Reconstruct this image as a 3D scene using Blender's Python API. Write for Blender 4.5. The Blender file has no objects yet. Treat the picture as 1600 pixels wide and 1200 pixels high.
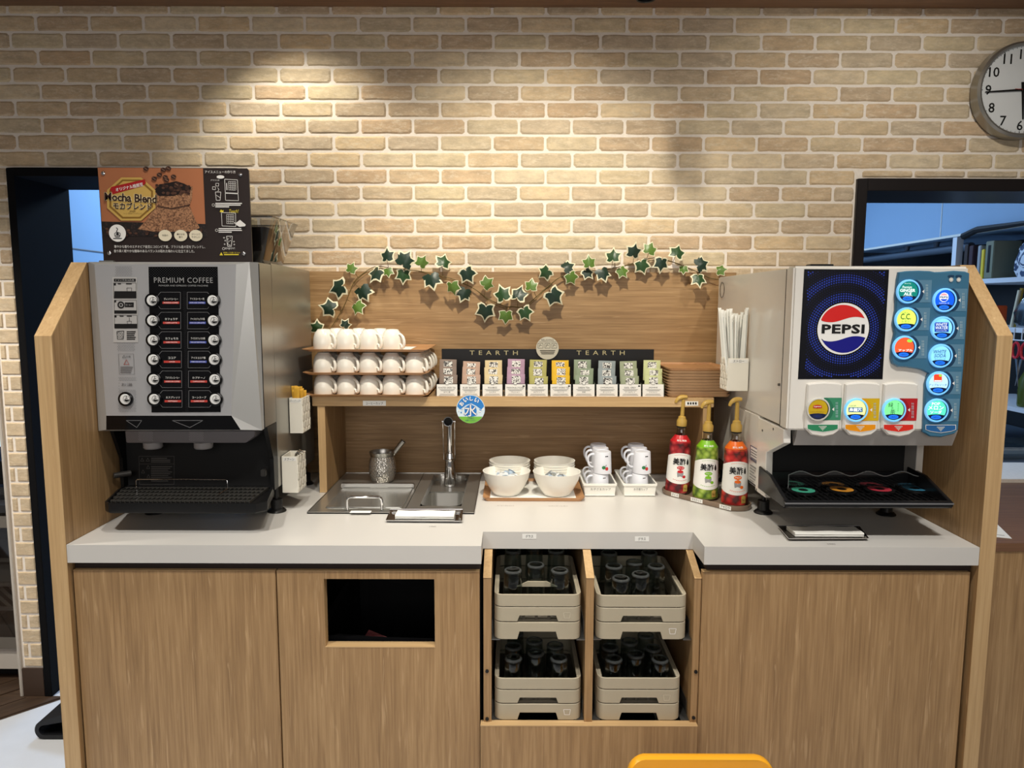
import bpy, bmesh, math, random
from mathutils import Vector, Matrix, Euler
random.seed(7)
scene = bpy.context.scene
COL = scene.collection
pi = math.pi

# ------------------------------------------------------------------ camera
F = 1110.0; TH = math.radians(6.43); EPS = .003; CZ = 1.5
cam_d = bpy.data.cameras.new('camera')
cam = bpy.data.objects.new('camera', cam_d); COL.objects.link(cam)
cam_d.sensor_fit = 'HORIZONTAL'; cam_d.sensor_width = 36.0
cam_d.lens = 36.0 * F / 1600.0
cam_d.clip_start = .05
_X = Vector((1, 0, 0)); _U = Vector((0, math.sin(TH), math.cos(TH))); _W = Vector((0, math.cos(TH), -math.sin(TH)))
_lx = (_X + EPS * _U).normalized(); _ly = (_U - EPS * _X).normalized()
_m = Matrix((_lx, _ly, -_W)).transposed().to_4x4(); _m.translation = Vector((0, 0, CZ))
cam.matrix_world = _m
scene.camera = cam

# ------------------------------------------------------------------ world, lights, exposure
scene.view_settings.view_transform = 'Standard'
scene.view_settings.look = 'None'
scene.view_settings.gamma = 1.0
scene.view_settings.use_curve_mapping = False
scene.view_settings.exposure = 0.0
world = bpy.data.worlds.new('world'); scene.world = world; world.use_nodes = True
world.node_tree.nodes['Background'].inputs[0].default_value = (1.0, .95, .90, 1)
world.node_tree.nodes['Background'].inputs[1].default_value = .12
scene.cycles.max_bounces = 8
scene.cycles.transparent_max_bounces = 16
scene.cycles.caustics_reflective = False
scene.cycles.caustics_refractive = False
scene.cycles.sample_clamp_indirect = 4.0

def spot(name, loc, target, energy, color, angle, blend=.5, radius=.04):
    d = bpy.data.lights.new(name, 'SPOT'); d.energy = energy; d.color = color
    d.spot_size = math.radians(angle); d.spot_blend = blend; d.shadow_soft_size = radius
    o = bpy.data.objects.new(name, d); COL.objects.link(o); o.location = loc
    o.rotation_euler = (Vector(target) - Vector(loc)).to_track_quat('-Z', 'Y').to_euler()
    return o
def area(name, loc, target, energy, color, sx, sy):
    d = bpy.data.lights.new(name, 'AREA'); d.energy = energy; d.color = color
    d.shape = 'RECTANGLE'; d.size = sx; d.size_y = sy
    o = bpy.data.objects.new(name, d); COL.objects.link(o); o.location = loc
    o.rotation_euler = (Vector(target) - Vector(loc)).to_track_quat('-Z', 'Y').to_euler()
    return o
WARM = (1.0, .92, .765); WARM2 = (1.0, .94, .83); COOL = (.48, .70, 1.0)
spot('wall_washer_light', (-.80, 2.22, 2.62), (-.62, 2.42, 1.0), 26, WARM, 96, .55, .03)
spot('downlight_centre', (.12, 1.46, 2.64), (.08, 2.46, 1.46), 92, WARM, 78, .9, .035)
spot('downlight_right', (1.15, 1.46, 2.66), (1.30, 2.48, 1.62), 32, WARM2, 96, 1.0, .04)
spot('downlight_left', (-.55, 1.50, 2.66), (-.72, 1.95, .9), 42, WARM2, 80, .9, .04)
for _x, _e in ((-1.15, 80), (0, 66), (1.0, 90)):
    spot('aisle_spot', (_x, .90, 2.68), (_x, 1.05, 0), _e, (1.0, .965, .90), 100, .8, .06)
spot('aisle_spot', (-2.15, 1.55, 2.68), (-1.9, 2.35, 0), 170, WARM2, 66, .7, .06)  # added fill spot that brightens the brick pier, no known lamp
area('dining_room_fill', (0, -1.6, 1.9), (0, 2.2, .9), 6.5, (1, .95, .90), 3.2, 1.2).data.spread = math.radians(76)  # unseen fill area for the dining room's light; spread spares the upper wall
area('kitchen_tube_light', (1.0, 4.4, 2.55), (1.2, 4.4, 0), 46, COOL, 1.6, .5)
area('kitchen_tube_light', (-1.5, 4.4, 2.6), (-1.6, 4.4, 0), 42, COOL, .8, .8)

# ------------------------------------------------------------------ pixel rays -> points on real planes
def ray(px, py):
    a = (px - 800) / F; b = (600 - py) / F
    a2 = a - EPS * b; b2 = b + EPS * a
    return (a2, b2 * math.sin(TH) + math.cos(TH), b2 * math.cos(TH) - math.sin(TH))
def P(px, py, Y):
    r = ray(px, py); t = Y / r[1]
    return Vector((r[0] * t, Y, CZ + r[2] * t))
def G(px, py, Z):
    r = ray(px, py); t = (Z - CZ) / r[2]
    return Vector((r[0] * t, r[1] * t, Z))
def PX(px, py, X):
    r = ray(px, py); t = X / r[0]
    return Vector((X, r[1] * t, CZ + r[2] * t))

# ------------------------------------------------------------------ materials
def lin(c):
    out = []
    for v in c[:3]:
        v /= 255.0
        out.append(v / 12.92 if v <= .04045 else ((v + .055) / 1.055) ** 2.4)
    return (*out, 1)
def newmat(name):
    m = bpy.data.materials.new(name); m.use_nodes = True
    return m, m.node_tree.nodes, m.node_tree.links, m.node_tree.nodes['Principled BSDF']
_mats = {}
def mat(name, col, rough=.5, metal=0, emit=0, trans=0, alpha=1, spec=.5, noise=0, nscale=40, bump=0, coat=0, ior=1.45):
    if name in _mats: return _mats[name]
    m, N, L, b = newmat(name)
    c = lin(col)
    b.inputs['Base Color'].default_value = c
    b.inputs['Roughness'].default_value = rough
    b.inputs['Metallic'].default_value = metal
    b.inputs['Specular IOR Level'].default_value = spec
    b.inputs['IOR'].default_value = ior
    b.inputs['Coat Weight'].default_value = coat
    if trans: b.inputs['Transmission Weight'].default_value = trans
    if alpha < 1: b.inputs['Alpha'].default_value = alpha
    if emit:
        b.inputs['Emission Color'].default_value = c; b.inputs['Emission Strength'].default_value = emit
    if noise or bump:
        tc = N.new('ShaderNodeTexCoord'); t = N.new('ShaderNodeTexNoise')
        t.inputs['Scale'].default_value = nscale; t.inputs['Detail'].default_value = 4
        L.new(tc.outputs['Object'], t.inputs['Vector'])
        if noise:
            mx = N.new('ShaderNodeMix'); mx.data_type = 'RGBA'
            mx.inputs['A'].default_value = tuple(v * (1 - noise) for v in c[:3]) + (1,)
            mx.inputs['B'].default_value = tuple(min(1, v * (1 + noise)) for v in c[:3]) + (1,)
            L.new(t.outputs['Fac'], mx.inputs['Factor']); L.new(mx.outputs['Result'], b.inputs['Base Color'])
        if bump:
            bp = N.new('ShaderNodeBump'); bp.inputs['Strength'].default_value = bump; bp.inputs['Distance'].default_value = .002
            L.new(t.outputs['Fac'], bp.inputs['Height']); L.new(bp.outputs['Normal'], b.inputs['Normal'])
    _mats[name] = m
    return m
def clear(name, tint=(245, 248, 248), gloss=.12, rough=.03, edge=.65):
    """thin clear plastic or glass sheet: mostly transparent with a fresnel reflection"""
    if name in _mats: return _mats[name]
    m = bpy.data.materials.new(name); m.use_nodes = True
    N, L = m.node_tree.nodes, m.node_tree.links
    N.remove(N['Principled BSDF'])
    t = N.new('ShaderNodeBsdfTransparent'); t.inputs[0].default_value = lin(tint)
    g = N.new('ShaderNodeBsdfGlossy'); g.inputs['Roughness'].default_value = rough
    lw = N.new('ShaderNodeLayerWeight'); lw.inputs['Blend'].default_value = .35
    mp = N.new('ShaderNodeMath'); mp.operation = 'MULTIPLY_ADD'; mp.inputs[1].default_value = edge; mp.inputs[2].default_value = gloss
    mx = N.new('ShaderNodeMixShader')
    L.new(lw.outputs['Facing'], mp.inputs[0]); L.new(mp.outputs[0], mx.inputs[0])
    L.new(t.outputs[0], mx.inputs[1]); L.new(g.outputs[0], mx.inputs[2])
    L.new(mx.outputs[0], N['Material Output'].inputs[0])
    _mats[name] = m
    return m
def wood(name, axis, dark, mid, light, rough=.45, sc=1.0):
    if name in _mats: return _mats[name]
    m, N, L, b = newmat(name)
    tc = N.new('ShaderNodeTexCoord')
    def tex(across, along, detail, dist):
        mp = N.new('ShaderNodeMapping')
        s = [across * sc] * 3; s['XYZ'.index(axis)] = along * sc
        mp.inputs['Scale'].default_value = s
        L.new(tc.outputs['Object'], mp.inputs['Vector'])
        t = N.new('ShaderNodeTexNoise'); t.inputs['Scale'].default_value = 1
        t.inputs['Detail'].default_value = detail; t.inputs['Distortion'].default_value = dist
        t.inputs['Roughness'].default_value = .6
        L.new(mp.outputs[0], t.inputs['Vector'])
        return t
    t1 = tex(14, .9, 5, 1.2); t2 = tex(150, 4.5, 3, .3); t3 = tex(75, 6, 2, .6)
    mx = N.new('ShaderNodeMix'); mx.data_type = 'FLOAT'; mx.inputs['Factor'].default_value = .55
    L.new(t1.outputs['Fac'], mx.inputs['A']); L.new(t2.outputs['Fac'], mx.inputs['B'])
    r = N.new('ShaderNodeValToRGB'); e = r.color_ramp.elements
    e[0].position = .31; e[0].color = lin(dark); e[1].position = .69; e[1].color = lin(light)
    k = e.new(.5); k.color = lin(mid)
    L.new(mx.outputs['Result'], r.inputs['Fac'])
    fl = N.new('ShaderNodeValToRGB'); f = fl.color_ramp.elements
    f[0].position = .63; f[0].color = (0, 0, 0, 1); f[1].position = .72; f[1].color = (1, 1, 1, 1)
    L.new(t3.outputs['Fac'], fl.inputs['Fac'])
    fm = N.new('ShaderNodeMath'); fm.operation = 'MULTIPLY'; fm.inputs[1].default_value = .30
    L.new(fl.outputs['Color'], fm.inputs[0])
    m2 = N.new('ShaderNodeMix'); m2.data_type = 'RGBA'
    L.new(fm.outputs[0], m2.inputs['Factor']); L.new(r.outputs['Color'], m2.inputs['A'])
    m2.inputs['B'].default_value = lin(tuple(min(255, v + 34) for v in light))
    L.new(m2.outputs['Result'], b.inputs['Base Color'])
    b.inputs['Roughness'].default_value = rough
    bp = N.new('ShaderNodeBump'); bp.inputs['Strength'].default_value = .12; bp.inputs['Distance'].default_value = .001
    L.new(t2.outputs['Fac'], bp.inputs['Height']); L.new(bp.outputs['Normal'], b.inputs['Normal'])
    _mats[name] = m
    return m
def voro(name, cols, scale, rough=.4, edge=None, space='Object'):
    """printed picture of many round fruits: each cell darkens from centre to edge"""
    if name in _mats: return _mats[name]
    m, N, L, b = newmat(name)
    tc = N.new('ShaderNodeTexCoord'); v = N.new('ShaderNodeTexVoronoi'); v.inputs['Scale'].default_value = scale
    L.new(tc.outputs[space], v.inputs['Vector'])
    r = N.new('ShaderNodeValToRGB'); e = r.color_ramp.elements
    e[0].position = 0; e[0].color = lin(cols[0]); e[1].position = .75; e[1].color = lin(cols[-1])
    for i, c in enumerate(cols[1:-1]):
        k = e.new(.75 * (i + 1) / (len(cols) - 1)); k.color = lin(c)
    L.new(v.outputs['Distance'], r.inputs['Fac']); L.new(r.outputs['Color'], b.inputs['Base Color'])
    b.inputs['Roughness'].default_value = rough
    _mats[name] = m
    return m

def brick_material():
    m, N, L, b = newmat('brick_face')
    oi = N.new('ShaderNodeObjectInfo'); geo = N.new('ShaderNodeNewGeometry')
    r = N.new('ShaderNodeValToRGB'); e = r.color_ramp.elements
    e[0].position = 0; e[0].color = lin((198, 178, 152)); e[1].position = 1; e[1].color = lin((222, 205, 176))
    for p, c in ((.2, (208, 180, 148)), (.4, (216, 199, 166)), (.6, (202, 184, 160)), (.8, (222, 196, 158))):
        k = e.new(p); k.color = lin(c)
    L.new(oi.outputs['Random'], r.inputs['Fac'])
    n1 = N.new('ShaderNodeTexNoise'); n1.inputs['Scale'].default_value = 16; n1.inputs['Detail'].default_value = 6; n1.inputs['Roughness'].default_value = .7
    mp = N.new('ShaderNodeMapping'); mp.inputs['Scale'].default_value = (1, 1, 2.6)
    L.new(geo.outputs['Position'], mp.inputs['Vector']); L.new(mp.outputs[0], n1.inputs['Vector'])
    r2 = N.new('ShaderNodeValToRGB'); f = r2.color_ramp.elements
    f[0].position = .32; f[0].color = (.78, .78, .78, 1); f[1].position = .68; f[1].color = (1.14, 1.14, 1.12, 1)
    L.new(n1.outputs['Fac'], r2.inputs['Fac'])
    mx = N.new('ShaderNodeMix'); mx.data_type = 'RGBA'; mx.blend_type = 'MULTIPLY'; mx.inputs['Factor'].default_value = 1
    L.new(r.outputs['Color'], mx.inputs['A']); L.new(r2.outputs['Color'], mx.inputs['B'])
    n3 = N.new('ShaderNodeTexNoise'); n3.inputs['Scale'].default_value = 34; n3.inputs['Detail'].default_value = 7; n3.inputs['Roughness'].default_value = .75
    L.new(mp.outputs[0], n3.inputs['Vector'])
    r3 = N.new('ShaderNodeValToRGB'); r3.color_ramp.elements[0].position = .50; r3.color_ramp.elements[0].color = (0, 0, 0, 1); r3.color_ramp.elements[1].position = .66; r3.color_ramp.elements[1].color = (.62, .62, .62, 1)
    L.new(n3.outputs['Fac'], r3.inputs['Fac'])
    m3 = N.new('ShaderNodeMix'); m3.data_type = 'RGBA'; m3.inputs['B'].default_value = lin((232, 218, 194))
    L.new(r3.outputs['Color'], m3.inputs['Factor']); L.new(mx.outputs['Result'], m3.inputs['A'])
    L.new(m3.outputs['Result'], b.inputs['Base Color'])
    n2 = N.new('ShaderNodeTexNoise'); n2.inputs['Scale'].default_value = 110; n2.inputs['Detail'].default_value = 6
    L.new(geo.outputs['Position'], n2.inputs['Vector'])
    bp = N.new('ShaderNodeBump'); bp.inputs['Strength'].default_value = .35; bp.inputs['Distance'].default_value = .003
    L.new(n2.outputs['Fac'], bp.inputs['Height']); L.new(bp.outputs['Normal'], b.inputs['Normal'])
    b.inputs['Roughness'].default_value = .85; b.inputs['Specular IOR Level'].default_value = .2
    return m
M_BRICK = brick_material()
M_MORTAR = mat('mortar', (242, 233, 222), .9, spec=.1, noise=.08, nscale=90, bump=.5)
OD, OM, OL = (134, 103, 67), (163, 129, 88), (188, 154, 110)
W_V = wood('oak_laminate_vertical', 'Z', OD, OM, OL)
W_H = wood('oak_laminate_horizontal', 'X', OD, OM, OL)
W_Y = wood('oak_laminate_depth', 'Y', OD, OM, OL)
W_EDGE = wood('oak_edge_band', 'Z', (176, 142, 98), (194, 160, 114), (206, 174, 128))
W_EDGEH = wood('oak_edge_band_long', 'X', (176, 142, 98), (194, 160, 114), (206, 174, 128))
W_TRAY = wood('tray_wood', 'X', (150, 106, 68), (178, 132, 90), (198, 152, 108), .35)
W_TRAYS = wood('stacked_tray_wood', 'X', (150, 116, 84), (178, 142, 106), (196, 160, 124), .4)
W_TRIM = wood('dark_trim_wood', 'X', (110, 80, 60), (128, 96, 72), (144, 110, 84), .5)
W_FLOOR = wood('floor_plank_wood', 'X', (52, 38, 28), (72, 54, 40), (92, 70, 52), .5)
M_WHITE = mat('white_print', (240, 238, 234), .5)
M_BLACKPRINT = mat('black_print', (18, 17, 18), .4)
M_GREYPRINT = mat('grey_print', (120, 118, 116), .5)
M_BLACK = mat('black_plastic', (15, 15, 16), .35)
M_MATTBLACK = mat('matt_black', (12, 12, 13), .7)
M_DARKFRAME = mat('dark_frame_paint', (24, 18, 18), .4)
M_STEEL = mat('brushed_steel', (176, 174, 170), .30, 1, bump=.03, nscale=300)
M_CHROME = mat('chrome', (225, 225, 226), .08, 1)
M_COUNTER = mat('countertop_white', (204, 201, 196), .32, noise=.015, nscale=8)
M_CERAMIC = mat('white_ceramic', (238, 234, 224), .18, coat=.3)
M_MELAMINE = mat('white_melamine', (243, 240, 231), .28)
M_PLASTICW = mat('white_plastic', (236, 234, 226), .4)
M_PAPER = mat('white_paper', (238, 237, 232), .7)
M_ACRYL = clear('clear_acrylic')
M_GLASS = clear('tumbler_glass', (226, 231, 231), .03, .02, .35)
M_RED = mat('red_print', (198, 40, 38), .4)
M_BLUE = mat('blue_print', (62, 78, 176), .4)
M_YELLOWP = mat('yellow_print', (236, 216, 60), .4)

# ------------------------------------------------------------------ mesh builder
_txt = {}
def text_geo(s, res=2, space=1.0, bold=0.0, shear=0.0):
    key = (s, res, space, bold, shear)
    if key in _txt: return _txt[key]
    cu = bpy.data.curves.new('lettering', 'FONT'); cu.body = s; cu.resolution_u = res
    cu.space_character = space; cu.offset = bold; cu.shear = shear; cu.align_x = 'CENTER'
    o = bpy.data.objects.new('lettering', cu)
    me = o.to_mesh()
    vs = [(v.co.x, v.co.y) for v in me.vertices]; fs = [tuple(p.vertices) for p in me.polygons]
    o.to_mesh_clear(); bpy.data.objects.remove(o); bpy.data.curves.remove(cu)
    if vs:
        x0 = min(v[0] for v in vs); x1 = max(v[0] for v in vs); y0 = min(v[1] for v in vs); y1 = max(v[1] for v in vs)
        vs = [(v[0] - (x0 + x1) / 2, v[1] - (y0 + y1) / 2) for v in vs]
        _txt[key] = (vs, fs, x1 - x0, y1 - y0)
    else:
        _txt[key] = ([], [], 1, 1)
    return _txt[key]

def wpos(o):
    p = Vector((0, 0, 0))
    while o is not None:
        p = p + o.location; o = o.parent
    return p
class MB:
    def __init__(s): s.v = []; s.f = []; s.m = []
    def add(s, vs, fs, mi=0):
        k = len(s.v); s.v += [tuple(v) for v in vs]
        s.f += [tuple(i + k for i in f) for f in fs]; s.m += [mi] * len(fs)
        return s
    def poly(s, pts, mi=0): return s.add(pts, [tuple(range(len(pts)))], mi)
    def box(s, x0, x1, y0, y1, z0, z1, mi=0):
        x0, x1 = min(x0, x1), max(x0, x1); y0, y1 = min(y0, y1), max(y0, y1); z0, z1 = min(z0, z1), max(z0, z1)
        v = [(x, y, z) for z in (z0, z1) for y in (y0, y1) for x in (x0, x1)]
        return s.add(v, [(0, 2, 3, 1), (4, 5, 7, 6), (0, 1, 5, 4), (1, 3, 7, 5), (3, 2, 6, 7), (2, 0, 4, 6)], mi)
    def prism(s, pts, axis, a0, a1, mi=0):
        """pts: polygon in the two other axes (order XYZ without axis)"""
        n = len(pts); i = 'XYZ'.index(axis)
        def mk(p, a):
            q = list(p); q.insert(i, a); return tuple(q)
        v = [mk(p, a0) for p in pts] + [mk(p, a1) for p in pts]
        f = [tuple(range(n))[::-1], tuple(range(n, 2 * n))] + [(k, (k + 1) % n, n + (k + 1) % n, n + k) for k in range(n)]
        return s.add(v, f, mi)
    def loft(s, rings, cap0=True, cap1=True, mi=0, closed=True):
        n = len(rings[0]); v = [p for r in rings for p in r]; f = []
        for k in range(len(rings) - 1):
            for j in range(n if closed else n - 1):
                a = k * n + j; b = k * n + (j + 1) % n
                f.append((a, b, b + n, a + n))
        if cap0: f.append(tuple(range(n))[::-1])
        if cap1: f.append(tuple(range((len(rings) - 1) * n, len(rings) * n)))
        return s.add(v, f, mi)
    def cyl(s, p0, p1, r0, r1=None, n=16, mi=0, cap=True):
        r1 = r0 if r1 is None else r1
        p0 = Vector(p0); p1 = Vector(p1); d = (p1 - p0).normalized()
        a = d.orthogonal().normalized(); b = d.cross(a)
        R = [[p + (a * math.cos(2 * pi * k / n) + b * math.sin(2 * pi * k / n)) * r for k in range(n)] for p, r in ((p0, r0), (p1, r1))]
        return s.loft(R, cap, cap, mi)
    def lathe(s, prof, c=(0, 0, 0), n=24, mi=0, cap0=False, cap1=False):
        R = [[(c[0] + r * math.cos(2 * pi * k / n), c[1] + r * math.sin(2 * pi * k / n), c[2] + z) for k in range(n)] for r, z in prof]
        return s.loft(R, cap0, cap1, mi)
    def tube(s, path, r, n=8, mi=0, closed=False, flat=1.0):
        path = [Vector(p) for p in path]; R = []; prev = None
        for i, p in enumerate(path):
            if closed: d = path[(i + 1) % len(path)] - path[i - 1]
            else: d = path[min(i + 1, len(path) - 1)] - path[max(i - 1, 0)]
            d.normalize()
            if prev is None: a = d.orthogonal().normalized()
            else:
                a = prev - d * prev.dot(d)
                a = a.normalized() if a.length > 1e-6 else d.orthogonal().normalized()
            prev = a; b = d.cross(a)
            rr = r[i] if isinstance(r, (list, tuple)) else r
            R.append([p + (a * math.cos(2 * pi * k / n) + b * math.sin(2 * pi * k / n) * flat) * rr for k in range(n)])
        if closed: R.append(R[0])
        return s.loft(R, not closed, not closed, mi)
    def wall(s, path, z0, z1, t, mi=0, closed=True):
        """thin upright wall along an XY path; z0/z1 may vary per point; thickness t goes to the left-hand (inner) side"""
        n = len(path); inner = []
        for i in range(n):
            a = Vector(path[i - 1 if (closed or i > 0) else i]).to_2d(); b = Vector(path[i]).to_2d()
            c = Vector(path[(i + 1) % n if (closed or i < n - 1) else i]).to_2d()
            d = (c - a).normalized() if (c - a).length > 1e-9 else Vector((1, 0))
            inner.append(b + Vector((-d.y, d.x)) * t)
        z0 = z0 if isinstance(z0, list) else [z0] * n; z1 = z1 if isinstance(z1, list) else [z1] * n
        v = []
        for i in range(n):
            v += [(path[i][0], path[i][1], z0[i]), (path[i][0], path[i][1], z1[i]), (inner[i].x, inner[i].y, z1[i]), (inner[i].x, inner[i].y, z0[i])]
        f = []
        for i in range(n if closed else n - 1):
            a = 4 * i; b = 4 * ((i + 1) % n)
            for k in range(4):
                f.append((a + k, b + k, b + (k + 1) % 4, a + (k + 1) % 4))
        return s.add(v, f, mi)
    def txt(s, O, U, V, string, h, w=None, mi=0, space=1.0, bold=0.0, shear=0.0, res=2, wrap=None):
        vs, fs, W, H = text_geo(string, res, space, bold, shear)
        k = h / H; kx = k if w is None else w / W
        O = Vector(O); U = Vector(U); V = Vector(V)
        return s.add([O + U * (x * kx) + V * (y * k) for x, y in vs], fs, mi)
    # ---- flat print on a plane of constant Y, laid out from where things sit on that plane
    def rectp(s, x0, y0, x1, y1, Y, mi=0): return s.poly([P(x0, y0, Y), P(x0, y1, Y), P(x1, y1, Y), P(x1, y0, Y)], mi)
    def polyp(s, pts, Y, mi=0): return s.poly([P(x, y, Y) for x, y in pts], mi)
    def circp(s, cx, cy, r, Y, mi=0, n=28, ry=None):
        c = P(cx, cy, Y); R = (P(cx + r, cy, Y) - c).length; Rz = R if ry is None else R * ry / r
        return s.poly([c + Vector((R * math.cos(2 * pi * k / n), 0, Rz * math.sin(2 * pi * k / n))) for k in range(n)], mi)
    def ringp(s, cx, cy, r0, r1, Y, mi=0, n=28):
        c = P(cx, cy, Y); k0 = (P(cx + r0, cy, Y) - c).length; k1 = k0 * r1 / r0
        R = [[c + Vector((k * math.cos(2 * pi * j / n), 0, k * math.sin(2 * pi * j / n))) for j in range(n)] for k in (k0, k1)]
        return s.loft(R, False, False, mi)
    def linep(s, pts, w, Y, mi=0):
        for (xa, ya), (xb, yb) in zip(pts, pts[1:]):
            a = P(xa, ya, Y); b = P(xb, yb, Y); d = (b - a).normalized(); n = Vector((-d.z, 0, d.x)) * ((P(xa + w / 2, ya, Y) - a).length)
            s.poly([a + n, a - n, b - n, b + n], mi)
        return s
    def txtp(s, cx, cy, h, string, Y, w=None, mi=0, **k):
        c = P(cx, cy, Y); sc = (P(cx + 1, cy, Y) - c).length; sv = (P(cx, cy + 1, Y) - c).length
        rot = k.pop('rot', 0)
        U = Vector((math.cos(rot), 0, math.sin(rot))); V = Vector((-math.sin(rot), 0, math.cos(rot)))
        return s.txt(c, U, V, string, h * sv, None if w is None else w * sc, mi, **k)
    def build(s, name, mats, parent=None, bevel=0, seg=2, smooth=35, limit=30, kind=None, label=None, tri=False):
        off = wpos(parent) if parent is not None else Vector((0, 0, 0))
        me = bpy.data.meshes.new(name)
        me.from_pydata([tuple(Vector(v) - off) for v in s.v], [], s.f)
        for m in (mats if isinstance(mats, (list, tuple)) else [mats]): me.materials.append(m)
        me.polygons.foreach_set('material_index', s.m)
        if smooth or bevel:
            bm = bmesh.new(); bm.from_mesh(me)
            bmesh.ops.remove_doubles(bm, verts=bm.verts, dist=1e-6) if bevel else None
            bmesh.ops.recalc_face_normals(bm, faces=bm.faces)
            if bevel:
                ed = [e for e in bm.edges if len(e.link_faces) == 2 and e.calc_face_angle(0) > math.radians(limit)]
                bmesh.ops.bevel(bm, geom=ed, offset=bevel, segments=seg, affect='EDGES', clamp_overlap=True)
            bm.to_mesh(me); bm.free()
        if smooth:
            me.polygons.foreach_set('use_smooth', [True] * len(me.polygons))
            me.set_sharp_from_angle(angle=math.radians(smooth))
        me.update()
        o = bpy.data.objects.new(name, me); COL.objects.link(o)
        if parent is not None: o.parent = parent
        if kind: o['kind'] = kind
        if label: o['label'] = label
        return o
    def flat(s, name, mats, parent=None, **k): return s.build(name, mats, parent, smooth=0, **k)

def tag(o, label, cat, group=None):
    o['label'] = label; o['category'] = cat
    if group: o['group'] = group
    return o
def thing(name, label, cat, loc=(0, 0, 0), group=None):
    o = bpy.data.objects.new(name, None); COL.objects.link(o); o.location = loc
    o.empty_display_size = .05
    return tag(o, label, cat, group)
def copy_tree(o, parent=None):
    c = o.copy(); COL.objects.link(c); c.parent = parent
    for ch in list(o.children): copy_tree(ch, c)
    return c
def struct(o): o['kind'] = 'structure'; return o
def ell(cx, cy, rx, ry, n=24, a0=0, a1=2 * pi): return [(cx + rx * math.cos(a0 + (a1 - a0) * k / n), cy + ry * math.sin(a0 + (a1 - a0) * k / n)) for k in range(n)]
def rrect(x0, x1, y0, y1, r, n=4):
    out = []
    for cx, cy, a in ((x1 - r, y0 + r, -pi / 2), (x1 - r, y1 - r, 0), (x0 + r, y1 - r, pi / 2), (x0 + r, y0 + r, pi)):
        for k in range(n + 1):
            t = a + (pi / 2) * k / n
            out.append((cx + r * math.cos(t), cy + r * math.sin(t)))
    return out
def smooth_path(pts, sub=4):
    pts = [Vector(p) for p in pts]; out = []
    for i in range(len(pts) - 1):
        p0 = pts[max(i - 1, 0)]; p1 = pts[i]; p2 = pts[i + 1]; p3 = pts[min(i + 2, len(pts) - 1)]
        for k in range(sub):
            t = k / sub
            out.append(.5 * ((2 * p1) + (p2 - p0) * t + (2 * p0 - 5 * p1 + 4 * p2 - p3) * t * t + (3 * p1 - p0 - 3 * p2 + p3) * t ** 3))
    out.append(pts[-1])
    return out
ORD = ['first', 'second', 'third', 'fourth', 'fifth', 'sixth', 'seventh', 'eighth', 'ninth', 'tenth', 'eleventh', 'twelfth', 'thirteenth', 'fourteenth']
# ================================================================== SETTING
ZC = .88            # counter top height
YW = 2.58           # wall plane
XL0 = -1.868        # left end of the brick wall (pier)
ZCEIL = 2.515
DOOR = (-1.785, -.95, 0.0, 1.971)     # opening x0,x1,z0,z1 (outer edge of the black frame)
WIN = (1.2155, 2.9, .86, 1.9423)

# floor
b = MB(); b.box(-4, 4, -1.5, 6.2, -.06, 0)
struct(b.build('floor', mat('floor_vinyl', (214, 217, 222), .45, noise=.08, nscale=9), smooth=0))
# brown planks lying diagonally, up to the pier
floor_wood = struct(MB().poly([(-3.9, .35, .0008), (-1.69, 2.57, .0008), (-1.87, 2.58, .0008), (-1.87, 4, .0008), (-3.9, 4, .0008)]).build('floor_wood', W_FLOOR, smooth=0))
for i in range(9):
    bm = bmesh.new()
    bmesh.ops.create_cube(bm, size=1, matrix=Matrix.Translation((0, 0, 0)) @ Matrix.Diagonal((3.2, .088, .004, 1)))
    R = Matrix.Translation((-1.78 - 1.0 * .7071 - (i * .092 + .046) * .7071, 2.49 - 1.0 * .7071 + (i * .092 + .046) * .7071, .003)) @ Matrix.Rotation(pi / 4, 4, 'Z')
    inv = R.inverted()
    for co, no in (((-1.868, 0, 0), (1, 0, 0)),) if i > 1 else ():
        bmesh.ops.bisect_plane(bm, geom=bm.verts[:] + bm.edges[:] + bm.faces[:], plane_co=inv @ Vector(co), plane_no=inv.to_3x3() @ Vector(no), clear_outer=True)
    if i <= 1:
        bmesh.ops.bisect_plane(bm, geom=bm.verts[:] + bm.edges[:] + bm.faces[:], plane_co=inv @ Vector((0, 2.555, 0)), plane_no=inv.to_3x3() @ Vector((0, 1, 0)), clear_outer=True)
    holes = [e for e in bm.edges if len(e.link_faces) == 1]
    if holes: bmesh.ops.holes_fill(bm, edges=holes)
    me = bpy.data.meshes.new('plank'); bm.to_mesh(me); bm.free(); me.materials.append(W_FLOOR)
    o = bpy.data.objects.new('plank', me); COL.objects.link(o); o.matrix_world = R; o.parent = floor_wood

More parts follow.
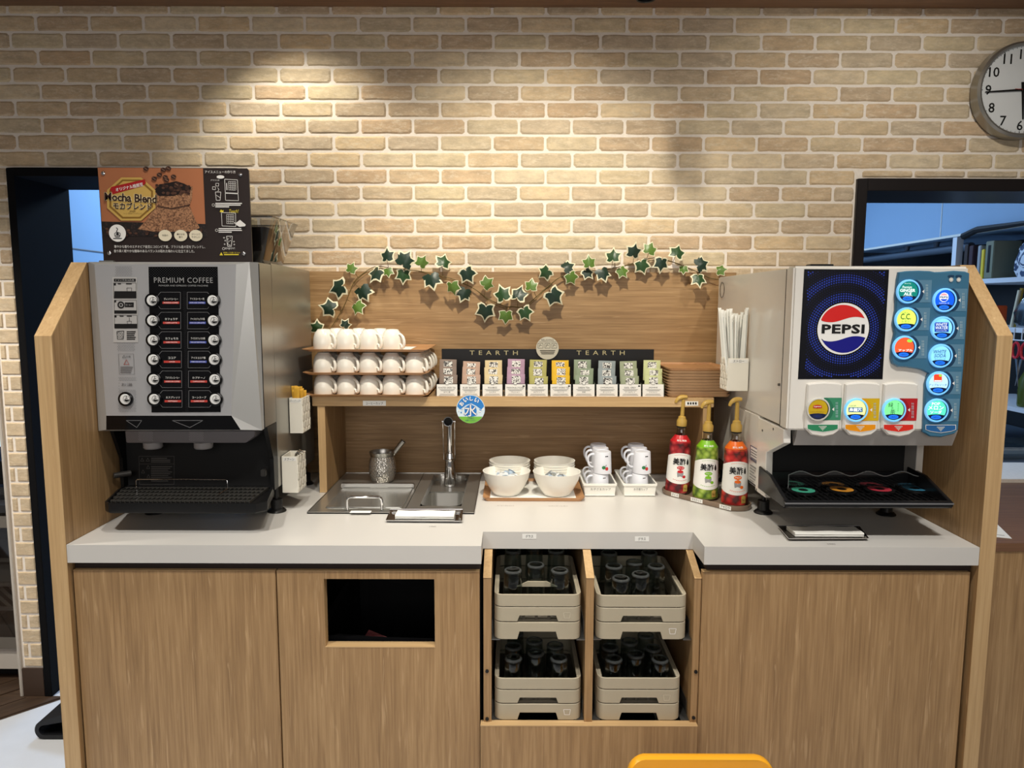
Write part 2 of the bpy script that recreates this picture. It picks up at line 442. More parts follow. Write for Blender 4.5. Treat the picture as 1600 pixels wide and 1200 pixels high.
# brick wall: mortar slab with openings, bricks one by one
XR = 2.35
wb = MB()
for x0, x1, z0, z1 in ((XL0, DOOR[0], 0, DOOR[3]), (DOOR[1], WIN[0], 0, DOOR[3]), (XL0, WIN[0], DOOR[3], ZCEIL + .3), (WIN[0], XR, WIN[3], ZCEIL + .3), (WIN[0], XR, 0, WIN[2])):
    wb.box(x0, x1, YW, YW + .28, z0, z1)
wall = struct(wb.build('wall_back', M_MORTAR, smooth=0))
BW, BH = .1859, .0569       # course pitches
JX, JZ = .0090, .0082
zrow0 = 2.4871              # a joint line (from the photograph's second course)
def brick_mesh(w, h, d, jig, rnd):
    c = min(.007, w * .2, h * .2)
    out = []
    nl = 3 if w > .1 else 1
    def j(): return (rnd.random() - .5) * jig
    hw, hh = w / 2, h / 2
    k = [c * (.4 + rnd.random()) for _ in range(8)]
    out += [(-hw + k[0], -hh)] + [(-hw + w * (i + 1) / (nl + 1), -hh + j() * .5) for i in range(nl)] + [(hw - k[1], -hh)]
    out += [(hw, -hh + k[2]), (hw + j() * .6, 0), (hw, hh - k[3])]
    out += [(hw - k[4], hh)] + [(hw - w * (i + 1) / (nl + 1), hh + j() * .5) for i in range(nl)] + [(-hw + k[5], hh)]
    out += [(-hw, hh - k[6]), (-hw + j() * .6, 0), (-hw, -hh + k[7])]
    base = [(x, 0, z) for x, z in out]
    top = [(x * (1 - .0062 / hw), -d, z * (1 - .0052 / hh)) for x, z in out]
    m = MB(); m.loft([base, top], False, True)
    me = bpy.data.meshes.new('brick'); me.from_pydata(m.v, [], m.f)
    bm = bmesh.new(); bm.from_mesh(me); bmesh.ops.recalc_face_normals(bm, faces=bm.faces); bm.to_mesh(me); bm.free()
    me.materials.append(M_BRICK)
    return me
rb = random.Random(3)
variants = [brick_mesh(BW - JX, BH - JZ, .0034, .0060, rb) for _ in range(7)]
def clip_rect(r, hole):
    """subtract an opening from a brick rectangle (keeps the one largest rest)"""
    x0, x1, z0, z1 = r; hx0, hx1, hz0, hz1 = hole
    if x1 <= hx0 or x0 >= hx1 or z1 <= hz0 or z0 >= hz1: return r
    c = [(x0, min(x1, hx0), z0, z1), (max(x0, hx1), x1, z0, z1), (x0, x1, z0, min(z1, hz0)), (x0, x1, max(z0, hz1), z1)]
    c = [q for q in c if q[1] - q[0] > .012 and q[3] - q[2] > .010]
    return max(c, key=lambda q: (q[1] - q[0]) * (q[3] - q[2])) if c else None
rest = MB(); nb = 0
krow = 0
for row in range(-1, 46):
    zt = zrow0 - row * BH; zb_ = zt - BH
    if zb_ < .03: break
    xj = -1.6505 + (0 if row % 2 == 0 else BW / 2) + .002 * math.sin(row * 1.7)
    k0 = int((XL0 - xj) / BW) - 2
    for k in range(k0, k0 + 26):
        x0 = xj + k * BW + JX / 2; x1 = x0 + BW - JX
        if x1 < XL0 + .015 or x0 > XR - .01: continue
        r = (max(x0, XL0 + .008), min(x1, XR), zb_ + JZ / 2, min(zt - JZ / 2, ZCEIL + .02))
        if r[3] - r[2] < .012: continue
        if r[2] < .115: r = (r[0], r[1], max(r[2], .118), r[3])
        if r[3] - r[2] < .012: continue
        for h in (DOOR, WIN):
            if r: r = clip_rect(r, (h[0] - .006, h[1] + .006, h[2] - .006, h[3] + .006))
        if not r: continue
        w, hh = r[1] - r[0], r[3] - r[2]; cx, cz = (r[0] + r[1]) / 2, (r[2] + r[3]) / 2
        seen = (cz > 1.585 and cx < 2.0) or cx < -1.7
        if not seen or nb >= 300:
            if seen or cz > .9: rest.loft([[(r[0], YW, r[2]), (r[1], YW, r[2]), (r[1], YW, r[3]), (r[0], YW, r[3])], [(r[0] + .003, YW - .0042, r[2] + .003), (r[1] - .003, YW - .0042, r[2] + .003), (r[1] - .003, YW - .0042, r[3] - .003), (r[0] + .003, YW - .0042, r[3] - .003)]], False, True)
            continue
        if abs(w - (BW - JX)) < .002 and abs(hh - (BH - JZ)) < .002: me = variants[rb.randrange(7)]
        else: me = brick_mesh(w, hh, .0045, .003, rb)
        o = bpy.data.objects.new('brick', me); COL.objects.link(o); o.location = (cx, YW, cz); o.parent = wall
        if me in variants and rb.random() < .5: o.rotation_euler = (0, pi, 0)
        nb += 1
rest.build('brick', M_BRICK, wall, smooth=0, kind='stuff')

# white corner strip on the pier's free end, dark baseboard
struct(MB().box(XL0 - .012, XL0, YW - .012, YW + .28, 0, 2.5).build('trim_1', mat('corner_strip', (196, 188, 178), .5), bevel=.002))
struct(MB().box(XL0, DOOR[0], YW - .010, YW, 0, .112).build('baseboard_left', mat('baseboard_brown', (72, 56, 46), .5), bevel=.002))
# black door frame with deep jamb
fr = MB()
x0, x1, z1 = DOOR[0], DOOR[1], DOOR[3]
fr.box(x0, x0 + .028, YW - .012, YW + .30, 0, z1); fr.box(x1 - .028, x1, YW - .012, YW + .30, 0, z1); fr.box(x0 + .028, x1 - .028, YW - .012, YW + .30, z1 - .028, z1)
struct(fr.build('door_1', mat('door_frame_black', (9, 9, 12), .8, spec=.2), bevel=.002))
# pass-through window frame
fr = MB(); x0, x1, z0, z1 = WIN
fr.box(x0, x0 + .036, YW - .014, YW + .29, z0, z1); fr.box(x0 + .036, XR, YW - .014, YW + .29, z1 - .042, z1)
struct(fr.build('window_1', M_DARKFRAME, bevel=.002))
# ceiling and wooden cornice
struct(MB().box(-3.2, 3.2, -2.2, YW, 2.74, 2.80).build('ceiling', mat('ceiling_paint', (150, 128, 106), .8), smooth=0))
struct(MB().box(-3.2, 3.2, YW - .16, YW + .02, ZCEIL, 2.74).build('trim_2', W_TRIM, bevel=.004))
# kitchen shell behind
M_KW = mat('kitchen_panel', (136, 166, 196), .45, noise=.04, nscale=3)
KX = 2.30
struct(MB().box(-2.45, -2.35, YW + .28, 6, 0, 2.8).build('wall_left', M_KW, smooth=0))
struct(MB().box(KX + .45, KX + .55, YW + .28, 6.05, 0, 2.8).build('wall_right', mat('kitchen_dark_wall', (12, 13, 15), .6), smooth=0))
struct(MB().box(-2.45, KX + .55, 6, 6.1, 0, 2.8).build('wall_rear', M_KW, smooth=0))
struct(MB().box(-2.45, KX + .55, YW + .28, 6.1, 2.7, 2.8).build('ceiling_kitchen', M_KW, smooth=0))
# joints of the left kitchen wall panels and its dark lower cladding
struct(MB().box(-2.352, -2.345, YW + .3, 6, 1.785, 1.79).build('trim_3', M_GREYPRINT, smooth=0))
struct(MB().box(-2.352, -2.33, YW + .3, 6, 0, 1.54).build('trim_4', mat('dark_navy_cladding', (18, 24, 38), .4), smooth=0))
struct(MB().box(.4, KX + .45, 5.97, 6, 0, 1.95).build('trim_5', mat('kitchen_dark_wall', (12, 13, 15), .6), smooth=0))  # added dark panel; tones down the lit rear wall below soffit height
# right kitchen soffit (light panels above the shelving) with a pipe underneath
zs = PX(1600, 354, KX).z
sf = MB().box(KX, KX + .45, YW + .30, 4.9, zs, 2.7)
so = struct(sf.build('wall_soffit', M_KW, smooth=0))
MB().box(KX - .004, KX, YW + .3, 4.9, zs, zs + .012).box(KX - .003, KX, 3.88, 3.885, zs, 2.7).box(KX - .003, KX, 4.72, 4.725, zs, 2.7).flat('panel_joint', mat('pale_strip', (214, 214, 206), .5), so)
# ================================================================== COUNTER FURNITURE
YF = 1.772; YD = 1.787
XCL, XCR = -1.147, 1.2065
ZB = .832
# end panels with sloped front shoulder
def end_panel(x0, x1, zfront, label):
    t = thing('end_panel', label, 'panel', ((x0 + x1) / 2, 2.1, 0))
    zt = 1.608; ys = 1.94; y1 = 2.56
    MB().prism([(1.772, 0), (y1, 0), (y1, zt - .001), (ys, zt - .001), (1.772, zfront - .001)], 'X', x0 + .0008, x1 - .0008).build('board', W_V, t)
    e = MB()      # edge band: front and slope
    e.prism([(1.7705, 0), (1.7721, 0), (1.7721, zfront), (1.7705, zfront)], 'X', x0, x1)
    e.prism([(1.7705, zfront), (1.7735, zfront - .002), (ys, zt - .002), (ys, zt)], 'X', x0, x1)
    e.prism([(ys, zt - .0015), (y1, zt - .0015), (y1, zt), (ys, zt)], 'X', x0, x1)
    e.build('edge_band', W_EDGE, t, smooth=0)
    return t
end_panel(-1.190, -1.1475, 1.4172, 'tall oak end panel beside the coffee machine with a sloped shoulder')
end_panel(1.207, 1.2465, 1.425, 'tall oak end panel beside the soda dispenser with a sloped shoulder')

# countertop (notched, with a hole for the sink)
SX0, SX1, SY0, SY1 = -.6, -.114, 2.06, 2.545
NX0, NX1, NY = -.0781, .4975, 1.888
ct = thing('countertop', 'white solid countertop with a notch above the glass racks', 'countertop', (0, 2.1, ZC))
m = MB()
for x0, x1, y0, y1 in ((XCL, SX0, YF, 2.564), (SX0, NX0, YF, SY0), (SX0, SX1, SY1, 2.564), (SX1, NX0, SY0, 2.564), (NX0, NX1, NY, 2.564), (NX1, XCR, YF, 2.564)):
    m.box(x0, x1, y0, y1, ZB, ZC)
bm = None
m.build('slab', M_COUNTER, ct, smooth=0)
for cx, cy in ((827, 838), (1003, 842)):
    lm = MB().rectp(cx - 11, cy - 4, cx + 11, cy + 4, NY - .0006); o = lm.flat('label_sticker', M_PAPER, ct); MB().txtp(cx, cy, 4.6, 'グラス', NY - .0010, w=12).flat('lettering', M_BLACKPRINT, o)
# small print lying on the counter surface
lt = MB()
for cx, cy, w, s in ((676, 822.5, 11, 'お手拭き'), (790, 790, 26, 'コーヒーフレッシュ'), (872, 790.5, 30, 'シロップ・レモン'), (1299, 850, 13, 'お手拭き')):
    c = G(cx, cy, ZC + .0006); sc = (G(cx + 1, cy, ZC) - G(cx, cy, ZC)).length
    lt.txt(c, (1, 0, 0), (0, 1, 0), s, .010, w * sc)
lt.flat('lettering', M_GREYPRINT, ct)

# lower cabinets ------------------------------------------------------
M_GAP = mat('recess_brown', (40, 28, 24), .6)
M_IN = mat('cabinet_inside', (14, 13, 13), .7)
ZD = .806
lc = thing('base_cabinet', 'oak base cabinet with two doors, one with a rubbish opening', 'cabinet', (-.6, 2.1, 0))
MB().box(XCL + .001, -.083, 1.83, 2.5, .10, ZB - .001).build('body', M_IN, lc, smooth=0) if False else None
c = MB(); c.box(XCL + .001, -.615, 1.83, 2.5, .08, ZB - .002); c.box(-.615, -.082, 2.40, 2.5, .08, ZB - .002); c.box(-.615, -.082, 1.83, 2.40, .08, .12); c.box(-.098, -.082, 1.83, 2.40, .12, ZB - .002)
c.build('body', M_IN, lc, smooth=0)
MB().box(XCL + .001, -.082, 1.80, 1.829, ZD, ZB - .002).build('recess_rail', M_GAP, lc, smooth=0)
MB().box(-1.1440, -.6165, YD, YD + .02, .09, ZD).build('door', W_V, lc, bevel=.0012)
cx0, cx1, cz0, cz1 = -.4912, -.2006, .598, .7847
d = MB(); d.box(-.6125, cx0, YD, YD + .03, .09, ZD); d.box(cx1, -.0835, YD, YD + .03, .09, ZD); d.box(cx0, cx1, YD, YD + .03, .09, cz0); d.box(cx0, cx1, YD, YD + .03, cz1, ZD)
dr = d.build('door', W_V, lc, smooth=0, label='oak door with a rectangular opening for rubbish')
e = MB(); e.box(cx0, cx1, YD - .0006, YD + .03, cz0 - .001, cz0 + .0012); e.build('sill', W_EDGEH, dr, smooth=0)
for xa, xb in ((cx0 - .001, cx0 + .0008), (cx1 - .0008, cx1 + .001)): MB().box(xa, xb, YD + .001, YD + .029, cz0 + .002, cz1).build('edge_band', W_EDGE, dr, smooth=0)
for xa, xb in ((-1.144, -.6165), (-.6125, -.0835)): MB().box(xa, xb, YD - .0004, YD + .02, ZD, ZD + .0012).build('edge_band', W_EDGEH, lc, smooth=0)
# bin with a black liner and a steel deflector behind the opening
bn = thing('waste_bin', 'black bin liner in a bin behind the rubbish opening', 'bin', (-.35, 2.1, .12))
mm = MB(); pts = rrect(-.55, -.12, 1.85, 2.36, .06, 4); n = len(pts)
R = []
for z, k, j in ((.12, .92, 0), (.35, .96, 0), (.55, 1.0, 0), (.60, 1.0, .012), (.585, .93, .01), (.40, .9, .02), (.2, .86, .02)):
    R.append([(-.335 + (p[0] + .335) * k + random.uniform(-j, j), 2.105 + (p[1] - 2.105) * k + random.uniform(-j, j), z + random.uniform(-j, j)) for p in pts])
mm.loft(R, True, True)
mm.build('bin_liner', mat('bin_liner_black', (22, 22, 24), .32, bump=.6, nscale=25), bn)
MB().box(-.45, -.26, 2.37, 2.376, .66, .80).build('deflector_plate', mat('dull_steel', (150, 150, 148), .4, .3), bn, smooth=0)
w_ = MB(); w_.loft([[(-.415, 1.86, .556), (-.37, 1.85, .568), (-.345, 1.88, .570), (-.40, 1.90, .572)], [(-.415, 1.865, .571), (-.37, 1.855, .585), (-.345, 1.882, .580), (-.40, 1.905, .590)]])
tag(w_.build('wrapper', mat('red_wrapper', (120, 62, 66), .35, noise=.6, nscale=60), smooth=0), 'crumpled red and white wrapper lying in the rubbish opening', 'wrapper')

rc = thing('base_cabinet', 'oak base cabinet with one wide door under the soda dispenser', 'cabinet', (.85, 2.1, 0))
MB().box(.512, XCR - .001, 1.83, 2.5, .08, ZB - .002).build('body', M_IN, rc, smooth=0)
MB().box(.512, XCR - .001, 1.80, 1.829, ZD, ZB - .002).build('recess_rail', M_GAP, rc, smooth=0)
MB().box(.4995, 1.1975, YD, YD + .02, .09, ZD).build('door', W_V, rc, bevel=.0012)
MB().box(.4995, 1.1975, YD - .0004, YD + .02, ZD, ZD + .0012).build('edge_band', W_EDGEH, rc, smooth=0)

# open rack cabinet under the notch
mc = thing('rack_cabinet', 'open oak cabinet in the middle holding glass racks', 'cabinet', (.2, 2.1, 0))
zs0 = .7875
def rib(x0, x1, name='partition'):
    MB().prism([(1.792, .385), (2.44, .385), (2.44, ZB - .002), (1.893, ZB - .002), (1.792, zs0)], 'X', x0 + .0005, x1 - .0005).build(name, W_V, mc, smooth=0)
    MB().prism([(1.7905, zs0), (1.8925, ZB - .001), (1.896, ZB - .001), (1.794, zs0 - .001)], 'X', x0, x1).build('edge_band', W_EDGE, mc, smooth=0)
rib(-.0738, -.0521); rib(.1957, .2175); rib(.4795, .4985)
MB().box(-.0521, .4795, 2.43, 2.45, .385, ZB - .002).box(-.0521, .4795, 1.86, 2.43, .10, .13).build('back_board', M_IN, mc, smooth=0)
MB().box(-.0815, .497, 1.7755, 1.7985, .09, .384).build('front_board', W_V, mc, smooth=0)
MB().box(-.0815, .497, 1.775, 1.80, .384, .3865).build('edge_band', W_EDGEH, mc, smooth=0)
for x, z in ((-.064, .53), (-.064, .395), (.491, .53), (.489, .40)):
    b = MB(); b.cyl((x, 1.7918, z), (x, 1.789, z), .0048, n=14); b.box(x - .0004, x + .0004, 1.7886, 1.789, z - .004, z + .004)
    b.build('hinge_cap', M_BLACK, mc)

# hutch: back board, raised shelf and posts
hu = thing('hutch', 'oak hutch with tall back board and raised shelf behind the sink', 'shelf', (0, 2.4, ZC))
YB = 2.565; SHT = 1.2; SHB = 1.168; YSF = 2.285
MB().box(-.76, .80, YB, YB + .0145, ZC + .0005, 1.6135).build('back_board', W_H, hu, smooth=0)
MB().box(-.648, .655, YSF, YB - .0005, SHB, SHT).build('shelf_board', W_H, hu, bevel=.001)
MB().box(-.648, .655, YSF - .0008, YSF, SHB + .001, SHT - .001).build('edge_band', W_EDGEH, hu, smooth=0)
for x0, x1 in ((-.6325, -.6085), (.622, .645)):
    MB().box(x0, x1, YSF + .003, YB - .0005, ZC + .0005, SHB - .0005).build('post', W_V, hu, smooth=0)
    MB().box(x0, x1, YSF + .0022, YSF + .003, ZC + .0005, SHB - .0005).build('edge_band', W_EDGE, hu, smooth=0)
MB().rectp(567, 626, 603, 634, YSF - .0014).flat('label_sticker', M_PAPER, hu); MB().rectp(1071, 627, 1091, 634, YSF - .0014).flat('label_sticker', M_PAPER, hu)
lt = MB(); lt.txtp(585, 630.3, 4.2, 'コーヒーカップ', YSF - .0018, w=27)
for k in range(4): lt.rectp(1074 + k * 4, 628.5, 1076.5 + k * 4, 632, YSF - .0018)
lt.flat('lettering', M_BLACKPRINT, hu)
# ================================================================== COFFEE MACHINE
M_CMG = mat('machine_grey_gloss', (172, 172, 174), .26, .25, coat=.2)
M_CML = mat('machine_light_silver', (182, 182, 180), .28, .45)
M_CMS = mat('machine_steel_side', (178, 176, 170), .30, .78, bump=.02, nscale=200)
M_GBLACK = mat('gloss_black', (8, 8, 10), .12)
M_LINE = mat('outline_grey', (112, 112, 114), .4)
YC = 1.93
cmx0, cmx1, cztop = -1.143, -.6925, 1.6105
cm = thing('coffee_machine', 'large silver grey coffee machine with a black panel of round buttons', 'coffee machine', (-.92, 2.2, ZC))
zhb = P(150, 675, YC - .03).z
YBK = 2.455
# housing
h = MB(); h.box(cmx0, cmx1, YC + .028, 2.065, zhb, cztop); h.box(cmx0, cmx1, 2.065, YBK, .955, cztop)
h.build('housing', M_CMS, cm, bevel=.003)
MB().box(cmx1 - .0005, cmx1 + .0015, YC + .030, YC + .034, zhb, cztop - .004).build('door_seam', M_BLACK, cm, smooth=0)
# front door: faceted ring around the control face
Yo = YC + .030
out = [P(135, 409, YC), P(385, 409, YC), P(397, 674, YC), P(150, 674, YC)]
so = [(cmx0, Yo, cztop), (cmx1, Yo, cztop), (cmx1, Yo, zhb), (cmx0, Yo, zhb)]
inn = [P(147.5, 413, YC), P(369, 413, YC), P(361.6, 649.5, YC), P(376, 671.5, YC), P(166, 671.5, YC), P(166, 649.5, YC)]
d = MB()
def pp(x, y, dy=0): v = P(x, y, YC); v.y += dy; return v
o4 = [pp(134, 409, .012), pp(387, 409, .012), pp(405, 674.5, .022), pp(150, 674.5, .012)]
d.poly([o4[0], o4[1], inn[1], inn[0]]); d.poly([o4[1], inn[2], inn[1]]); d.poly([o4[1], o4[2], inn[2]]); d.poly([o4[2], inn[3], inn[2]])
d.poly([o4[2], o4[3], inn[4], inn[3]]); d.poly([o4[3], o4[0], inn[0], inn[5]]); d.poly([o4[3], inn[5], inn[4]])
for k in range(4):
    a, b_ = o4[k], o4[(k + 1) % 4]; c, e = Vector(so[k]), Vector(so[(k + 1) % 4])
    d.poly([a, c, e, b_])
door = d.build('door', M_CML, cm, smooth=0)
fp = MB(); fp.poly([inn[0], inn[5], inn[2], inn[1]]); fp.flat('control_face', M_CMG, door)
fp = MB(); fp.poly([inn[5], inn[4], inn[3], inn[2]])
fp.flat('lower_band', M_GBLACK, door)
ln = MB(); ln.linep([(197, 657), (221.5, 657), (213.8, 668), (197, 657)], .7, YC - .0008); ln.linep([(269, 657), (317, 657), (296.5, 668), (269, 657)], .7, YC - .0008)
ln.flat('arrow_outline', M_LINE, door)
# black button panel
L1, L2, L3, L4 = YC - .0010, YC - .0016, YC - .0022, YC - .0028
bp = MB(); bp.polyp([(232, 416.8), (340, 416.8), (344.9, 643.8), (236.8, 644.5)], L1, 0)
dots = MB()
for j in range(8):
    for i in range(26):
        x = 234 + i * 4.1 + (2 if j % 2 else 0)
        if x < 339: dots.circp(x, 419 + j * 1.9, .45, L2, 0, 5)
for j in range(118):
    yy = 455 + j * 1.6
    for xx in (286.5 + (yy - 455) * .02, 288.9 + (yy - 455) * .02): dots.circp(xx + (1.1 if j % 2 else 0), yy, .4, L2, 0, 4)
panel = bp.flat('button_panel', M_GBLACK, cm)
dots.flat('dot_pattern', mat('dot_grey', (58, 58, 62), .4), panel, kind='stuff')
t = MB(); t.txtp(286.5, 437.8, 8.2, 'PREMIUM COFFEE', L2, w=92, space=1.1); t.txtp(286.5, 446.3, 2.5, 'POWDER AND ESPRESSO COFFEE MACHINE', L2, w=77)
t.flat('lettering', mat('title_grey', (150, 150, 150), .4), panel)
rows = [469.5, 500.9, 531.3, 561.7, 592.6, 623.3]
LN = ['ブレンドコーヒー', 'カフェラテ', 'カフェモカ', 'ココア', 'アメリカンコーヒー', 'エスプレッソ']
RN = ['アイスコーヒー用', 'アイスカフェラテ用', 'アイスカフェモカ用', 'アイスココア用', 'カプチーノ', 'コーンスープ']
LE = ['BLENDED COFFEE', 'CAFE LATTE', 'CAFE MOCHA', 'COCOA', 'AMERICAN COFFEE', 'ESPRESSO']
RE = ['FOR ICE COFFEE', 'FOR ICE CAFE LATTE', 'FOR ICE CAFE MOCHA', 'FOR ICE COCOA', 'CAPPUCCINO', 'CORN SOUP']
lb = MB(); wt = MB(); fill = MB()
for k, y in enumerate(rows):
    s = k * .62
    xl0, xl1 = 252 + s, 282.0 + s * .8; xr0, xr1 = 292.5 + s * .8, 327 + s
    fill.polyp([(xl0 - 3, y - 13), (xl1, y - 13), (xl1, y + 13), (xl0 - 3, y + 13)], L2); fill.polyp([(xr0, y - 13), (xr1, y - 13), (xr1, y + 13), (xr0, y + 13)], L2)
    lb.linep([(xl0 - 6, y - 7), (xl0 - 1, y - 13), (xl1, y - 13), (xl1, y + 13), (xl0 - 1, y + 13), (xl0 - 6, y + 7)], .55, L3, 0)
    lb.linep([(xr1 + 2, y - 7), (xr1 - 3, y - 13), (xr0, y - 13), (xr0, y + 13), (xr1 - 3, y + 13), (xr1 + 2, y + 7)], .55, L3, 0)
    wl = 26 if len(LE[k]) > 5 else 24
    lb.rectp(267 + s - 13, y + 1.8, 267 + s + 13, y + 5.2, L3, 1); lb.rectp(308 + s - 13, y + 1.8, 308 + s + 13, y + 5.2, L3, 2 if k < 4 else 1)
    wt.txtp(267 + s, y - 2.4, 3.4, LN[k], L3, w=min(22, 4.0 * len(LN[k]))); wt.txtp(308 + s, y - 2.4, 3.4, RN[k], L3, w=min(22, 4.0 * len(RN[k])))
    wt.txtp(267 + s, y + 3.5, 1.9, LE[k], L4, w=min(22, 1.8 * len(LE[k]))); wt.txtp(308 + s, y + 3.5, 1.9, RE[k], L4, w=min(22, 1.8 * len(RE[k])))
fill.flat('label_field', mat('label_black', (10, 10, 13), .15), panel)
lb.flat('label_bar', [M_LINE, mat('bar_red', (186, 60, 52), .4), mat('bar_blue', (70, 84, 170), .4)], panel)
wt.flat('lettering', M_WHITE, panel)
M_BTNW = mat('button_white', (224, 224, 222), .25)
def coffee_button(cx, cy, sy=1):
    c = P(cx, cy, YC); r = (P(cx + 11.6, cy, YC) - c).length
    ring = MB(); ring.lathe([(r * .96, 0), (r, .003), (r * .97, .0065), (r * .74, .0075), (r * .70, .0060)], n=32, cap0=True)
    ring.v = [(c.x + x, YC - z, c.z + y) for x, y, z in ring.v]
    o = ring.build('drink_button', M_GBLACK, cm)
    w = MB(); w.lathe([(r * .70, .0055), (r * .70, .0070), (r * .62, .0082), (.0002, .0084)], n=28, cap1=True)
    w.v = [(c.x + x, YC - z, c.z + y) for x, y, z in w.v]
    w.build('button_cap', M_BTNW, o, label='white button cap')
    g = MB(); Y = YC - .0089
    g.polyp([(cx + 3.6 * math.cos(a), cy + 1 + 3.2 * math.sin(a)) for a in [pi * k / 10 for k in range(11)]], Y)
    g.linep([(cx - .2, cy - 5), (cx - .6, cy - 1)], .8, Y); g.linep([(cx + 2.2, cy - 1.5), (cx - 2.6, cy + .2)], .7, Y)
    g.ringp(cx, cy, 5.0, 5.5, Y, n=20)
    g.linep([(cx + 3.4, cy + 1.2), (cx + 5, cy + 1.6), (cx + 3, cy + 3)], .7, Y)
    g.flat('cup_icon', M_BLACKPRINT, o)
for k, y in enumerate(rows):
    coffee_button(239.3 + k * .7, y); coffee_button(333.7 + k * .8, y)
coffee_button(197.6, 623.3)
# instruction stickers, perforations
st = MB(); st.polyp([(175.5, 433), (214, 433), (216, 535), (177, 535)], L1, 0)
s_ = MB()
s_.rectp(178, 435.5, 212, 440, L2); s_.linep([(177.5, 442), (212.5, 442), (213, 466), (178, 466), (177.5, 442)], .5, L2)
s_.rectp(178.5, 455, 213, 466, L2); s_.rectp(178, 442.5, 181, 446, L2)
s_.linep([(184, 443.5), (189, 443.5)], 1.5, L2); s_.linep([(197, 443.5), (206, 443.5)], 1.5, L2)
s_.linep([(198, 450), (206, 450), (205, 456), (199, 456), (198, 450)], .6, L2)
s_.linep([(178.5, 469), (213, 469), (213.5, 490), (178.8, 490), (178.5, 469)], .5, L2); s_.rectp(178.5, 485, 213.5, 489.5, L2); s_.rectp(178.5, 469, 181.5, 472.5, L2)
s_.ringp(189, 476.5, 3.2, 5.6, L2); s_.circp(189, 476.5, 1.8, L2); s_.rectp(195, 472.5, 209, 480, L2)
s_.linep([(178.8, 492.5), (214, 492.5), (214.5, 513), (179, 513), (178.8, 492.5)], .5, L2); s_.rectp(179, 506, 214, 513, L2); s_.rectp(179, 492.5, 182, 496, L2)
s_.linep([(187, 494), (193, 494)], 1.6, L2); s_.linep([(198, 494), (206, 494)], 1.6, L2); s_.linep([(202, 496), (202, 502)], .7, L2); s_.linep([(198.5, 502), (205.5, 502), (204.5, 507), (199.5, 507), (198.5, 502)], .6, L2)
s_.linep([(182.5, 518), (183.5, 530), (192.5, 530), (193.5, 517), (182.5, 518)], .9, L2)
for x, y in ((185.5, 520.5), (190, 521.5), (186, 526), (190.5, 526.5)): s_.ringp(x, y, 1.5, 2.0, L2, n=10)
for k in range(5): s_.rectp(198, 517.5 + k * 2.9, 212 - (k % 3), 519.2 + k * 2.9, L2)
sk = st.flat('instruction_sticker', mat('sticker_silver', (172, 170, 168), .35), cm); s_.flat('printed_diagram', M_BLACKPRINT, sk)
t = MB(); t.txtp(195, 437.7, 2.6, 'ドリンクの入れ方', L3, w=29); t.txtp(201.5, 476.3, 2.2, 'コーヒー', L3, w=10); t.flat('lettering', mat('sticker_pale', (205, 203, 200), .4), sk)
pf = MB()
for x0, x1, y0, y1 in ((181, 206, 417, 431), (184, 211, 537, 550), (186, 212, 590, 643)):
    j = 0; y = y0
    while y < y1:
        x = x0 + (1.3 if j % 2 else 0)
        while x < x1:
            if not (x > 186.2 and 596 < y < 608) and math.hypot(x - 197.6, y - 623.3) > 12.5: pf.circp(x, y, .55, L1, 0, 5)
            x += 2.6
        y += 2.2; j += 1
pf.flat('perforation', mat('perforation_dark', (74, 74, 78), .5), cm, kind='stuff')
t = MB(); t.txtp(198, 601, 5, 'お湯', L2, w=17); t.linep([(185, 553), (208.5, 553), (210, 585), (186.5, 585), (185, 553)], .4, L2)
t.txtp(200, 557.3, 3.6, '注意', L2, w=8); t.linep([(191, 559), (193.5, 555), (196, 559), (191, 559)], .6, L2)
for k in range(4): t.rectp(188, 573 + k * 2.8, 207.5 - k, 574.3 + k * 2.8, L2)
t.flat('lettering', mat('faint_grey', (92, 90, 92), .5), cm)
t = MB(); t.linep([(193.5, 569.5), (197.5, 562), (201.5, 569.5), (193.5, 569.5)], .8, L2); t.flat('warning_triangle', mat('dull_red', (150, 80, 76), .5), cm)
# nozzle block with two spouts
Yn = YC + .035
nb_ = MB(); a = [P(195, 673, Yn), P(398, 673, Yn), P(398, 681, Yn), P(384, 692, Yn), P(197, 692, Yn)]
nb_.loft([[(v.x, Yn, v.z) for v in a], [(v.x, Yn + .09, v.z) for v in a]])
blk = nb_.build('nozzle_block', mat('nozzle_grey', (112, 108, 110), .35, .2), cm, bevel=.002)
pf = MB()
for x0 in (217, 296):
    for j in range(8):
        for i in range(9): pf.circp(x0 + i * 2.5 + (1.2 if j % 2 else 0), 674.8 + j * 1.9, .6, Yn - .0006, 0, 5)
pf.flat('perforation', mat('perforation_pale', (160, 156, 156), .5), blk, kind='stuff')
for px in (239, 318):
    c = P(px, 692, Yn + .04)
    MB().lathe([(.026, .004), (.026, -.012), (.023, -.0155), (.016, -.0155), (.014, -.004)], c=c, n=24).build('spout', mat('spout_grey', (150, 146, 146), .3), cm)
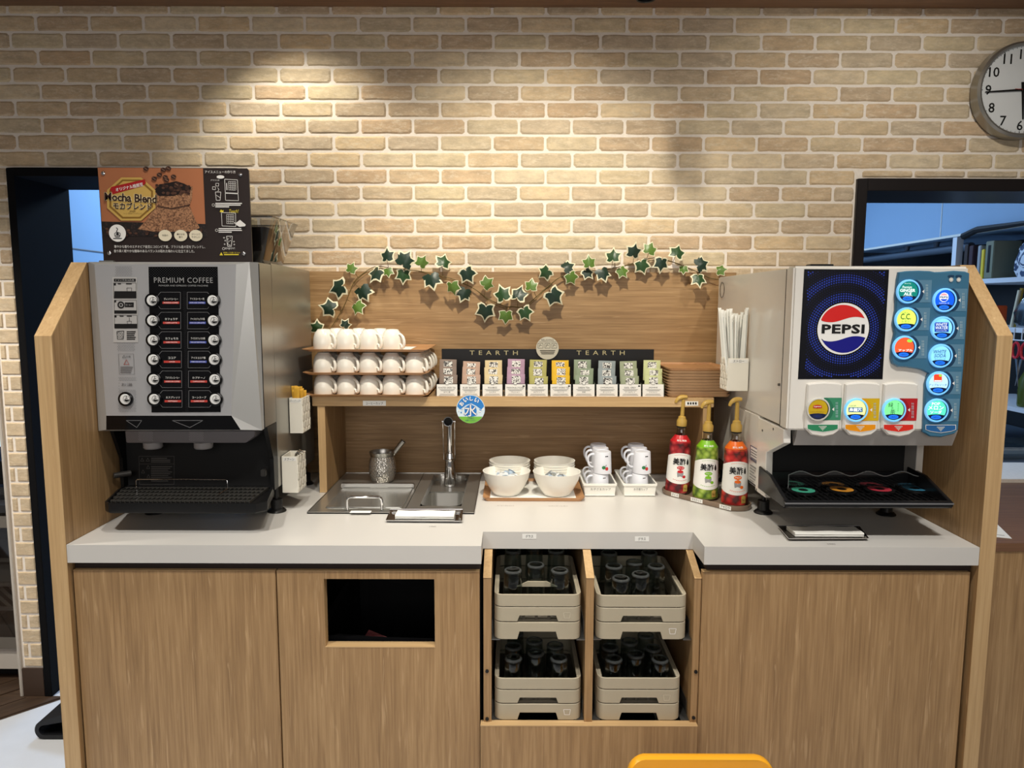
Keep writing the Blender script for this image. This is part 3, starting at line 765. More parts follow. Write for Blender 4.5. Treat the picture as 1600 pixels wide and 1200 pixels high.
# dark recess
rec = MB(); rec.box(cmx0 + .008, cmx1 - .012, 2.052, 2.0645, .957, zhb + .05); rec.build('recess_back', M_MATTBLACK, cm, smooth=0)
for xa, xb in ((cmx1 - .012, cmx1 - .0005), (cmx0 + .0005, cmx0 + .010)):
    MB().prism([(2.0645, .957), (2.0645, zhb), (1.985, zhb), (2.03, 1.05), (2.03, .957)], 'X', xa, xb).build('recess_cheek', M_BLACK, cm, smooth=0)
wl = MB(); Yr = 2.0514
wl.linep([(217, 713), (272, 713), (272, 757), (218, 757), (217, 713)], .5, Yr); wl.linep([(218, 725), (272, 725)], .5, Yr)
for x, y in ((222, 718), (231, 718), (231.5, 729.5), (223.5, 736.5), (232, 744)): wl.linep([(x - 2.6, y + 2.6), (x, y - 2.4), (x + 2.6, y + 2.6), (x - 2.6, y + 2.6)], .6, Yr)
for k in range(3): wl.rectp(236, 715.5 + k * 2.8, 266 - 5 * (k == 0), 716.8 + k * 2.8, Yr)
for k in range(9): wl.rectp(236, 728.5 + k * 2.8, 269 - 3 * (k % 3), 729.7 + k * 2.8, Yr)
wl.flat('warning_label', mat('warning_grey', (92, 90, 88), .5), cm)
# drip tray with slotted grid
zt0, zt1 = .938, .966
tr = MB(); pl = [(P(160, 790, 1.86).x, 1.872), (P(170, 790, 1.86).x, 1.858), (P(400, 790, 1.86).x, 1.858), (P(414, 790, 1.86).x, 1.878), (-.700, 2.045), (-1.135, 2.045), (-1.135, 2.0)]
n = len(pl); cxm = sum(p[0] for p in pl) / n; cym = sum(p[1] for p in pl) / n
sh = lambda p, k, z: (cxm + (p[0] - cxm) * k, cym + (p[1] - cym) * k, z)
tr.loft([[sh(p, .985, zt0) for p in pl], [sh(p, 1, zt0 + .004) for p in pl], [sh(p, 1, zt1) for p in pl], [sh(p, .975, zt1) for p in pl], [sh(p, .965, zt1 - .010) for p in pl]], True, True)
tray = tr.build('drip_tray', M_BLACK, cm, smooth=30)
xa_ = P(160, 790, 1.86).x + .012
gl_ = lambda y: xa_ + (-1.126 - xa_) * min(1, max(0, (y - 1.872) / .128))
gy_ = lambda x: 1.872 + .128 * max(0, (x - xa_) / (-1.126 - xa_))
g = MB()
for k in range(5):
    y = 1.885 + k * .034; g.box(gl_(y), -.712, y, y + .003, zt1 - .004, zt1 + .0008)
for k in range(34):
    x = -1.126 + k * .0125; g.box(x, x + .0022, max(1.880, gy_(x)), 2.03, zt1 - .006, zt1)
g.build('drip_grid', mat('grid_dark_steel', (104, 102, 98), .3, .7), tray, smooth=0)
r = MB(); y = 1.975
p0, p1 = P(214, 772, y), P(356, 772, y); zt = P(280, 749.5, y).z
r.tube([(p0.x, y, zt1), (p0.x, y, zt - .003), (p0.x + .004, y, zt), ((p0.x + p1.x) / 2, y, zt + .001), (p1.x - .004, y, zt), (p1.x, y, zt - .003), (p1.x, y, zt1 + .010), (p1.x - .012, y - .03, zt1 + .002)], .0016, n=8)
r.build('cup_rail', M_CHROME, tray)
k_ = P(182, 742, 2.0); MB().cyl((max(k_.x - .008, -1.139), 1.99, k_.z), (k_.x + .030, 2.02, k_.z), .008, .009, 14).build('side_knob', mat('knob_grey', (70, 68, 66), .3, .5), cm)
k_ = P(412, 738, 2.0); MB().box(k_.x - .008, k_.x + .006, 1.995, 2.01, k_.z - .012, k_.z + .008).build('side_latch', mat('knob_grey', (70, 68, 66), .3, .5), cm, bevel=.002)
def feet(root, pts, ztop):
    for x, y in pts:
        f = MB(); f.lathe([(.0275, .0005), (.0275, .003), (.021, .009), (.017, .010), (.017, .038), (.006, .0385), (.006, ztop - ZC)], c=(x, y, ZC), n=24, cap0=True)
        f.build('foot', M_BLACK, root)
feet(cm, [(-.704, 2.075), (-1.06, 2.055), (-.712, 2.40), (-1.10, 2.40)], .957)
# small hinge plates on the top
b = MB(); b.box(-1.13, -1.09, 1.965, 1.985, cztop, cztop + .004); b.build('hinge_plate', M_CMS, cm, bevel=.001)

# ------------------------------------------------------------------ bean hopper on top
hp = thing('bean_hopper', 'clear plastic hopper with dark coffee beans on top of the coffee machine', 'hopper', (-.73, 2.2, cztop))
zb_, zt_ = cztop + .001, 1.742
bt = rrect(-.82, -.715, 2.06, 2.24, .01, 2); tp = rrect(-.83, -.672, 2.03, 2.27, .012, 2)
hs = MB(); hs.loft([[(x, y, zb_) for x, y in bt], [(x, y, zt_) for x, y in tp]], True, False); hs.build('bin', clear('smoky_clear_plastic', (196, 198, 200), .10), hp)
hs = MB(); hs.tube([(x, y, zt_) for x, y in tp], .0022, n=6, closed=True); hs.build('rim', clear('smoky_clear_plastic', (196, 198, 200), .10), hp)
def lerp2(k, ins=.006): return [(a[0] + (b[0] - a[0]) * k, a[1] + (b[1] - a[1]) * k) for a, b in zip(bt, tp)]
bb = MB()
R = []
for k in (0.03, .3, .6, .78):
    q = lerp2(k); cx = sum(p[0] for p in q) / len(q); cy = sum(p[1] for p in q) / len(q)
    R.append([(cx + (p[0] - cx) * .95 - (.014 if p[0] > cx else 0), cy + (p[1] - cy) * .95, zb_ + (zt_ - zb_) * k + .001) for p in q])
bb.loft(R, True, True)
bb.build('coffee_beans', voro('beans_dark', [(52, 34, 26), (24, 16, 12), (10, 7, 6)], 90), hp, kind='stuff')

# ------------------------------------------------------------------ sign board standing on the machine
YS = 1.975
sg = thing('sign_board', 'printed coffee poster board on top of the coffee machine', 'sign', (-.92, YS, cztop))
c4 = [P(152.4, 261.5, YS), P(386, 263, YS), P(388.5, 266, YS), P(394.3, 407, YS), P(162, 407, YS)]
c4[3].z = c4[4].z = cztop + .001
bd = MB(); bd.loft([[(v.x, YS, v.z) for v in c4], [(v.x, YS + .005, v.z) for v in c4]]); board = bd.build('board', mat('poster_brown_black', (42, 32, 30), .35), sg, smooth=0)
def gradient(name, c0, c1, z0, z1):
    m, N, L, b = newmat(name)
    g = N.new('ShaderNodeNewGeometry'); sx = N.new('ShaderNodeSeparateXYZ'); L.new(g.outputs['Position'], sx.inputs[0])
    mr = N.new('ShaderNodeMapRange'); mr.inputs[1].default_value = z0; mr.inputs[2].default_value = z1; L.new(sx.outputs['Z'], mr.inputs[0])
    mx = N.new('ShaderNodeMix'); mx.data_type = 'RGBA'; mx.inputs['A'].default_value = lin(c0); mx.inputs['B'].default_value = lin(c1)
    L.new(mr.outputs[0], mx.inputs['Factor']); L.new(mx.outputs['Result'], b.inputs['Base Color']); b.inputs['Roughness'].default_value = .35
    return m
Ls = [YS - .0006 * k for k in range(1, 8)]
a = MB(); a.polyp([(152.6, 262), (317, 263), (321, 352), (159, 347)], Ls[0])
a.flat('poster_sky', mat('poster_orange', (176, 112, 76), .35, noise=.25, nscale=5), board)
a = MB(); a.polyp([(159, 346), (321, 350), (325, 370), (160.5, 368)], Ls[1]); a.flat('poster_table', voro('poster_beans', [(70, 50, 44), (36, 26, 24), (24, 18, 17)], 160), board)
# sack of beans
a = MB(); a.polyp([(240, 296), (250, 292), (270, 294), (301, 291), (300, 310), (296, 321), (306, 345), (312, 356), (300, 362), (240, 362), (215, 358), (228, 345), (242, 324), (246, 312)], Ls[2])
def burlap():
    m, N, L, b = newmat('poster_burlap'); tc = N.new('ShaderNodeTexCoord'); v = N.new('ShaderNodeTexNoise'); v.inputs['Scale'].default_value = 260; v.inputs['Detail'].default_value = 2
    L.new(tc.outputs['Object'], v.inputs[0]); r = N.new('ShaderNodeValToRGB'); r.color_ramp.elements[0].position = .35; r.color_ramp.elements[0].color = lin((96, 62, 42)); r.color_ramp.elements[1].position = .65; r.color_ramp.elements[1].color = lin((182, 134, 98))
    L.new(v.outputs['Fac'], r.inputs[0]); L.new(r.outputs[0], b.inputs['Base Color']); b.inputs['Roughness'].default_value = .4
    return m
a.flat('poster_sack', burlap(), board)
a = MB(); a.polyp([(241, 297), (249, 288), (262, 286), (275, 283), (288, 287), (299, 293), (296, 299), (270, 306), (248, 306)], Ls[3], 0)
rr = random.Random(2)
for k in range(46):
    x = 243 + rr.random() * 54; y = 289 + rr.random() * 14
    a.circp(x, y, 2.6, Ls[4] - k * .000010, 1 + k % 2, 8, ry=1.9)
for x, y in ((228, 263.5), (255, 265), (241, 279), (249, 273), (258, 277), (260, 281), (271, 276), (276, 288), (263, 263)):
    a.circp(x, y, 4.3, Ls[5] + .0001 - x * .0000002, 1, 12, ry=3.3); a.linep([(x - 2.6, y - 1.6), (x + 2.4, y + 1.8)], .8, Ls[5], 3)
for k in range(60):
    x = 166 + rr.random() * 150; y = 357 + rr.random() * 12
    if not 214 < x < 312 or y > 362: a.circp(x, y, 2.6, Ls[4] - k * .000008, 1 + k % 2, 7, ry=1.7)
a.linep([(246, 322), (268, 326), (297, 320)], 1.4, Ls[4], 1)
a.flat('poster_beans', [mat('bean_shadow', (28, 18, 16), .4), mat('bean_brown', (62, 40, 32), .35), mat('bean_brown_light', (86, 58, 46), .35), mat('bean_line', (150, 112, 88), .4)], board, kind='stuff')
# golden octagon, ribbon and title
a = MB(); cx, cy, r = 205, 311, 32
oc = lambda k: [(cx + k * 1.12 * math.cos(pi / 8 + pi / 4 * i), cy + k * math.sin(pi / 8 + pi / 4 * i)) for i in range(8)]
a.polyp(oc(36.5), Ls[4], 0); a.polyp(oc(33), Ls[5] + .0004, 1); a.polyp(oc(30), Ls[5], 0)
a.flat('gold_badge', [mat('poster_gold', (206, 170, 92), .3), mat('poster_gold_dark', (140, 104, 44), .3)], board)
a = MB(); a.polyp([(171, 297), (174, 292), (226, 280), (228, 286), (222, 291), (178, 303), (170, 305), (175, 299)], Ls[6]); a.flat('red_ribbon', mat('ribbon_red', (172, 30, 34), .35), board)
t = MB(); t.txtp(202, 292.3, 6, 'オリジナル焙煎豆', YS - .0045, w=44, bold=.02, rot=.20); t.flat('lettering', M_WHITE, board)
for off, bo, mm in ((YS - .0045, .075, mat('title_halo', (232, 214, 168), .4)), (YS - .0050, .022, mat('title_dark', (48, 24, 20), .4))):
    t = MB(); t.txtp(204, 309, 12.5 + bo * 12, 'Mocha Blend', off, w=81 + bo * 14, bold=bo, rot=-.05); t.txtp(207, 322, 10.5 + bo * 12, 'モカブレンド', off, w=60 + bo * 14, bold=bo, rot=-.03); t.flat('lettering', mm, board)
t = MB(); t.txtp(207, 330, 2.4, '珈琲焙煎', YS - .0050, w=9); t.txtp(207, 333.5, 2.2, 'コーヒー豆のスペシャルブレンド', YS - .0050, w=28); t.flat('lettering', mat('title_dark', (48, 24, 20), .4), board)
t = MB(); t.circp(183.5, 364.3, 13.3, Ls[5]); t.flat('round_mark', M_WHITE, board)
t = MB(); Y = YS - .0042
t.linep([(181.5, 355.5), (184, 358), (181.8, 361.5), (184.5, 364.5)], 1.1, Y); t.linep(ell(183.5, 365.8, 4.6, 2.8, 20) + [(188.1, 365.8)], .9, Y); t.circp(183.5, 365.8, 2.4, Y, ry=1.6); t.linep([(179, 368), (181, 370.5), (186, 370.5), (188, 368)], .9, Y)
t.rectp(177, 372, 190.5, 373.2, Y); t.flat('cup_mark', M_BLACKPRINT, board)
a = MB()
for x in (258, 282.4, 306): a.circp(x, 368, 10.4, Ls[5], 0, 20, ry=8.8)
a.flat('flavour_badge', mat('badge_cream', (232, 222, 196), .4), board)
t = MB(); Y = YS - .0042
t.txtp(258, 367.7, 3, '中煎り', Y, w=9); t.txtp(282.4, 366, 3, '華やかな', Y, w=12); t.txtp(282.4, 370.3, 3, '香り', Y, w=6); t.txtp(306, 366, 3, 'クリーンで', Y, w=13); t.txtp(306, 370.3, 3, 'やさしい', Y, w=13); t.flat('lettering', M_BLACKPRINT, board)
t = MB(); Y = YS - .0042
t.txtp(249.5, 385.5, 4.6, '華やかな香りのエチオピア産豆にコロンビア産、ブラジル産の豆をブレンドし、', Y, w=142)
t.txtp(241, 392.3, 4.6, '香り高く軽やかな酸味のあるバランスの取れた味わいに仕立てました。', Y, w=126)
t.txtp(344, 268.6, 4.6, 'アイスメニューの作り方', Y, w=48)
t.circp(344.5, 276.5, 6, Y, ry=2.6); t.txtp(336, 281.5, 2.6, 'グラスに氷', Y, w=14)
# step 1 drawing
t.linep([(351, 280), (371, 281), (372, 302), (352, 301), (351, 280)], .7, Y); t.linep([(352, 302), (372, 303), (372.6, 313.5), (352.4, 313), (352, 302)], .7, Y)
for i in range(5): t.linep([(357, 283.5 + i * 3.3), (368, 284 + i * 3.3)], .5, Y); t.linep([(357 + i * 2.8, 283.5), (357.5 + i * 2.8, 297)], .5, Y)
t.linep([(354, 286), (354.6, 297)], 1.2, Y)
for x, y in ((339.5, 288.5), (334.5, 294)): t.linep([(x - 2.3, y - 2.3), (x + 2.3, y - 2), (x + 2, y + 2.4), (x - 2.4, y + 2), (x - 2.3, y - 2.3)], .6, Y)
t.linep([(340, 293), (342, 296), (340.5, 299)], .6, Y); t.linep([(336.5, 300), (345, 300), (344, 313), (338, 313), (336.5, 300)], .7, Y); t.linep([(338, 305), (344, 309)], .6, Y)
t.ringp(333.3, 320.3, 1.7, 2.2, Y, n=12)
for k in range(3): t.rectp(336.5, 317 + k * 2.7, (378, 376, 358)[k], 318.6 + k * 2.7, Y)
# step 2 drawing
t.linep([(346, 332), (368, 333), (368.5, 354), (347, 353), (346, 332)], .7, Y)
for i in range(5): t.linep([(354, 335 + i * 3.6), (365, 335.4 + i * 3.6)], .5, Y); t.linep([(354 + i * 2.75, 335), (354.3 + i * 2.75, 349.5)], .5, Y)
t.polyp([(365, 347.5), (369, 348), (375, 343.5), (378, 346), (384, 351), (383, 353.5), (374, 354.5), (370, 352)], Y)
t.ringp(338.5, 359.8, 1.7, 2.2, Y, n=12)
for k in range(3): t.rectp(341.5, 356.5 + k * 2.7, (377, 378, 362)[k], 358 + k * 2.7, Y)
t.linep([(354, 369), (363, 369), (361.5, 385), (355.5, 385), (354, 369)], .8, Y)
for k in range(12): t.circp(355.5 + rr.random() * 6, 371 + rr.random() * 12.5, .7, Y, n=6)
for x, y in ((350, 371.5), (352, 376), (351, 381.5), (365.5, 377.5), (366, 382)): t.linep([(x - 1.4, y), (x + 1.4, y)], .6, Y); t.linep([(x, y - 1.4), (x, y + 1.4)], .6, Y)
t.ringp(349.3, 388.5, 1.6, 2.1, Y, n=12); t.txtp(359.5, 388.5, 3.6, 'ENJOY!', Y, w=15)
t.flat('lettering', M_WHITE, board)
t = MB(); t.txtp(365.5, 329.8, 5.2, 'Touch!', Y, w=15, shear=.3); t.polyp([(343.5, 330.5), (345, 327.5), (347.5, 329), (349.5, 328.5), (349, 331.5), (344, 331.5)], Y)
t.polyp([(343, 399), (345.7, 394.2), (348.4, 399)], Y); t.txtp(362, 394.8, 2.6, '熱湯にご注意ください!', Y, w=26); t.rectp(350, 397, 373, 398.6, Y); t.flat('lettering', M_YELLOWP, board)
for x, y in ((162, 271), (376, 272.5), (171.5, 395.5), (381.5, 395.8)):
    c = P(x, y, YS); b = MB(); b.lathe([(.0052, 0), (.0052, .003), (.0030, .0042), (.0002, .0044)], n=14, cap1=True); b.v = [(c.x + p, YS - q, c.z + s) for p, s, q in b.v]; b.build('bolt', M_CHROME, sg)
ft = MB(); ft.box(-1.10, -.75, YS + .005, YS + .045, cztop + .0008, cztop + .0045); ft.build('stand_foot', M_ACRYL, sg, smooth=0)

# ------------------------------------------------------------------ magnetic holders on the machine's side
M_HOLD = mat('holder_white', (234, 230, 218), .4)
def holder(label, xw, y0, y1, z0, z1, depth, sgn, text, ptxt):
    """open-topped box; sgn=+1: hangs on a wall at x=xw facing +X"""
    xa, xb = (xw, xw + depth) if sgn > 0 else (xw - depth, xw)
    t = thing('magnetic_holder', label, 'holder', ((xa + xb) / 2, (y0 + y1) / 2, z0))
    b = MB(); p = [(xa, y0), (xb, y0), (xb, y1), (xa, y1)]
    b.wall(p, z0, z1, .0025); b.box(xa + .0005, xb - .0005, y0 + .0005, y1 - .0005, z0, z0 + .003)
    o = b.build('box', M_HOLD, t, bevel=.0008, seg=1)
    q = MB()     # honeycomb relief on the outer side
    xs = xb if sgn > 0 else xa
    hs = (y1 - y0) / 3.0; r = hs / 1.75
    for i in range(-1, 4):
        for j in range(-1, 14):
            cy = y0 + (i + .5 + (.5 if j % 2 else 0)) * hs; cz = z0 + j * r * 1.5
            h = [(cy + r * .94 * math.sin(pi / 3 * k), cz + r * .94 * math.cos(pi / 3 * k)) for k in range(6)]
            h = [(min(max(a, y0 + .001), y1 - .001), min(max(c, z0 + .001), z1 - .001)) for a, c in h]
            if max(a for a, c in h) - min(a for a, c in h) < .003 or max(c for a, c in h) - min(c for a, c in h) < .003: continue
            ca = sum(a for a, c in h) / 6; cc = sum(c for a, c in h) / 6
            q.loft([[(xs, a, c) for a, c in h], [(xs + sgn * .0016, ca + (a - ca) * .72, cc + (c - cc) * .72) for a, c in h]], False, True)
    q.build('honeycomb_relief', M_HOLD, t, smooth=0, kind='stuff')
    l = MB(); l.box(xa + .004, xb - .004, y0 - .0004, y0, z1 - .014, z1 - .003); l.flat('label_sticker', M_PAPER, t)
    w = MB(); w.txt(((xa + xb) / 2, y0 - .0008, z1 - .0085), (1, 0, 0), (0, 0, 1), text, .0075, ptxt); w.flat('lettering', M_BLACKPRINT, t)
    return xa, xb
a = P(441, 677, 2.16); b_ = P(474, 622, 2.16)
ya = 2.18
z0, z1 = P(441, 677, ya).z, P(441, 622, ya).z
xa, xb = holder('white honeycomb holder of yellow sticks on the machine side', cmx1 + .0022, ya, ya + .085, z0, z1, P(472, 640, ya).x - cmx1 - .0022, 1, 'スティックシュガー', .036)
SX = (xa, xb, ya, z1)
rs = random.Random(5)
M_STICK = mat('stick_yellow', (222, 172, 58), .5, noise=.12, nscale=80)
for k in range(14):
    x = xa + .006 + (xb - xa - .012) * rs.random(); y = ya + .010 + .060 * ((k * 5) % 14) / 14
    lean = (rs.random() - .5) * .012; ty = (rs.random() - .5) * .012
    top = z1 + .016 + rs.random() * .020
    w = .0042
    m = MB(); m.loft([[(x - w, y - .0012, z1 - .06), (x + w, y - .0012, z1 - .06), (x + w, y + .0012, z1 - .06), (x - w, y + .0012, z1 - .06)],
                      [(x - w + lean, y - .0020 + ty, top - .004), (x + w + lean, y - .0020 + ty, top - .004), (x + w + lean, y + .002 + ty, top - .004), (x - w + lean, y + .002 + ty, top - .004)],
                      [(x - w + lean, y - .0005 + ty, top), (x + w + lean, y - .0005 + ty, top), (x + w + lean, y + .0005 + ty, top), (x - w + lean, y + .0005 + ty, top)]])
    tag(m.build('sugar_stick', M_STICK, smooth=0), 'slim yellow paper stick standing in the upper white honeycomb holder', 'stick', 'yellow sticks in the upper holder')
yb = 2.09
z0, z1 = P(430, 770, yb).z, P(430, 713, yb).z
xa, xb = holder('white honeycomb holder of spoons low on the machine side', cmx1 + .0022, yb, yb + .085, z0, z1, P(465, 740, yb).x - cmx1 - .0022, 1, 'スプーン', .030)
for k, (dx, dy) in enumerate(((.030, .02), (.036, .035), (.026, .05))):
    x, y = xa + dx, yb + dy
    m = MB(); m.tube([(x, y, z0 + .012), (x + .004, y, z1 - .012), (x + .007, y + .002, z1 + .002), (x + .014, y + .003, z1 + .007), (x + .021, y + .003, z1 + .004)], [.0022, .0022, .004, .0065, .003], n=8, flat=.55)
    tag(m.build('spoon', M_CHROME), 'steel spoon standing in the lower white honeycomb holder', 'spoon', 'spoons in the lower holder')
# ================================================================== SODA DISPENSER
YP = 1.843
dx0, dx1, dzt = .7225, 1.171, 1.599
M_DW = mat('dispenser_ivory', (226, 222, 214), .22, coat=.25)
M_DG = mat('dispenser_lip_grey', (168, 164, 160), .35)
M_DB = mat('dispenser_teal_blue', (62, 112, 142), .25, coat=.3)
sd = thing('soda_dispenser', 'white soda dispenser with a round logo poster and lit round drink buttons', 'drink dispenser', (.95, 2.2, ZC))
def q(x, y): return (1180 + x * .25, 400 + y * .25)
def Q(pts): return [q(x, y) for x, y in pts]
zfb = P(1243, 672.5, YP).z
h = MB(); h.box(dx0 + .004, dx1 - .004, YP + .055, 2.527, zfb + .004, dzt - .004); h.box(dx0 + .002, dx1 - .002, 2.062, 2.527, .965, zfb + .004)
h.build('housing', M_DW, sd, bevel=.003)
face = MB().box(dx0, dx1, YP, YP + .052, zfb, dzt).build('door', M_DW, sd, bevel=.005, seg=3)
MB().box(dx0 + .001, dx0 + .003, YP + .0525, YP + .0548, zfb + .002, dzt - .006).build('door_seam', M_BLACK, sd, smooth=0)
MB().box(dx0 + .05, dx0 + .11, YP + .02, YP + .05, dzt + .0003, dzt + .006).build('top_hinge', M_BLACK, sd, bevel=.001)
# poster
p = MB(); p.polyp([(1256.7, 420.5), (1389.3, 421.3), (1379, 592.5), (1246.8, 592.5)], YP - .0008)
po = p.flat('poster', mat('poster_night', (6, 7, 16), .3), face)
pc = P(1317.5, 513.8, YP - .0012); dt = MB()
pmx0, pmx1 = P(1258, 500, YP).x, P(1378, 500, YP).x; pmz0, pmz1 = P(1300, 590, YP).z, P(1300, 422, YP).z
for ring in range(10, 34):
    r = ring * .0060; n = int(2 * pi * r / .0064)
    ph = .5 * (1 + math.sin(ring * .80 - 9.2))
    for k in range(n):
        a = 2 * pi * (k + .5 * (ring % 2)) / n
        x = pc.x + r * math.cos(a); z = pc.z + r * math.sin(a)
        sl = (pc.z - z) * .012 / .16
        if pmx0 + .004 - (z - pc.z) * .02 < x < pmx1 + .002 and pmz0 + .003 < z < pmz1 - .003 and r > .067:
            s_ = .0009 + .0015 * ph
            dt.poly([(x + s_ * math.cos(pi / 3 * j), YP - .0011, z + s_ * math.sin(pi / 3 * j)) for j in range(6)], 0 if ph > .42 else 1)
dt.flat('dot_pattern', [mat('poster_blue', (40, 62, 168), .3), mat('poster_blue_dim', (30, 38, 92), .3)], po, kind='stuff')
lg = MB(); CX, CY = 1317.5, 513.8
lg.circp(CX, CY, 40.3, YP - .0014, 0, 48)
def wavy(r, top):
    """red upper / blue lower field of the round emblem, bounded by a gentle S wave"""
    pts = []
    if top:
        ys = lambda x: -14.5 + 4.2 * -math.sin((x) / 33 * 2.6)
        xs = [-33.3 + 66.6 * k / 20 for k in range(21)]
        arc = [(r * math.cos(t), r * math.sin(t)) for t in [math.radians(-(180 - 23.5) + (180 - 23.5 - 28) * k / 24) for k in range(25)]]
        arc = [(r * math.cos(t), -r * math.sin(t)) for t in [math.radians(158 - (158 - 24) * k / 28) for k in range(29)]]
        return [(CX + x, CY + y) for x, y in arc] + [(CX + x, CY + ys(x)) for x in xs[::-1] if abs(x) < 33.5]
    ys = lambda x: 15.5 + 4.2 * -math.sin((x) / 33 * 2.6)
    arc = [(r * math.cos(t), r * math.sin(t)) for t in [math.radians(22 + (156 - 22) * k / 28) for k in range(29)]]
    xs = [-33.3 + 66.6 * k / 20 for k in range(21)]
    return [(CX + x, CY + y) for x, y in arc] + [(CX + x, CY + ys(x)) for x in xs if abs(x) < 33.5]
lg.polyp(wavy(37.4, True), YP - .0018, 1); lg.polyp(wavy(37.4, False), YP - .0018, 2)
lg.flat('round_emblem', [M_WHITE, mat('emblem_red', (214, 36, 34), .35), mat('emblem_blue', (22, 22, 130), .35)], po)
t = MB(); t.txtp(1317.5, 514, 14.6, 'PEPSI', YP - .0022, w=67, bold=.035, space=1.06); t.flat('lettering', M_BLACKPRINT, po)

# teal control panel
out = [(886, 102), (935, 95), (1010, 92), (1080, 95), (1110, 101), (1150, 100), (1230, 93), (1300, 98), (1328, 108), (1328, 150), (1296, 640), (1258, 1082), (1235, 1108), (1150, 1130), (1080, 1125), (1038, 1098), (1046, 930), (1050, 800), (1064, 752), (1072, 732), (1020, 708), (930, 694), (882, 692), (848, 672), (838, 640), (843, 560), (862, 480), (850, 420), (866, 340), (868, 250), (876, 150)]
pl = Q(out); pn = MB()
A = [P(x, y, YP) for x, y in pl]; cxm = sum(v.x for v in A) / len(A); czm = sum(v.z for v in A) / len(A)
def ins(v, d):  # local inset toward polygon inside by neighbours
    return v
R0 = [(v.x, YP + .001, v.z) for v in A]; R1 = [(v.x, YP - .006, v.z) for v in A]
def inset_poly(pts, d):
    n = len(pts); o = []
    for i in range(n):
        a, b, c = Vector(pts[i - 1]), Vector(pts[i]), Vector(pts[(i + 1) % n])
        e1 = (b - a).normalized(); e2 = (c - b).normalized(); nn = Vector((e1.y + e2.y, -(e1.x + e2.x)))
        nn = nn.normalized() if nn.length > 1e-6 else Vector((0, 0))
        o.append(b + nn * d)
    return o
ar = sum(A[i - 1].x * A[i].z - A[i].x * A[i - 1].z for i in range(len(A)))
I = inset_poly([(v.x, v.z) for v in A], .003 * (1 if ar < 0 else -1))
pn.loft([R0, R1, [(v.x, YP - .010, v.y) for v in I]], False, True)
panel = pn.build('control_panel', M_DB, sd, smooth=25)
YPB = YP - .0105
# white pods for the three teas
M_LBL = {'teal': mat('tab_teal', (92, 134, 160), .35), 'green': mat('tab_green', (62, 140, 104), .35), 'yellow': mat('tab_yellow', (214, 176, 28), .35), 'red': mat('tab_red', (186, 36, 40), .35)}
M_FLAP = {'green': mat('flap_green', (46, 134, 92), .35), 'orange': mat('flap_orange', (236, 150, 16), .35), 'red': mat('flap_red', (222, 48, 34), .35), 'blue': mat('flap_blue', (40, 100, 160), .35)}
M_SHADE = {'green': mat('tab_green_dark', (44, 116, 86), .35), 'yellow': mat('tab_yellow_dark', (226, 160, 20), .35), 'red': mat('tab_red_dark', (160, 24, 34), .35), 'teal': mat('tab_teal_dark', (30, 62, 92), .35)}
def tabs(owner, cx, cy, key, w, Y, base_y=None):
    """label tab with an arrowhead at the right of a button"""
    a = MB(); x0 = cx + 12
    a.polyp([(x0 + 2, cy - 18), (x0 + w, cy - 18), (x0 + w - 2.2, cy + 17), (x0 - 2, cy + 17)], Y, 0)
    arc = [(cx + 21.5 * math.cos(t) + 1, cy + 21.5 * math.sin(t)) for t in [math.radians(-58 + 116 * k / 12) for k in range(13)]]
    a.polyp([(cx + 8, cy + 17.5), (cx + 10, cy - 18)] + [(min(x + 2.5, x0 + w), max(min(y, cy + 17), cy - 18)) for x, y in arc], Y - .0003, 1)
    a.polyp([(cx + 22.5, cy), (cx + 26, cy - 3), (cx + 25.8, cy + 3)], Y - .0006, 2)
    for j in range(2):
        for k in range(6): a.rectp(cx + 28.5 + j * 2.2, cy - 11 + k * 4, cx + 29.4 + j * 2.2, cy - 8.4 + k * 4 + (k % 2), Y - .0005, 3)
    a.flat('label_tab', [M_LBL[key], M_SHADE[key], M_WHITE, mat('tab_print', (168, 190, 198), .5)], owner)
def lit(name, col, e): return mat(name, col, .4, emit=e)
M_RING = lit('ring_light', (116, 190, 244), .62)
M_RIM_OFF = mat('ring_unlit', (206, 204, 196), .3)
def button(cx, cy, key, colour, words_, Y, on=True, tabw=26, extra=None):
    c = P(cx, cy, Y); r = (P(cx + 18.6, cy, Y) - c).length
    b = MB(); b.lathe([(r, 0), (r, .004), (r * .955, .006), (r * .86, .0062), (r * .85, .0050)], n=36)
    b.v = [(c.x + x, Y - z, c.z + y) for x, y, z in b.v]
    o = b.build('drink_button', M_RING if on else M_RIM_OFF, sd)
    tabs(o, cx, cy, key, tabw, Y)
    Yd = Y - .0052
    f = MB(); f.circp(cx, cy, 15.9, Yd, 0, 36)
    f.flat('button_face', colour, o)
    f = MB(); a0 = math.asin(8.0 / 15.6)
    f.polyp([(cx + 15.6 * math.cos(a), cy + 15.6 * math.sin(a)) for a in [a0 + (pi - 2 * a0) * k / 16 for k in range(17)]] + [(cx - 7, cy + 6.8), (cx, cy + 6.3), (cx + 7, cy + 6.8)], Yd - .0004, 0)
    f.polyp(ell(cx, cy + 11, 8, 3.4, 20), Yd - .0008, 1)
    f.flat('price_band', [mat('band_navy', (16, 30, 72), .3), lit('band_glow', (26, 110, 230), .55) if on else mat('band_off', (40, 48, 80), .3)], o)
    t = MB(); t.txtp(cx, cy + 11, 3, 'つめたい', Yd - .0012, w=10, mi=0)
    mats_ = [mat('cold_print', (20, 60, 150), .4)]
    for wd in words_:
        s, x, y, hh, ww, m_ = wd[:6]; kw = wd[6] if len(wd) > 6 else {}
        if m_ not in mats_: mats_.append(m_)
        t.txtp(cx + x, cy + y, hh, s, Yd - .0012, w=ww, mi=mats_.index(m_), **kw)
    if extra: extra(o, cx, cy, Yd - .0008)
    t.flat('lettering', mats_, o)
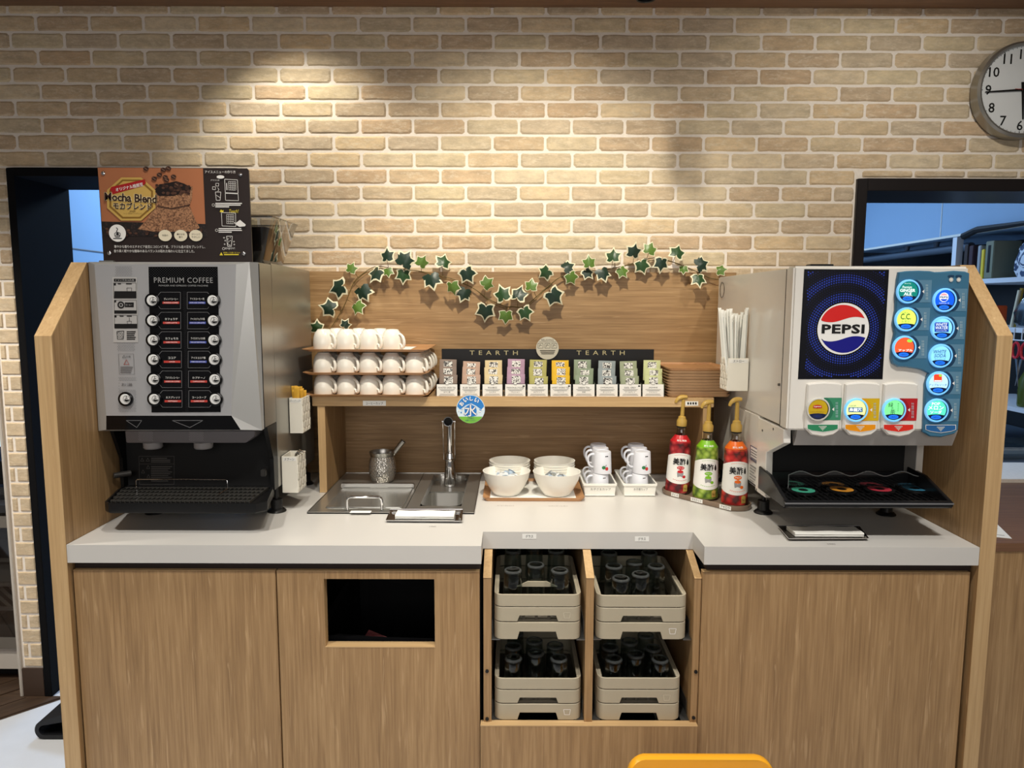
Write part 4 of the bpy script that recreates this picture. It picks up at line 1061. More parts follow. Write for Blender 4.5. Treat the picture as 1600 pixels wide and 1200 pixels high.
WL = lit('lit_white', (240, 252, 250), .8); DBL = mat('navy_print', (20, 50, 120), .4); GRN = mat('green_ink', (30, 96, 60), .4)
button(1418.3, 455.5, 'teal', lit('lit_deep_green', (8, 128, 116), .5), [('プレミアム', 0, -12.5, 2, 10, WL), ('Premium', -1, -7, 4, 15, WL, dict(shear=.35)), ('GINGER', 0, -1.7, 4.8, 24, WL, dict(bold=.02)), ('ALE', 0, 3.6, 4.6, 12, WL, dict(bold=.02)), ('ジンジャーエール', 0, 6.9, 1.8, 15, WL)], YPB, extra=None)
button(1415.5, 499, 'teal', lit('lit_lime', (206, 232, 96), .75), [('レモン', -1, -10.5, 2.4, 9, GRN), ('C.C.', 0, -4.5, 9, 16, GRN, dict(bold=.01)), ('レモン', 0, 3, 2.6, 12, GRN)], YPB)
def leaf_(o, cx, cy, Y):
    m = MB(); m.polyp(ell(cx + 9.5, cy - 10.5, 4.3, 2.6, 14), Y); m.flat('leaf_mark', lit('lit_leaf', (150, 214, 70), .6), o)
button(1412, 543, 'teal', lit('lit_orange_red', (244, 84, 44), .75), [('アップル', 3, 4.3, 3.6, 22, WL, dict(bold=.02))], YPB, extra=leaf_)
def small_emblem(o, cx, cy, Y):
    m = MB(); m.circp(cx, cy - 4.5, 7.2, Y, 0, 24)
    m.polyp([(cx + 6.4 * math.cos(a), cy - 4.5 - 6.4 * math.sin(a)) for a in [math.radians(25 + 130 * k / 12) for k in range(13)]], Y - .0002, 1)
    m.polyp([(cx + 6.4 * math.cos(a), cy - 4.5 + 6.4 * math.sin(a)) for a in [math.radians(25 + 130 * k / 12) for k in range(13)]], Y - .0002, 2)
    m.flat('small_emblem', [WL, lit('lit_pink', (240, 150, 160), .7), lit('lit_royal', (20, 70, 210), .5)], o)
button(1475, 469, 'teal', lit('lit_blue', (10, 86, 222), .7), [('PEPSI', 0, -4.5, 3.6, 13, DBL, dict(bold=.03)), ('ペプシコーラ', 0, 4.8, 2.4, 16, WL)], YPB, tabw=25, extra=small_emblem)
def water_box(o, cx, cy, Y):
    m = MB(); m.rectp(cx - 11.5, cy - 9.5, cx + 10.5, cy + 5.5, Y); m.flat('word_box', lit('lit_box_blue', (14, 66, 176), .4), o)
LB = lambda n: lit(n, (130, 206, 250), .8)
button(1471.8, 513, 'teal', LB('lit_sky'), [('WHITE', -.5, -6, 4.8, 18, WL, dict(shear=.2)), ('WATER', -.5, -.8, 4.8, 19, WL, dict(shear=.2)), ('ホワイトウォーター', -.5, 3.6, 1.9, 17, WL)], YPB, tabw=25, extra=water_box)
button(1468.8, 556, 'teal', LB('lit_sky'), [('WHITE', 0, -6.5, 5.4, 20, DBL, dict(shear=.2)), ('SODA', 0, -.3, 5.4, 18, DBL, dict(shear=.2)), ('ホワイトソーダ', 0, 5, 2.2, 17, DBL)], YPB, tabw=25)
def red_box(o, cx, cy, Y):
    m = MB(); m.rectp(cx - 6.3, cy - 14, cx + 6.3, cy - 2.5, Y); m.polyp(ell(cx + 4, cy - 12, 2.5, 1.7, 12), Y - .0002, 1)
    m.rectp(cx - 5.6, cy - 4.6, cx + 5.6, cy - 3, Y - .0002, 2); m.flat('word_box', [lit('lit_red_box', (238, 70, 36), .6), lit('lit_leaf', (150, 214, 70), .6), WL], o)
button(1465.5, 598.8, 'teal', lit('lit_ice', (176, 218, 246), .8), [('アップルソーダ', 0, 2.6, 4, 28, DBL)], YPB, tabw=25, extra=red_box)
button(1462.5, 641, 'teal', lit('lit_mint', (84, 222, 184), .75), [('POP', 0, -10, 4.5, 13, WL, dict(bold=.02)), ('メロン', 0, -3.8, 6.5, 24, WL, dict(bold=.02)), ('ソーダ', 0, 3, 5.4, 18, WL, dict(bold=.02))], YPB, tabw=25)
# two small lamps on the panel
m = MB(); l2 = MB()
for x in (1225, 1272):
    cx, cy = q(x, 148); m.circp(cx, cy, 3.4, YPB - .0012, 0, 16); m.circp(cx, cy, 1.7, YPB - .0016, 1, 12)
    l2.polyp(ell(cx, cy - 5.5, 5.2, 1.9, 16), YPB - .0008)
m.flat('indicator_lamp', [mat('lamp_rim', (196, 200, 200), .3), mat('lamp_glass', (232, 226, 214), .2)], panel); l2.flat('indicator_label', mat('tab_teal_dark', (30, 62, 92), .35), panel)
def pod(cx0, cx1, key, fkey):
    o0 = [(cx0 + 2, 600), (cx0 + 8, 598), ((cx0 + cx1) / 2, 596.5), (cx1 - 6, 598), (cx1 - .5, 600.5), (cx1 - 1.5, 640), (cx1 - 5, 672), (cx1 - 14, 679), ((cx0 + cx1) / 2 - 2, 682), (cx0 + 8, 679), (cx0 - 2.5, 668), (cx0 - 1, 645)]
    A = [P(x, y, YP) for x, y in o0]; I = inset_poly([(v.x, v.z) for v in A], .0035 * (1 if sum(A[i - 1].x * A[i].z - A[i].x * A[i - 1].z for i in range(len(A))) < 0 else -1))
    m = MB(); m.loft([[(v.x, YP + .001, v.z) for v in A], [(v.x, YP - .006, v.z) for v in A], [(v.x, YP - .010, v.y) for v in I]], False, True)
    return m.build('button_pod', M_DW, sd, smooth=25)
def flap(owner, x0, x1, y0, key, Y):
    m = MB(); xc = (x0 + x1) / 2
    sh = lambda g: [(x0 - g, y0 - g), (x1 + g, y0 - g), (x1 + g, y0 + 6.5 + g * .5), (x1 - 7, y0 + 9 + g), (xc, y0 + 11.3 + g), (x0 + 7, y0 + 9 + g), (x0 - g, y0 + 6.5 + g * .5)]
    m.polyp(sh(.8), Y, 1); m.polyp(sh(0), Y - .0003, 0)
    for r_ in range(4):
        for k in range(7 - 2 * r_): m.rectp(xc - (7 - 2 * r_) * .9 + k * 1.8 + .25, y0 + 2.2 + r_ * 1.9, xc - (7 - 2 * r_) * .9 + k * 1.8 + 1.5, y0 + 3.6 + r_ * 1.9, Y - .0006, 2)
    m.flat('direction_flap', [M_FLAP[key], M_WHITE, mat('flap_print', (214, 220, 210), .5)], owner)
for (x0, x1), k, fk, cx in (((1258, 1314), 'green', 'green', 1277.5), ((1317, 1373), 'yellow', 'orange', 1336.8), ((1377, 1432), 'red', 'red', 1396)):
    o = pod(x0, x1, k, fk); flap(o, x0 + 4, x1 - 5, 663.5, fk, YP - .0108)
flap(panel, 1447, 1493, 664.5, 'blue', YPB - .0008)
def lip_(o, cx, cy, Y):
    m = MB(); m.polyp([(cx - 6.5, cy - 6), (cx, cy - 7), (cx + 6.5, cy - 6), (cx + 7, cy - 2.2), (cx, cy - 1.4), (cx - 7, cy - 2.2)], Y); m.flat('brand_shield', mat('shield_red', (196, 30, 30), .35), o)
button(1277.5, 639.5, 'green', mat('tea_yellow', (204, 170, 30), .3), [('Lipton', 0, -4.1, 3, 11, M_WHITE, dict(bold=.02)), ('リプトン アイスティー', 0, 4.2, 2.2, 22, mat('tea_brown', (60, 30, 16), .4))], YPB, on=False, extra=lip_)
def oolong(o, cx, cy, Y):
    m = MB(); m.rectp(cx - 11, cy - 4, cx + 11, cy + 3.4, Y, 0); m.flat('word_box', [lit('lit_oolong_box', (40, 90, 150), .3)], o)
button(1336.8, 640.5, 'yellow', lit('lit_pale_lime', (222, 236, 150), .75), [('SUNTORY', -4, -6.6, 2.6, 12, DBL), ('烏龍茶', 0, -.3, 5.6, 20, WL, dict(bold=.02))], YPB, extra=oolong)
INK = mat('ink_green', (16, 60, 50), .4)
button(1396, 640.5, 'red', lit('lit_green_tea', (118, 226, 140), .75), [('緑', -4, -8, 7, 7.5, INK), ('の', -1.5, -2.5, 3.5, 3.6, INK), ('茶', -1, 3, 7, 8.5, INK), ('まろやか', 7.4, -4, 2.4, 14, INK, dict(rot=-pi / 2))], YPB)

# sloped lip under the face, cheeks and recess
zl0 = zfb - .0005; zl1 = P(1300, 695.5, YP + .03).z
m = MB(); m.prism([(YP + .008, zl0), (YP + .028, zl1), (YP + .034, zl1), (YP + .05, zl0)], 'X', P(1243, 680, YP + .02).x, P(1491, 690, YP + .02).x)
m.build('drip_lip', M_DG, sd, smooth=0)
def yz(px, py): v = PX(px, py, dx0); return (v.y, v.z)
prof = [yz(1227, 672), yz(1224, 679), yz(1224, 692.5), yz(1197, 707), yz(1195, 777.5), (2.06, yz(1195, 777.5)[1]), (2.06, zfb - .001)]
prof[0] = (prof[1][0], zfb - .001)
MB().prism(prof, 'X', dx0, dx0 + .020).build('side_cheek', M_DW, sd, bevel=.0015, seg=1)
MB().prism([(1.985, zfb - .001), (1.985, prof[4][1]), (2.06, prof[4][1]), (2.06, zfb - .001)], 'X', dx1 - .020, dx1).build('side_cheek', M_DW, sd, bevel=.0015, seg=1)
m = MB(); m.box(dx0 + .0205, dx1 - .0205, 2.045, 2.0615, .966, zfb - .001); m.box(dx0 + .0205, dx1 - .0205, YP + .06, 2.045, zfb - .012, zfb - .001); m.build('recess_back', M_MATTBLACK, sd, smooth=0)
m = MB()
for px in (1276, 1335, 1394, 1453):
    c = P(px, 700, 1.95); m.cyl((c.x, 1.95, zfb - .05), (c.x, 1.95, zfb - .012), .014, .022, 16)
m.build('nozzle', M_BLACK, sd)
# screws, sticker and outline circle on the side wall
sc = MB()
for px, py in ((1216, 601), (1191.5, 672.5), (1208.5, 670.5), (1182, 765)):
    v = PX(px, py, dx0); sc.lathe([(.0038, 0), (.0034, .0016), (.0008, .0018)], n=12, cap1=True, c=(0, 0, 0)) if False else None
    sc.cyl((dx0 + .004, v.y, v.z), (dx0 - .0012, v.y, v.z), .0042, .0034, 12)
sc.build('screw', mat('screw_metal', (120, 118, 114), .3, 1), sd)
st = MB(); a = [PX(1172, 695, dx0 - .0002), PX(1187.5, 702, dx0 - .0002), PX(1186.5, 727, dx0 - .0002), PX(1171, 715.5, dx0 - .0002)]
X_ = dx0 + .0010; yA, yB = a[0].y, a[1].y; zA, zB = a[0].z, a[3].z
st.poly([(X_, yA, zA), (X_, yB, zA), (X_, yB, zB), (X_, yA, zB)], 0)
for i in range(5): st.poly([(X_ - .0006, yA - .008, zA - .010 - i * .008), (X_ - .0006, yB + .008, zA - .010 - i * .008), (X_ - .0006, yB + .008, zA - .013 - i * .008), (X_ - .0006, yA - .008, zA - .013 - i * .008)], 2)
for (u0, u1, w0, w1) in ((0, 1, 0, .06), (0, 1, .94, 1), (0, .05, 0, 1), (.95, 1, 0, 1)):
    st.poly([(X_ - .0005, yA + (yB - yA) * u, zA + (zB - zA) * w) for u, w in ((u0, w0), (u1, w0), (u1, w1), (u0, w1))], 1)
for i in range(7): st.poly([(X_ - .0005, yA - .004, zB - .018 - i * .009), (X_ - .0005, yB + .02 + .012 * (i % 3), zB - .018 - i * .009), (X_ - .0005, yB + .02 + .012 * (i % 3), zB - .021 - i * .009), (X_ - .0005, yA - .004, zB - .021 - i * .009)], 2)
st.flat('caution_sticker', [M_WHITE, mat('sticker_blue', (60, 76, 120), .4), M_GREYPRINT], sd)
ci = MB(); v = PX(1127.5, 453, dx0); ci.tube([(dx0 + .0015, v.y + .024 * math.cos(t), v.z + .0265 * math.sin(t)) for t in [2 * pi * k / 24 for k in range(24)]], .0009, n=5, closed=True); ci.build('outline_circle', M_BLACKPRINT, sd)
# drip tray with four cup spots and a clear wavy rail
yt0, yt1 = 1.822, 2.035
za = P(1300, 782, yt0).z; zb2 = P(1300, 794, yt0).z
xl, xr = P(1226, 782, yt0).x, P(1488, 782, yt0).x
M_TRAYB = mat('tray_charcoal', (26, 26, 28), .28)
m = MB()
m.box(xl + .004, xr - .004, yt0 + .004, yt1, zb2, zb2 + .006)
for x0, x1 in ((xl, xl + .010), (xr - .010, xr)):
    m.prism([(yt0, zb2), (yt1 - .01, zb2), (yt1 - .01, za + .045), (1.94, za + .040), (yt0, za)], 'X', x0, x1)
m.prism([(yt0, zb2), (yt0 - .006, zb2 + .006), (yt0 - .006, za - .002), (yt0 + .004, za), (yt0 + .016, za - .004), (yt0 + .02, zb2)], 'X', xl, xr)
m.box(xl + .01, xr - .01, yt1 - .02, yt1 - .01, zb2, za + .03)
tr = m.build('drip_tray', M_TRAYB, sd, bevel=.0015, seg=2)
m = MB(); m.box(xl - .001, xr + .001, yt0 - .0068, yt0 - .0055, zb2 + .012, zb2 + .016); m.build('tray_groove', M_LINE, tr, smooth=0)
g = MB(); n_ = 26
for k in range(n_):
    x = xl + .014 + (xr - xl - .028) * k / (n_ - 1); g.box(x - .0018, x + .0018, yt0 + .018, yt1 - .022, za - .010, za - .006)
for y in (1.87, 1.92, 1.97): g.box(xl + .012, xr - .012, y, y + .003, za - .011, za - .007)
g.build('drip_grid', M_BLACK, tr, smooth=0)
for px, py, colr in ((1255, 766.6, (70, 170, 140)), (1315, 765.2, (222, 150, 50)), (1374, 764.8, (196, 56, 72)), (1429, 763.6, (62, 136, 168))):
    c = G(px, py, za - .002)
    m = MB(); m.lathe([(.040, -.004), (.040, 0), (.037, .001), (.030, .0012)], c=(c.x, c.y, c.z), n=32, cap1=False); m.lathe([(.0301, .0011), (.0001, .0011)], c=(c.x, c.y, c.z), n=32)
    o = m.build('cup_spot', M_BLACK, tr)
    m = MB(); R = [[(c.x + r * math.cos(2 * pi * k / 32), c.y + r * math.sin(2 * pi * k / 32), c.z + .0022) for k in range(32)] for r in (.031, .013)]; m.loft(R, False, False)
    m.box(c.x - .004, c.x + .010, c.y - .030, c.y + .030, c.z + .0023, c.z + .0026, 1) if False else None
    m.flat('spot_ring', mat('spot_%d' % colr[0], colr, .35), o)
rl = MB(); x0, x1 = P(1231, 770, 1.965).x, P(1443, 760, 1.965).x; zt = P(1300, 740, 1.965).z
top = [(x0 + (x1 - x0) * k / 40, zt + .007 * math.sin(k / 40 * 4 * 2 * pi - .6)) for k in range(41)]
rl.loft([[(x, 1.965, za - .006) for x, z in top], [(x, 1.965, z) for x, z in top]], False, False, closed=False)
rl.build('splash_guard', M_ACRYL, tr)
m = MB(); m.tube([(x, 1.965, z) for x, z in top], .0014, n=6); m.tube([(x0, 1.965, za - .006), (x0, 1.965, zt - .003)], .0012, n=6); m.tube([(x1, 1.965, za - .006), (x1, 1.965, zt)], .0012, n=6)
m.build('guard_rim', mat('clear_edge', (150, 154, 154), .15), tr)
feet(sd, [(.7545, 2.075), (1.115, 2.06), (.755, 2.46), (1.13, 2.46)], .968)

# straw holder on the dispenser's side, with wrapped straws
ys = 2.16
xw = dx0 - .0003
z0, z1 = P(1150, 611, ys).z, P(1150, 560, ys).z
xa = P(1137, 590, ys).x; xb = P(1170, 590, ys).x
hx0, hx1 = holder('white honeycomb holder of straws on the dispenser side', xw, ys, ys + .078, z0, z1, xw - xa, -1, 'ストロー', .034)
M_STRAW = mat('straw_wrapper', (236, 236, 230), .6)
M_STRAWL = mat('straw_print', (168, 176, 172), .6)
for k in range(15):
    u = (k + .5) / 15; x = hx0 + .008 + (hx1 - hx0 - .016) * ((k * 7) % 15) / 15; y = ys + .008 + .056 * u
    lx = (-.030 + .050 * ((k * 7) % 15) / 15) * (1.0 if k != 3 else 1.5); tp = z1 + .132 + rs.random() * .022
    if x + lx > hx1 - .004: lx = hx1 - .006 - x
    w = .0048; m = MB()
    m.loft([[(x - w, y, z1 - .09), (x, y - .0035, z1 - .09), (x + w, y, z1 - .09), (x, y + .0035, z1 - .09)],
            [(x - w + lx * .93, y, tp - .012), (x + lx * .93, y - .0035, tp - .012), (x + w + lx * .93, y, tp - .012), (x + lx * .93, y + .0035, tp - .012)],
            [(x - w * 1.15 + lx, y - .0004, tp), (x + lx, y - .0006, tp), (x + w * 1.15 + lx, y - .0004, tp), (x + lx, y + .0006, tp)]])
    for f in (.45, .62, .8):
        pass
    m.poly([(x - .0007 + lx * .12, y - .0040, z1 - .06), (x + .0007 + lx * .12, y - .0040, z1 - .06), (x + .0007 + lx * .88, y - .0040, tp - .022), (x - .0007 + lx * .88, y - .0040, tp - .022)], 1)
    tag(m.build('paper_straw', [M_STRAW, M_STRAWL], smooth=0), 'paper wrapped straw standing in the white holder on the dispenser side', 'straw', 'wrapped straws in the holder')
# ================================================================== SINK, POT, FAUCET
sk = thing('sink_unit', 'stainless sink with a lidded ice bin and a small basin', 'sink', (-.36, 2.3, ZC))
M_ST2 = mat('sink_steel', (186, 184, 178), .30, .85, bump=.04, nscale=220)
zf = ZC + .004
BX0, BX1, BY0, BY1 = -.282, -.154, 2.122, 2.530
IX0, IX1, IY0, IY1 = -.560, -.335, 2.10, 2.32
f = MB()
X0, X1, Y0, Y1 = -.6065, -.111, 2.049, 2.548
def frame(m, x0, x1, y0, y1, hx0, hx1, hy0, hy1, z0, z1):
    m.box(x0, hx0, y0, y1, z0, z1); m.box(hx1, x1, y0, y1, z0, z1); m.box(hx0, hx1, y0, hy0, z0, z1); m.box(hx0, hx1, hy1, y1, z0, z1)
frame(f, -.3195, X1, Y0, Y1, BX0, BX1, BY0, BY1, ZC + .0004, zf)
f.box(X0, -.3215, Y0, 2.095, ZC + .0004, zf); f.box(X0, -.565, 2.095, Y1, ZC + .0004, zf); f.box(-.565, -.3215, 2.325, Y1, ZC + .0004, zf)
f.box(-.330, -.3215, 2.095, 2.325, ZC + .0004, zf)
f.build('flange', M_ST2, sk, smooth=0)
e = MB(); e.wall([(X0, Y0), (X1, Y0), (X1, Y1), (X0, Y1)], ZC + .0003, zf + .002, .003); e.build('rim', M_STEEL, sk, smooth=0)
# basin: rounded tub with a ledge at the back
def tub(rings, bottom=True):
    m = MB(); m.loft(rings, False, bottom); return m
yl = G(700, 759, ZC).y
r0 = rrect(BX0, BX1, BY0, BY1, .030, 5); r1 = rrect(BX0 + .004, BX1 - .004, BY0 + .004, BY1 - .004, .028, 5)
r2 = rrect(BX0 + .008, BX1 - .008, BY0 + .010, 2.36, .028, 5)
m = tub([[(x, y, zf) for x, y in r0], [(x, y, zf - .006) for x, y in r1], [(x, y, zf - .022) for x, y in r1]], False)
m.loft([[(x, y, zf - .022) for x, y in rrect(BX0 + .004, BX1 - .004, BY0 + .004, 2.372, .028, 5)], [(x, y, zf - .13) for x, y in r2], [(x, y, zf - .15) for x, y in rrect(BX0 + .02, BX1 - .02, BY0 + .022, 2.345, .02, 5)]], False, True)
m.box(BX0 + .004, BX1 - .004, 2.370, BY1 - .004, zf - .026, zf - .022)
m.build('basin', M_ST2, sk, smooth=40)
# ice bin lid
ld = MB(); ld.loft([[(x, y, zf - .0025) for x, y in rrect(-.5645, -.3305, 2.0955, 2.3245, .006, 2)], [(x, y, zf + .003) for x, y in rrect(-.563, -.332, 2.097, 2.323, .008, 2)], [(x, y, zf + .001) for x, y in rrect(-.552, -.343, 2.108, 2.312, .010, 2)]], True, True)
lid = ld.build('bin_lid', mat('lid_steel', (196, 196, 190), .22, .85, bump=.03, nscale=60), sk, smooth=30)
hb = MB(); za_, zb3 = G(640, 768, zf), G(535, 768, zf)
hb.box(-.572, -.328, 2.326, 2.345, zf + .0005, zf + .016); hb.build('lid_rail', M_STEEL, sk, bevel=.002)
h = MB(); pA, pB = G(543, 797, zf + .003), G(597, 797, zf + .003); hz = zf + .043
h.tube([(pA.x, pA.y, zf + .001), (pA.x, pA.y, hz - .010), (pA.x + .003, pA.y, hz - .003), (pA.x + .010, pA.y, hz), (pB.x - .010, pA.y, hz), (pB.x - .003, pA.y, hz - .003), (pB.x, pA.y, hz - .010), (pB.x, pA.y, zf + .001)], .0042, n=10)
h.build('lid_handle', M_CHROME, lid)
for (xa_, ya_, xb_, yb_) in ((578, 759, 608, 762), (546, 798, 581, 801.5)):
    l = MB(); a, b_ = G(xa_, yb_, zf + .0035), G(xb_, ya_, zf + .0035); l.poly([(a.x, a.y, zf + .0036), (b_.x, a.y, zf + .0036), (b_.x, b_.y, zf + .0036), (a.x, b_.y, zf + .0036)]); l.flat('label_sticker', M_PAPER, sk)

# hammered pot with a tongs handle sticking out
pc = G(598, 752, zf); pc.z = zf
M_HAM = mat('hammered_steel', (196, 192, 186), .2, .85)
def hammered():
    m = M_HAM; N, L = m.node_tree.nodes, m.node_tree.links; b = N['Principled BSDF']
    tc = N.new('ShaderNodeTexCoord'); v = N.new('ShaderNodeTexVoronoi'); v.inputs['Scale'].default_value = 160; L.new(tc.outputs['Object'], v.inputs[0])
    bp = N.new('ShaderNodeBump'); bp.inputs['Strength'].default_value = .7; bp.inputs['Distance'].default_value = .0025
    L.new(v.outputs['Distance'], bp.inputs['Height']); L.new(bp.outputs['Normal'], b.inputs['Normal'])
hammered()
pt = thing('hammered_pot', 'hammered steel pot standing behind the ice bin lid', 'pot', pc)
m = MB(); m.lathe([(.001, .0006), (.034, .0006), (.039, .006), (.0455, .028), (.047, .050), (.045, .072), (.041, .088), (.0405, .091)], c=pc, n=40, cap0=False)
m.build('body', M_HAM, pt, smooth=60)
m = MB(); m.lathe([(.0405, .0908), (.041, .094), (.0448, .106), (.0432, .1065), (.039, .095), (.0385, .06), (.036, .012), (.001, .010)], c=pc, n=40); m.build('neck', M_STEEL, pt, smooth=60)
m = MB(); a = Vector((pc.x - .02, pc.y + .005, pc.z + .022)); v = P(630, 689, pc.y + .005); d = (v - a).normalized()
k0 = a; k1 = v
side = d.orthogonal().normalized(); m.cyl(k0, k1, .0065, .0092, 18, cap=False); m.cyl(k0, k1 - d * .001, .0058, .0082, 18, cap=False); m.cyl(k1 - d * .02, k1 - d * .0205, .0082, .0082, 18)
tag(m.build('ladle_handle', [M_STEEL], smooth=50), 'hollow steel handle of a scoop leaning in the hammered pot', 'scoop')

# faucet
fc = G(702, 752, zf); fx = fc.x; fy = 2.46; fz = zf - .022
fa = thing('faucet', 'tapered chrome faucet with an open round spout in the basin', 'faucet', (fx, fy, fz))
zt = P(700, 655, fy).z; zsp = P(700, 659, fy - .05).z
m = MB(); m.lathe([(.0225, .0005), (.0215, .01), (.019, .06), (.0165, .115), (.0150, .118)], c=(fx, fy, fz), n=28, cap0=True, cap1=True); m.build('body', M_CHROME, fa)
m = MB(); m.lathe([(.0185, .089), (.0205, .091), (.0205, .095), (.0182, .097)], c=(fx, fy, fz), n=28); m.build('collar', M_CHROME, fa)
m = MB(); m.cyl((fx, fy, fz + .115), (fx, fy - .002, zsp - .004), .0105, .0100, 20); m.build('riser', M_CHROME, fa)
m = MB(); sp0 = Vector((fx, fy + .010, zsp - .004)); sp1 = Vector((fx, fy - .060, zsp + .002))
m.cyl(sp0, sp1, .0165, .0165, 28, cap=False); m.cyl(sp0, sp1, .0140, .0140, 28, cap=False); m.cyl(sp0, sp0 - Vector((0, .001, 0)), .0165, .0165, 28)
R = [[sp1 + Vector((r * math.cos(2 * pi * k / 28), 0, r * math.sin(2 * pi * k / 28))) for k in range(28)] for r in (.0165, .0140)]; m.loft(R, False, False)
so_ = m.build('spout', M_CHROME, fa)
m = MB(); m.cyl(sp1 + Vector((0, .012, 0)), sp1 + Vector((0, .013, 0)), .0138, .0138, 24); m.build('spout_inside', M_MATTBLACK, so_, smooth=0)
m = MB(); 
for s in (-1, 1):
    m.cyl((fx + s * .0165, fy - .04, zsp), (fx + s * .0235, fy - .04, zsp), .0040, .0040, 12)
    m.tube([(fx + s * .0205, fy - .04, zsp), (fx + s * .0200, fy - .035, zsp - .06), (fx + s * .0195, fy - .015, fz + .096)], .0014, n=6)
m.build('lever_wire', M_CHROME, fa)

# round water sticker hanging on the shelf edge
ws = thing('water_sign', 'round blue and white water sign fixed to the shelf edge above the faucet', 'sign', (P(735, 640, YSF).x, YSF, SHB))
Yw = YSF - .004
c = P(735.3, 639.5, Yw); r = (P(757.6, 639.5, Yw) - c).length
m = MB(); m.cyl((c.x, Yw + .0022, c.z), (c.x, Yw, c.z), r, r, 40); disc = m.build('disc', mat('sign_ice', (214, 232, 244), .35), ws)
m = MB(); Y = Yw - .0004
m.polyp([(735.3 + 21.5 * math.cos(a), 639.5 - 21.5 * math.sin(a)) for a in [math.radians(12 + 156 * k / 20) for k in range(21)]] + [(719, 640), (728, 633), (736, 630), (744, 634), (752, 640)], Y, 0)
m.polyp([(735.3 + 21.8 * math.cos(a), 639.5 + 21.8 * math.sin(a)) for a in [math.radians(32 + 116 * k / 20) for k in range(21)]], Y - .0003, 1)
m.circp(735.3, 642, 9.5, Y - .0003, 0)
for k in range(70):
    a = rs.random() * 2 * pi; rr_ = 10 + rs.random() * 11; x, y = 735.3 + rr_ * math.cos(a), 640 + rr_ * math.sin(a)
    if 637 < y < 650 and math.hypot(x - 735.3, y - 639.5) < 21.3: m.circp(x, y, .6 + rs.random() * .8, Y - .0005 - k * .000004, 0 if k % 2 else 2, 7)
m.flat('splash_print', [mat('sign_blue', (46, 128, 206), .35), mat('sign_green', (120, 188, 70), .35), M_WHITE], disc)
t = MB(); t.txtp(735.3, 641.5, 20, '水', Y - .0010, w=21, bold=.05)
t.flat('lettering', mat('sign_deep_blue', (24, 92, 176), .35), disc)
t = MB(); t.txtp(735.3, 641.5, 18.5, '水', Y - .0014, w=19.5, bold=.01)
for k, ch in enumerate('おいしい'):
    a = math.radians(148 - k * 31); t.txtp(735.3 + 16.6 * math.cos(a), 639.5 - 16.6 * math.sin(a), 6.6, ch, Y - .0014, bold=.04, rot=a - pi / 2)
t.flat('lettering', M_WHITE, disc)
t = MB(); t.txtp(735.3, 653.5, 2.6, 'ご自由に', Y - .0010, w=11); t.txtp(735.3, 657, 2.6, 'お使いください', Y - .0010, w=16); t.flat('lettering', mat('sign_ink', (20, 66, 120), .4), disc)

# ================================================================== COFFEE CUPS ON THREE TRAYS
cup = thing('coffee_cup', '', 'cup', (0, 0, 0), 'white coffee cups on the tray tower')
m = MB(); m.lathe([(.0325, .0), (.0338, .0008), (.0345, .004), (.0346, .024), (.0330, .040), (.0285, .054), (.0215, .0632), (.0205, .0638), (.0200, .0665), (.0175, .0668), (.0170, .0640), (.0005, .0640)], n=32, cap1=True)
m.lathe([(.0325, 0), (.0318, .004), (.0315, .026), (.029, .042), (.02, .056), (.0005, .058)], n=32)
m.build('body', M_CERAMIC, cup, smooth=50)
m = MB(); hp_ = smooth_path([(.026, 0, .052), (.036, 0, .051), (.0455, 0, .043), (.0505, 0, .030), (.0500, 0, .016), (.0455, 0, .0085), (.0400, 0, .0105), (.0390, 0, .0165), (.0340, 0, .018)], 3)
m.tube(hp_, [.0042] * 6 + [.0048] * (len(hp_) - 6), n=8, flat=.75)
m.build('handle', M_CERAMIC, cup, smooth=60)
TIER = [SHT + .0012, P(560, 584.8, 2.262).z - .003, P(560, 548.3, 2.262).z - .003]
tx0, tx1, ty0, ty1 = P(470, 560, 2.262).x, P(668, 560, 2.262).x, 2.262, 2.552
TN = ['bottom', 'middle', 'top']
def serving_tray(x0, x1, y0, y1, z, material, label, group, rim=.010, inset=.020, thick=.003):
    t = thing('serving_tray', label, 'tray', ((x0 + x1) / 2, (y0 + y1) / 2, z), group)
    A = rrect(x0 + inset, x1 - inset, y0 + inset * .4, y1 - inset * .4, .012, 3); B = rrect(x0, x1, y0, y1, .016, 3)
    m = MB()
    m.loft([[(x, y, z) for x, y in A], [(x, y, z + rim) for x, y in B], [(x, y, z + rim + .0014) for x, y in B], [(x, y, z + thick) for x, y in [(a * .985 + (x0 + x1) / 2 * .015, b * .985 + (y0 + y1) / 2 * .015) for a, b in A]]], True, True)
    m.build('board', material, t, smooth=30)
    return t
CW = P(577, 600, 2.30).x - P(541, 600, 2.30).x
first = True
def place_cup(x, y, z, rz, label):
    global first
    o = cup if first else copy_tree(cup)
    first = False
    o.location = (x, y, z); o.rotation_euler = (0, 0, rz); o['label'] = label
    return o
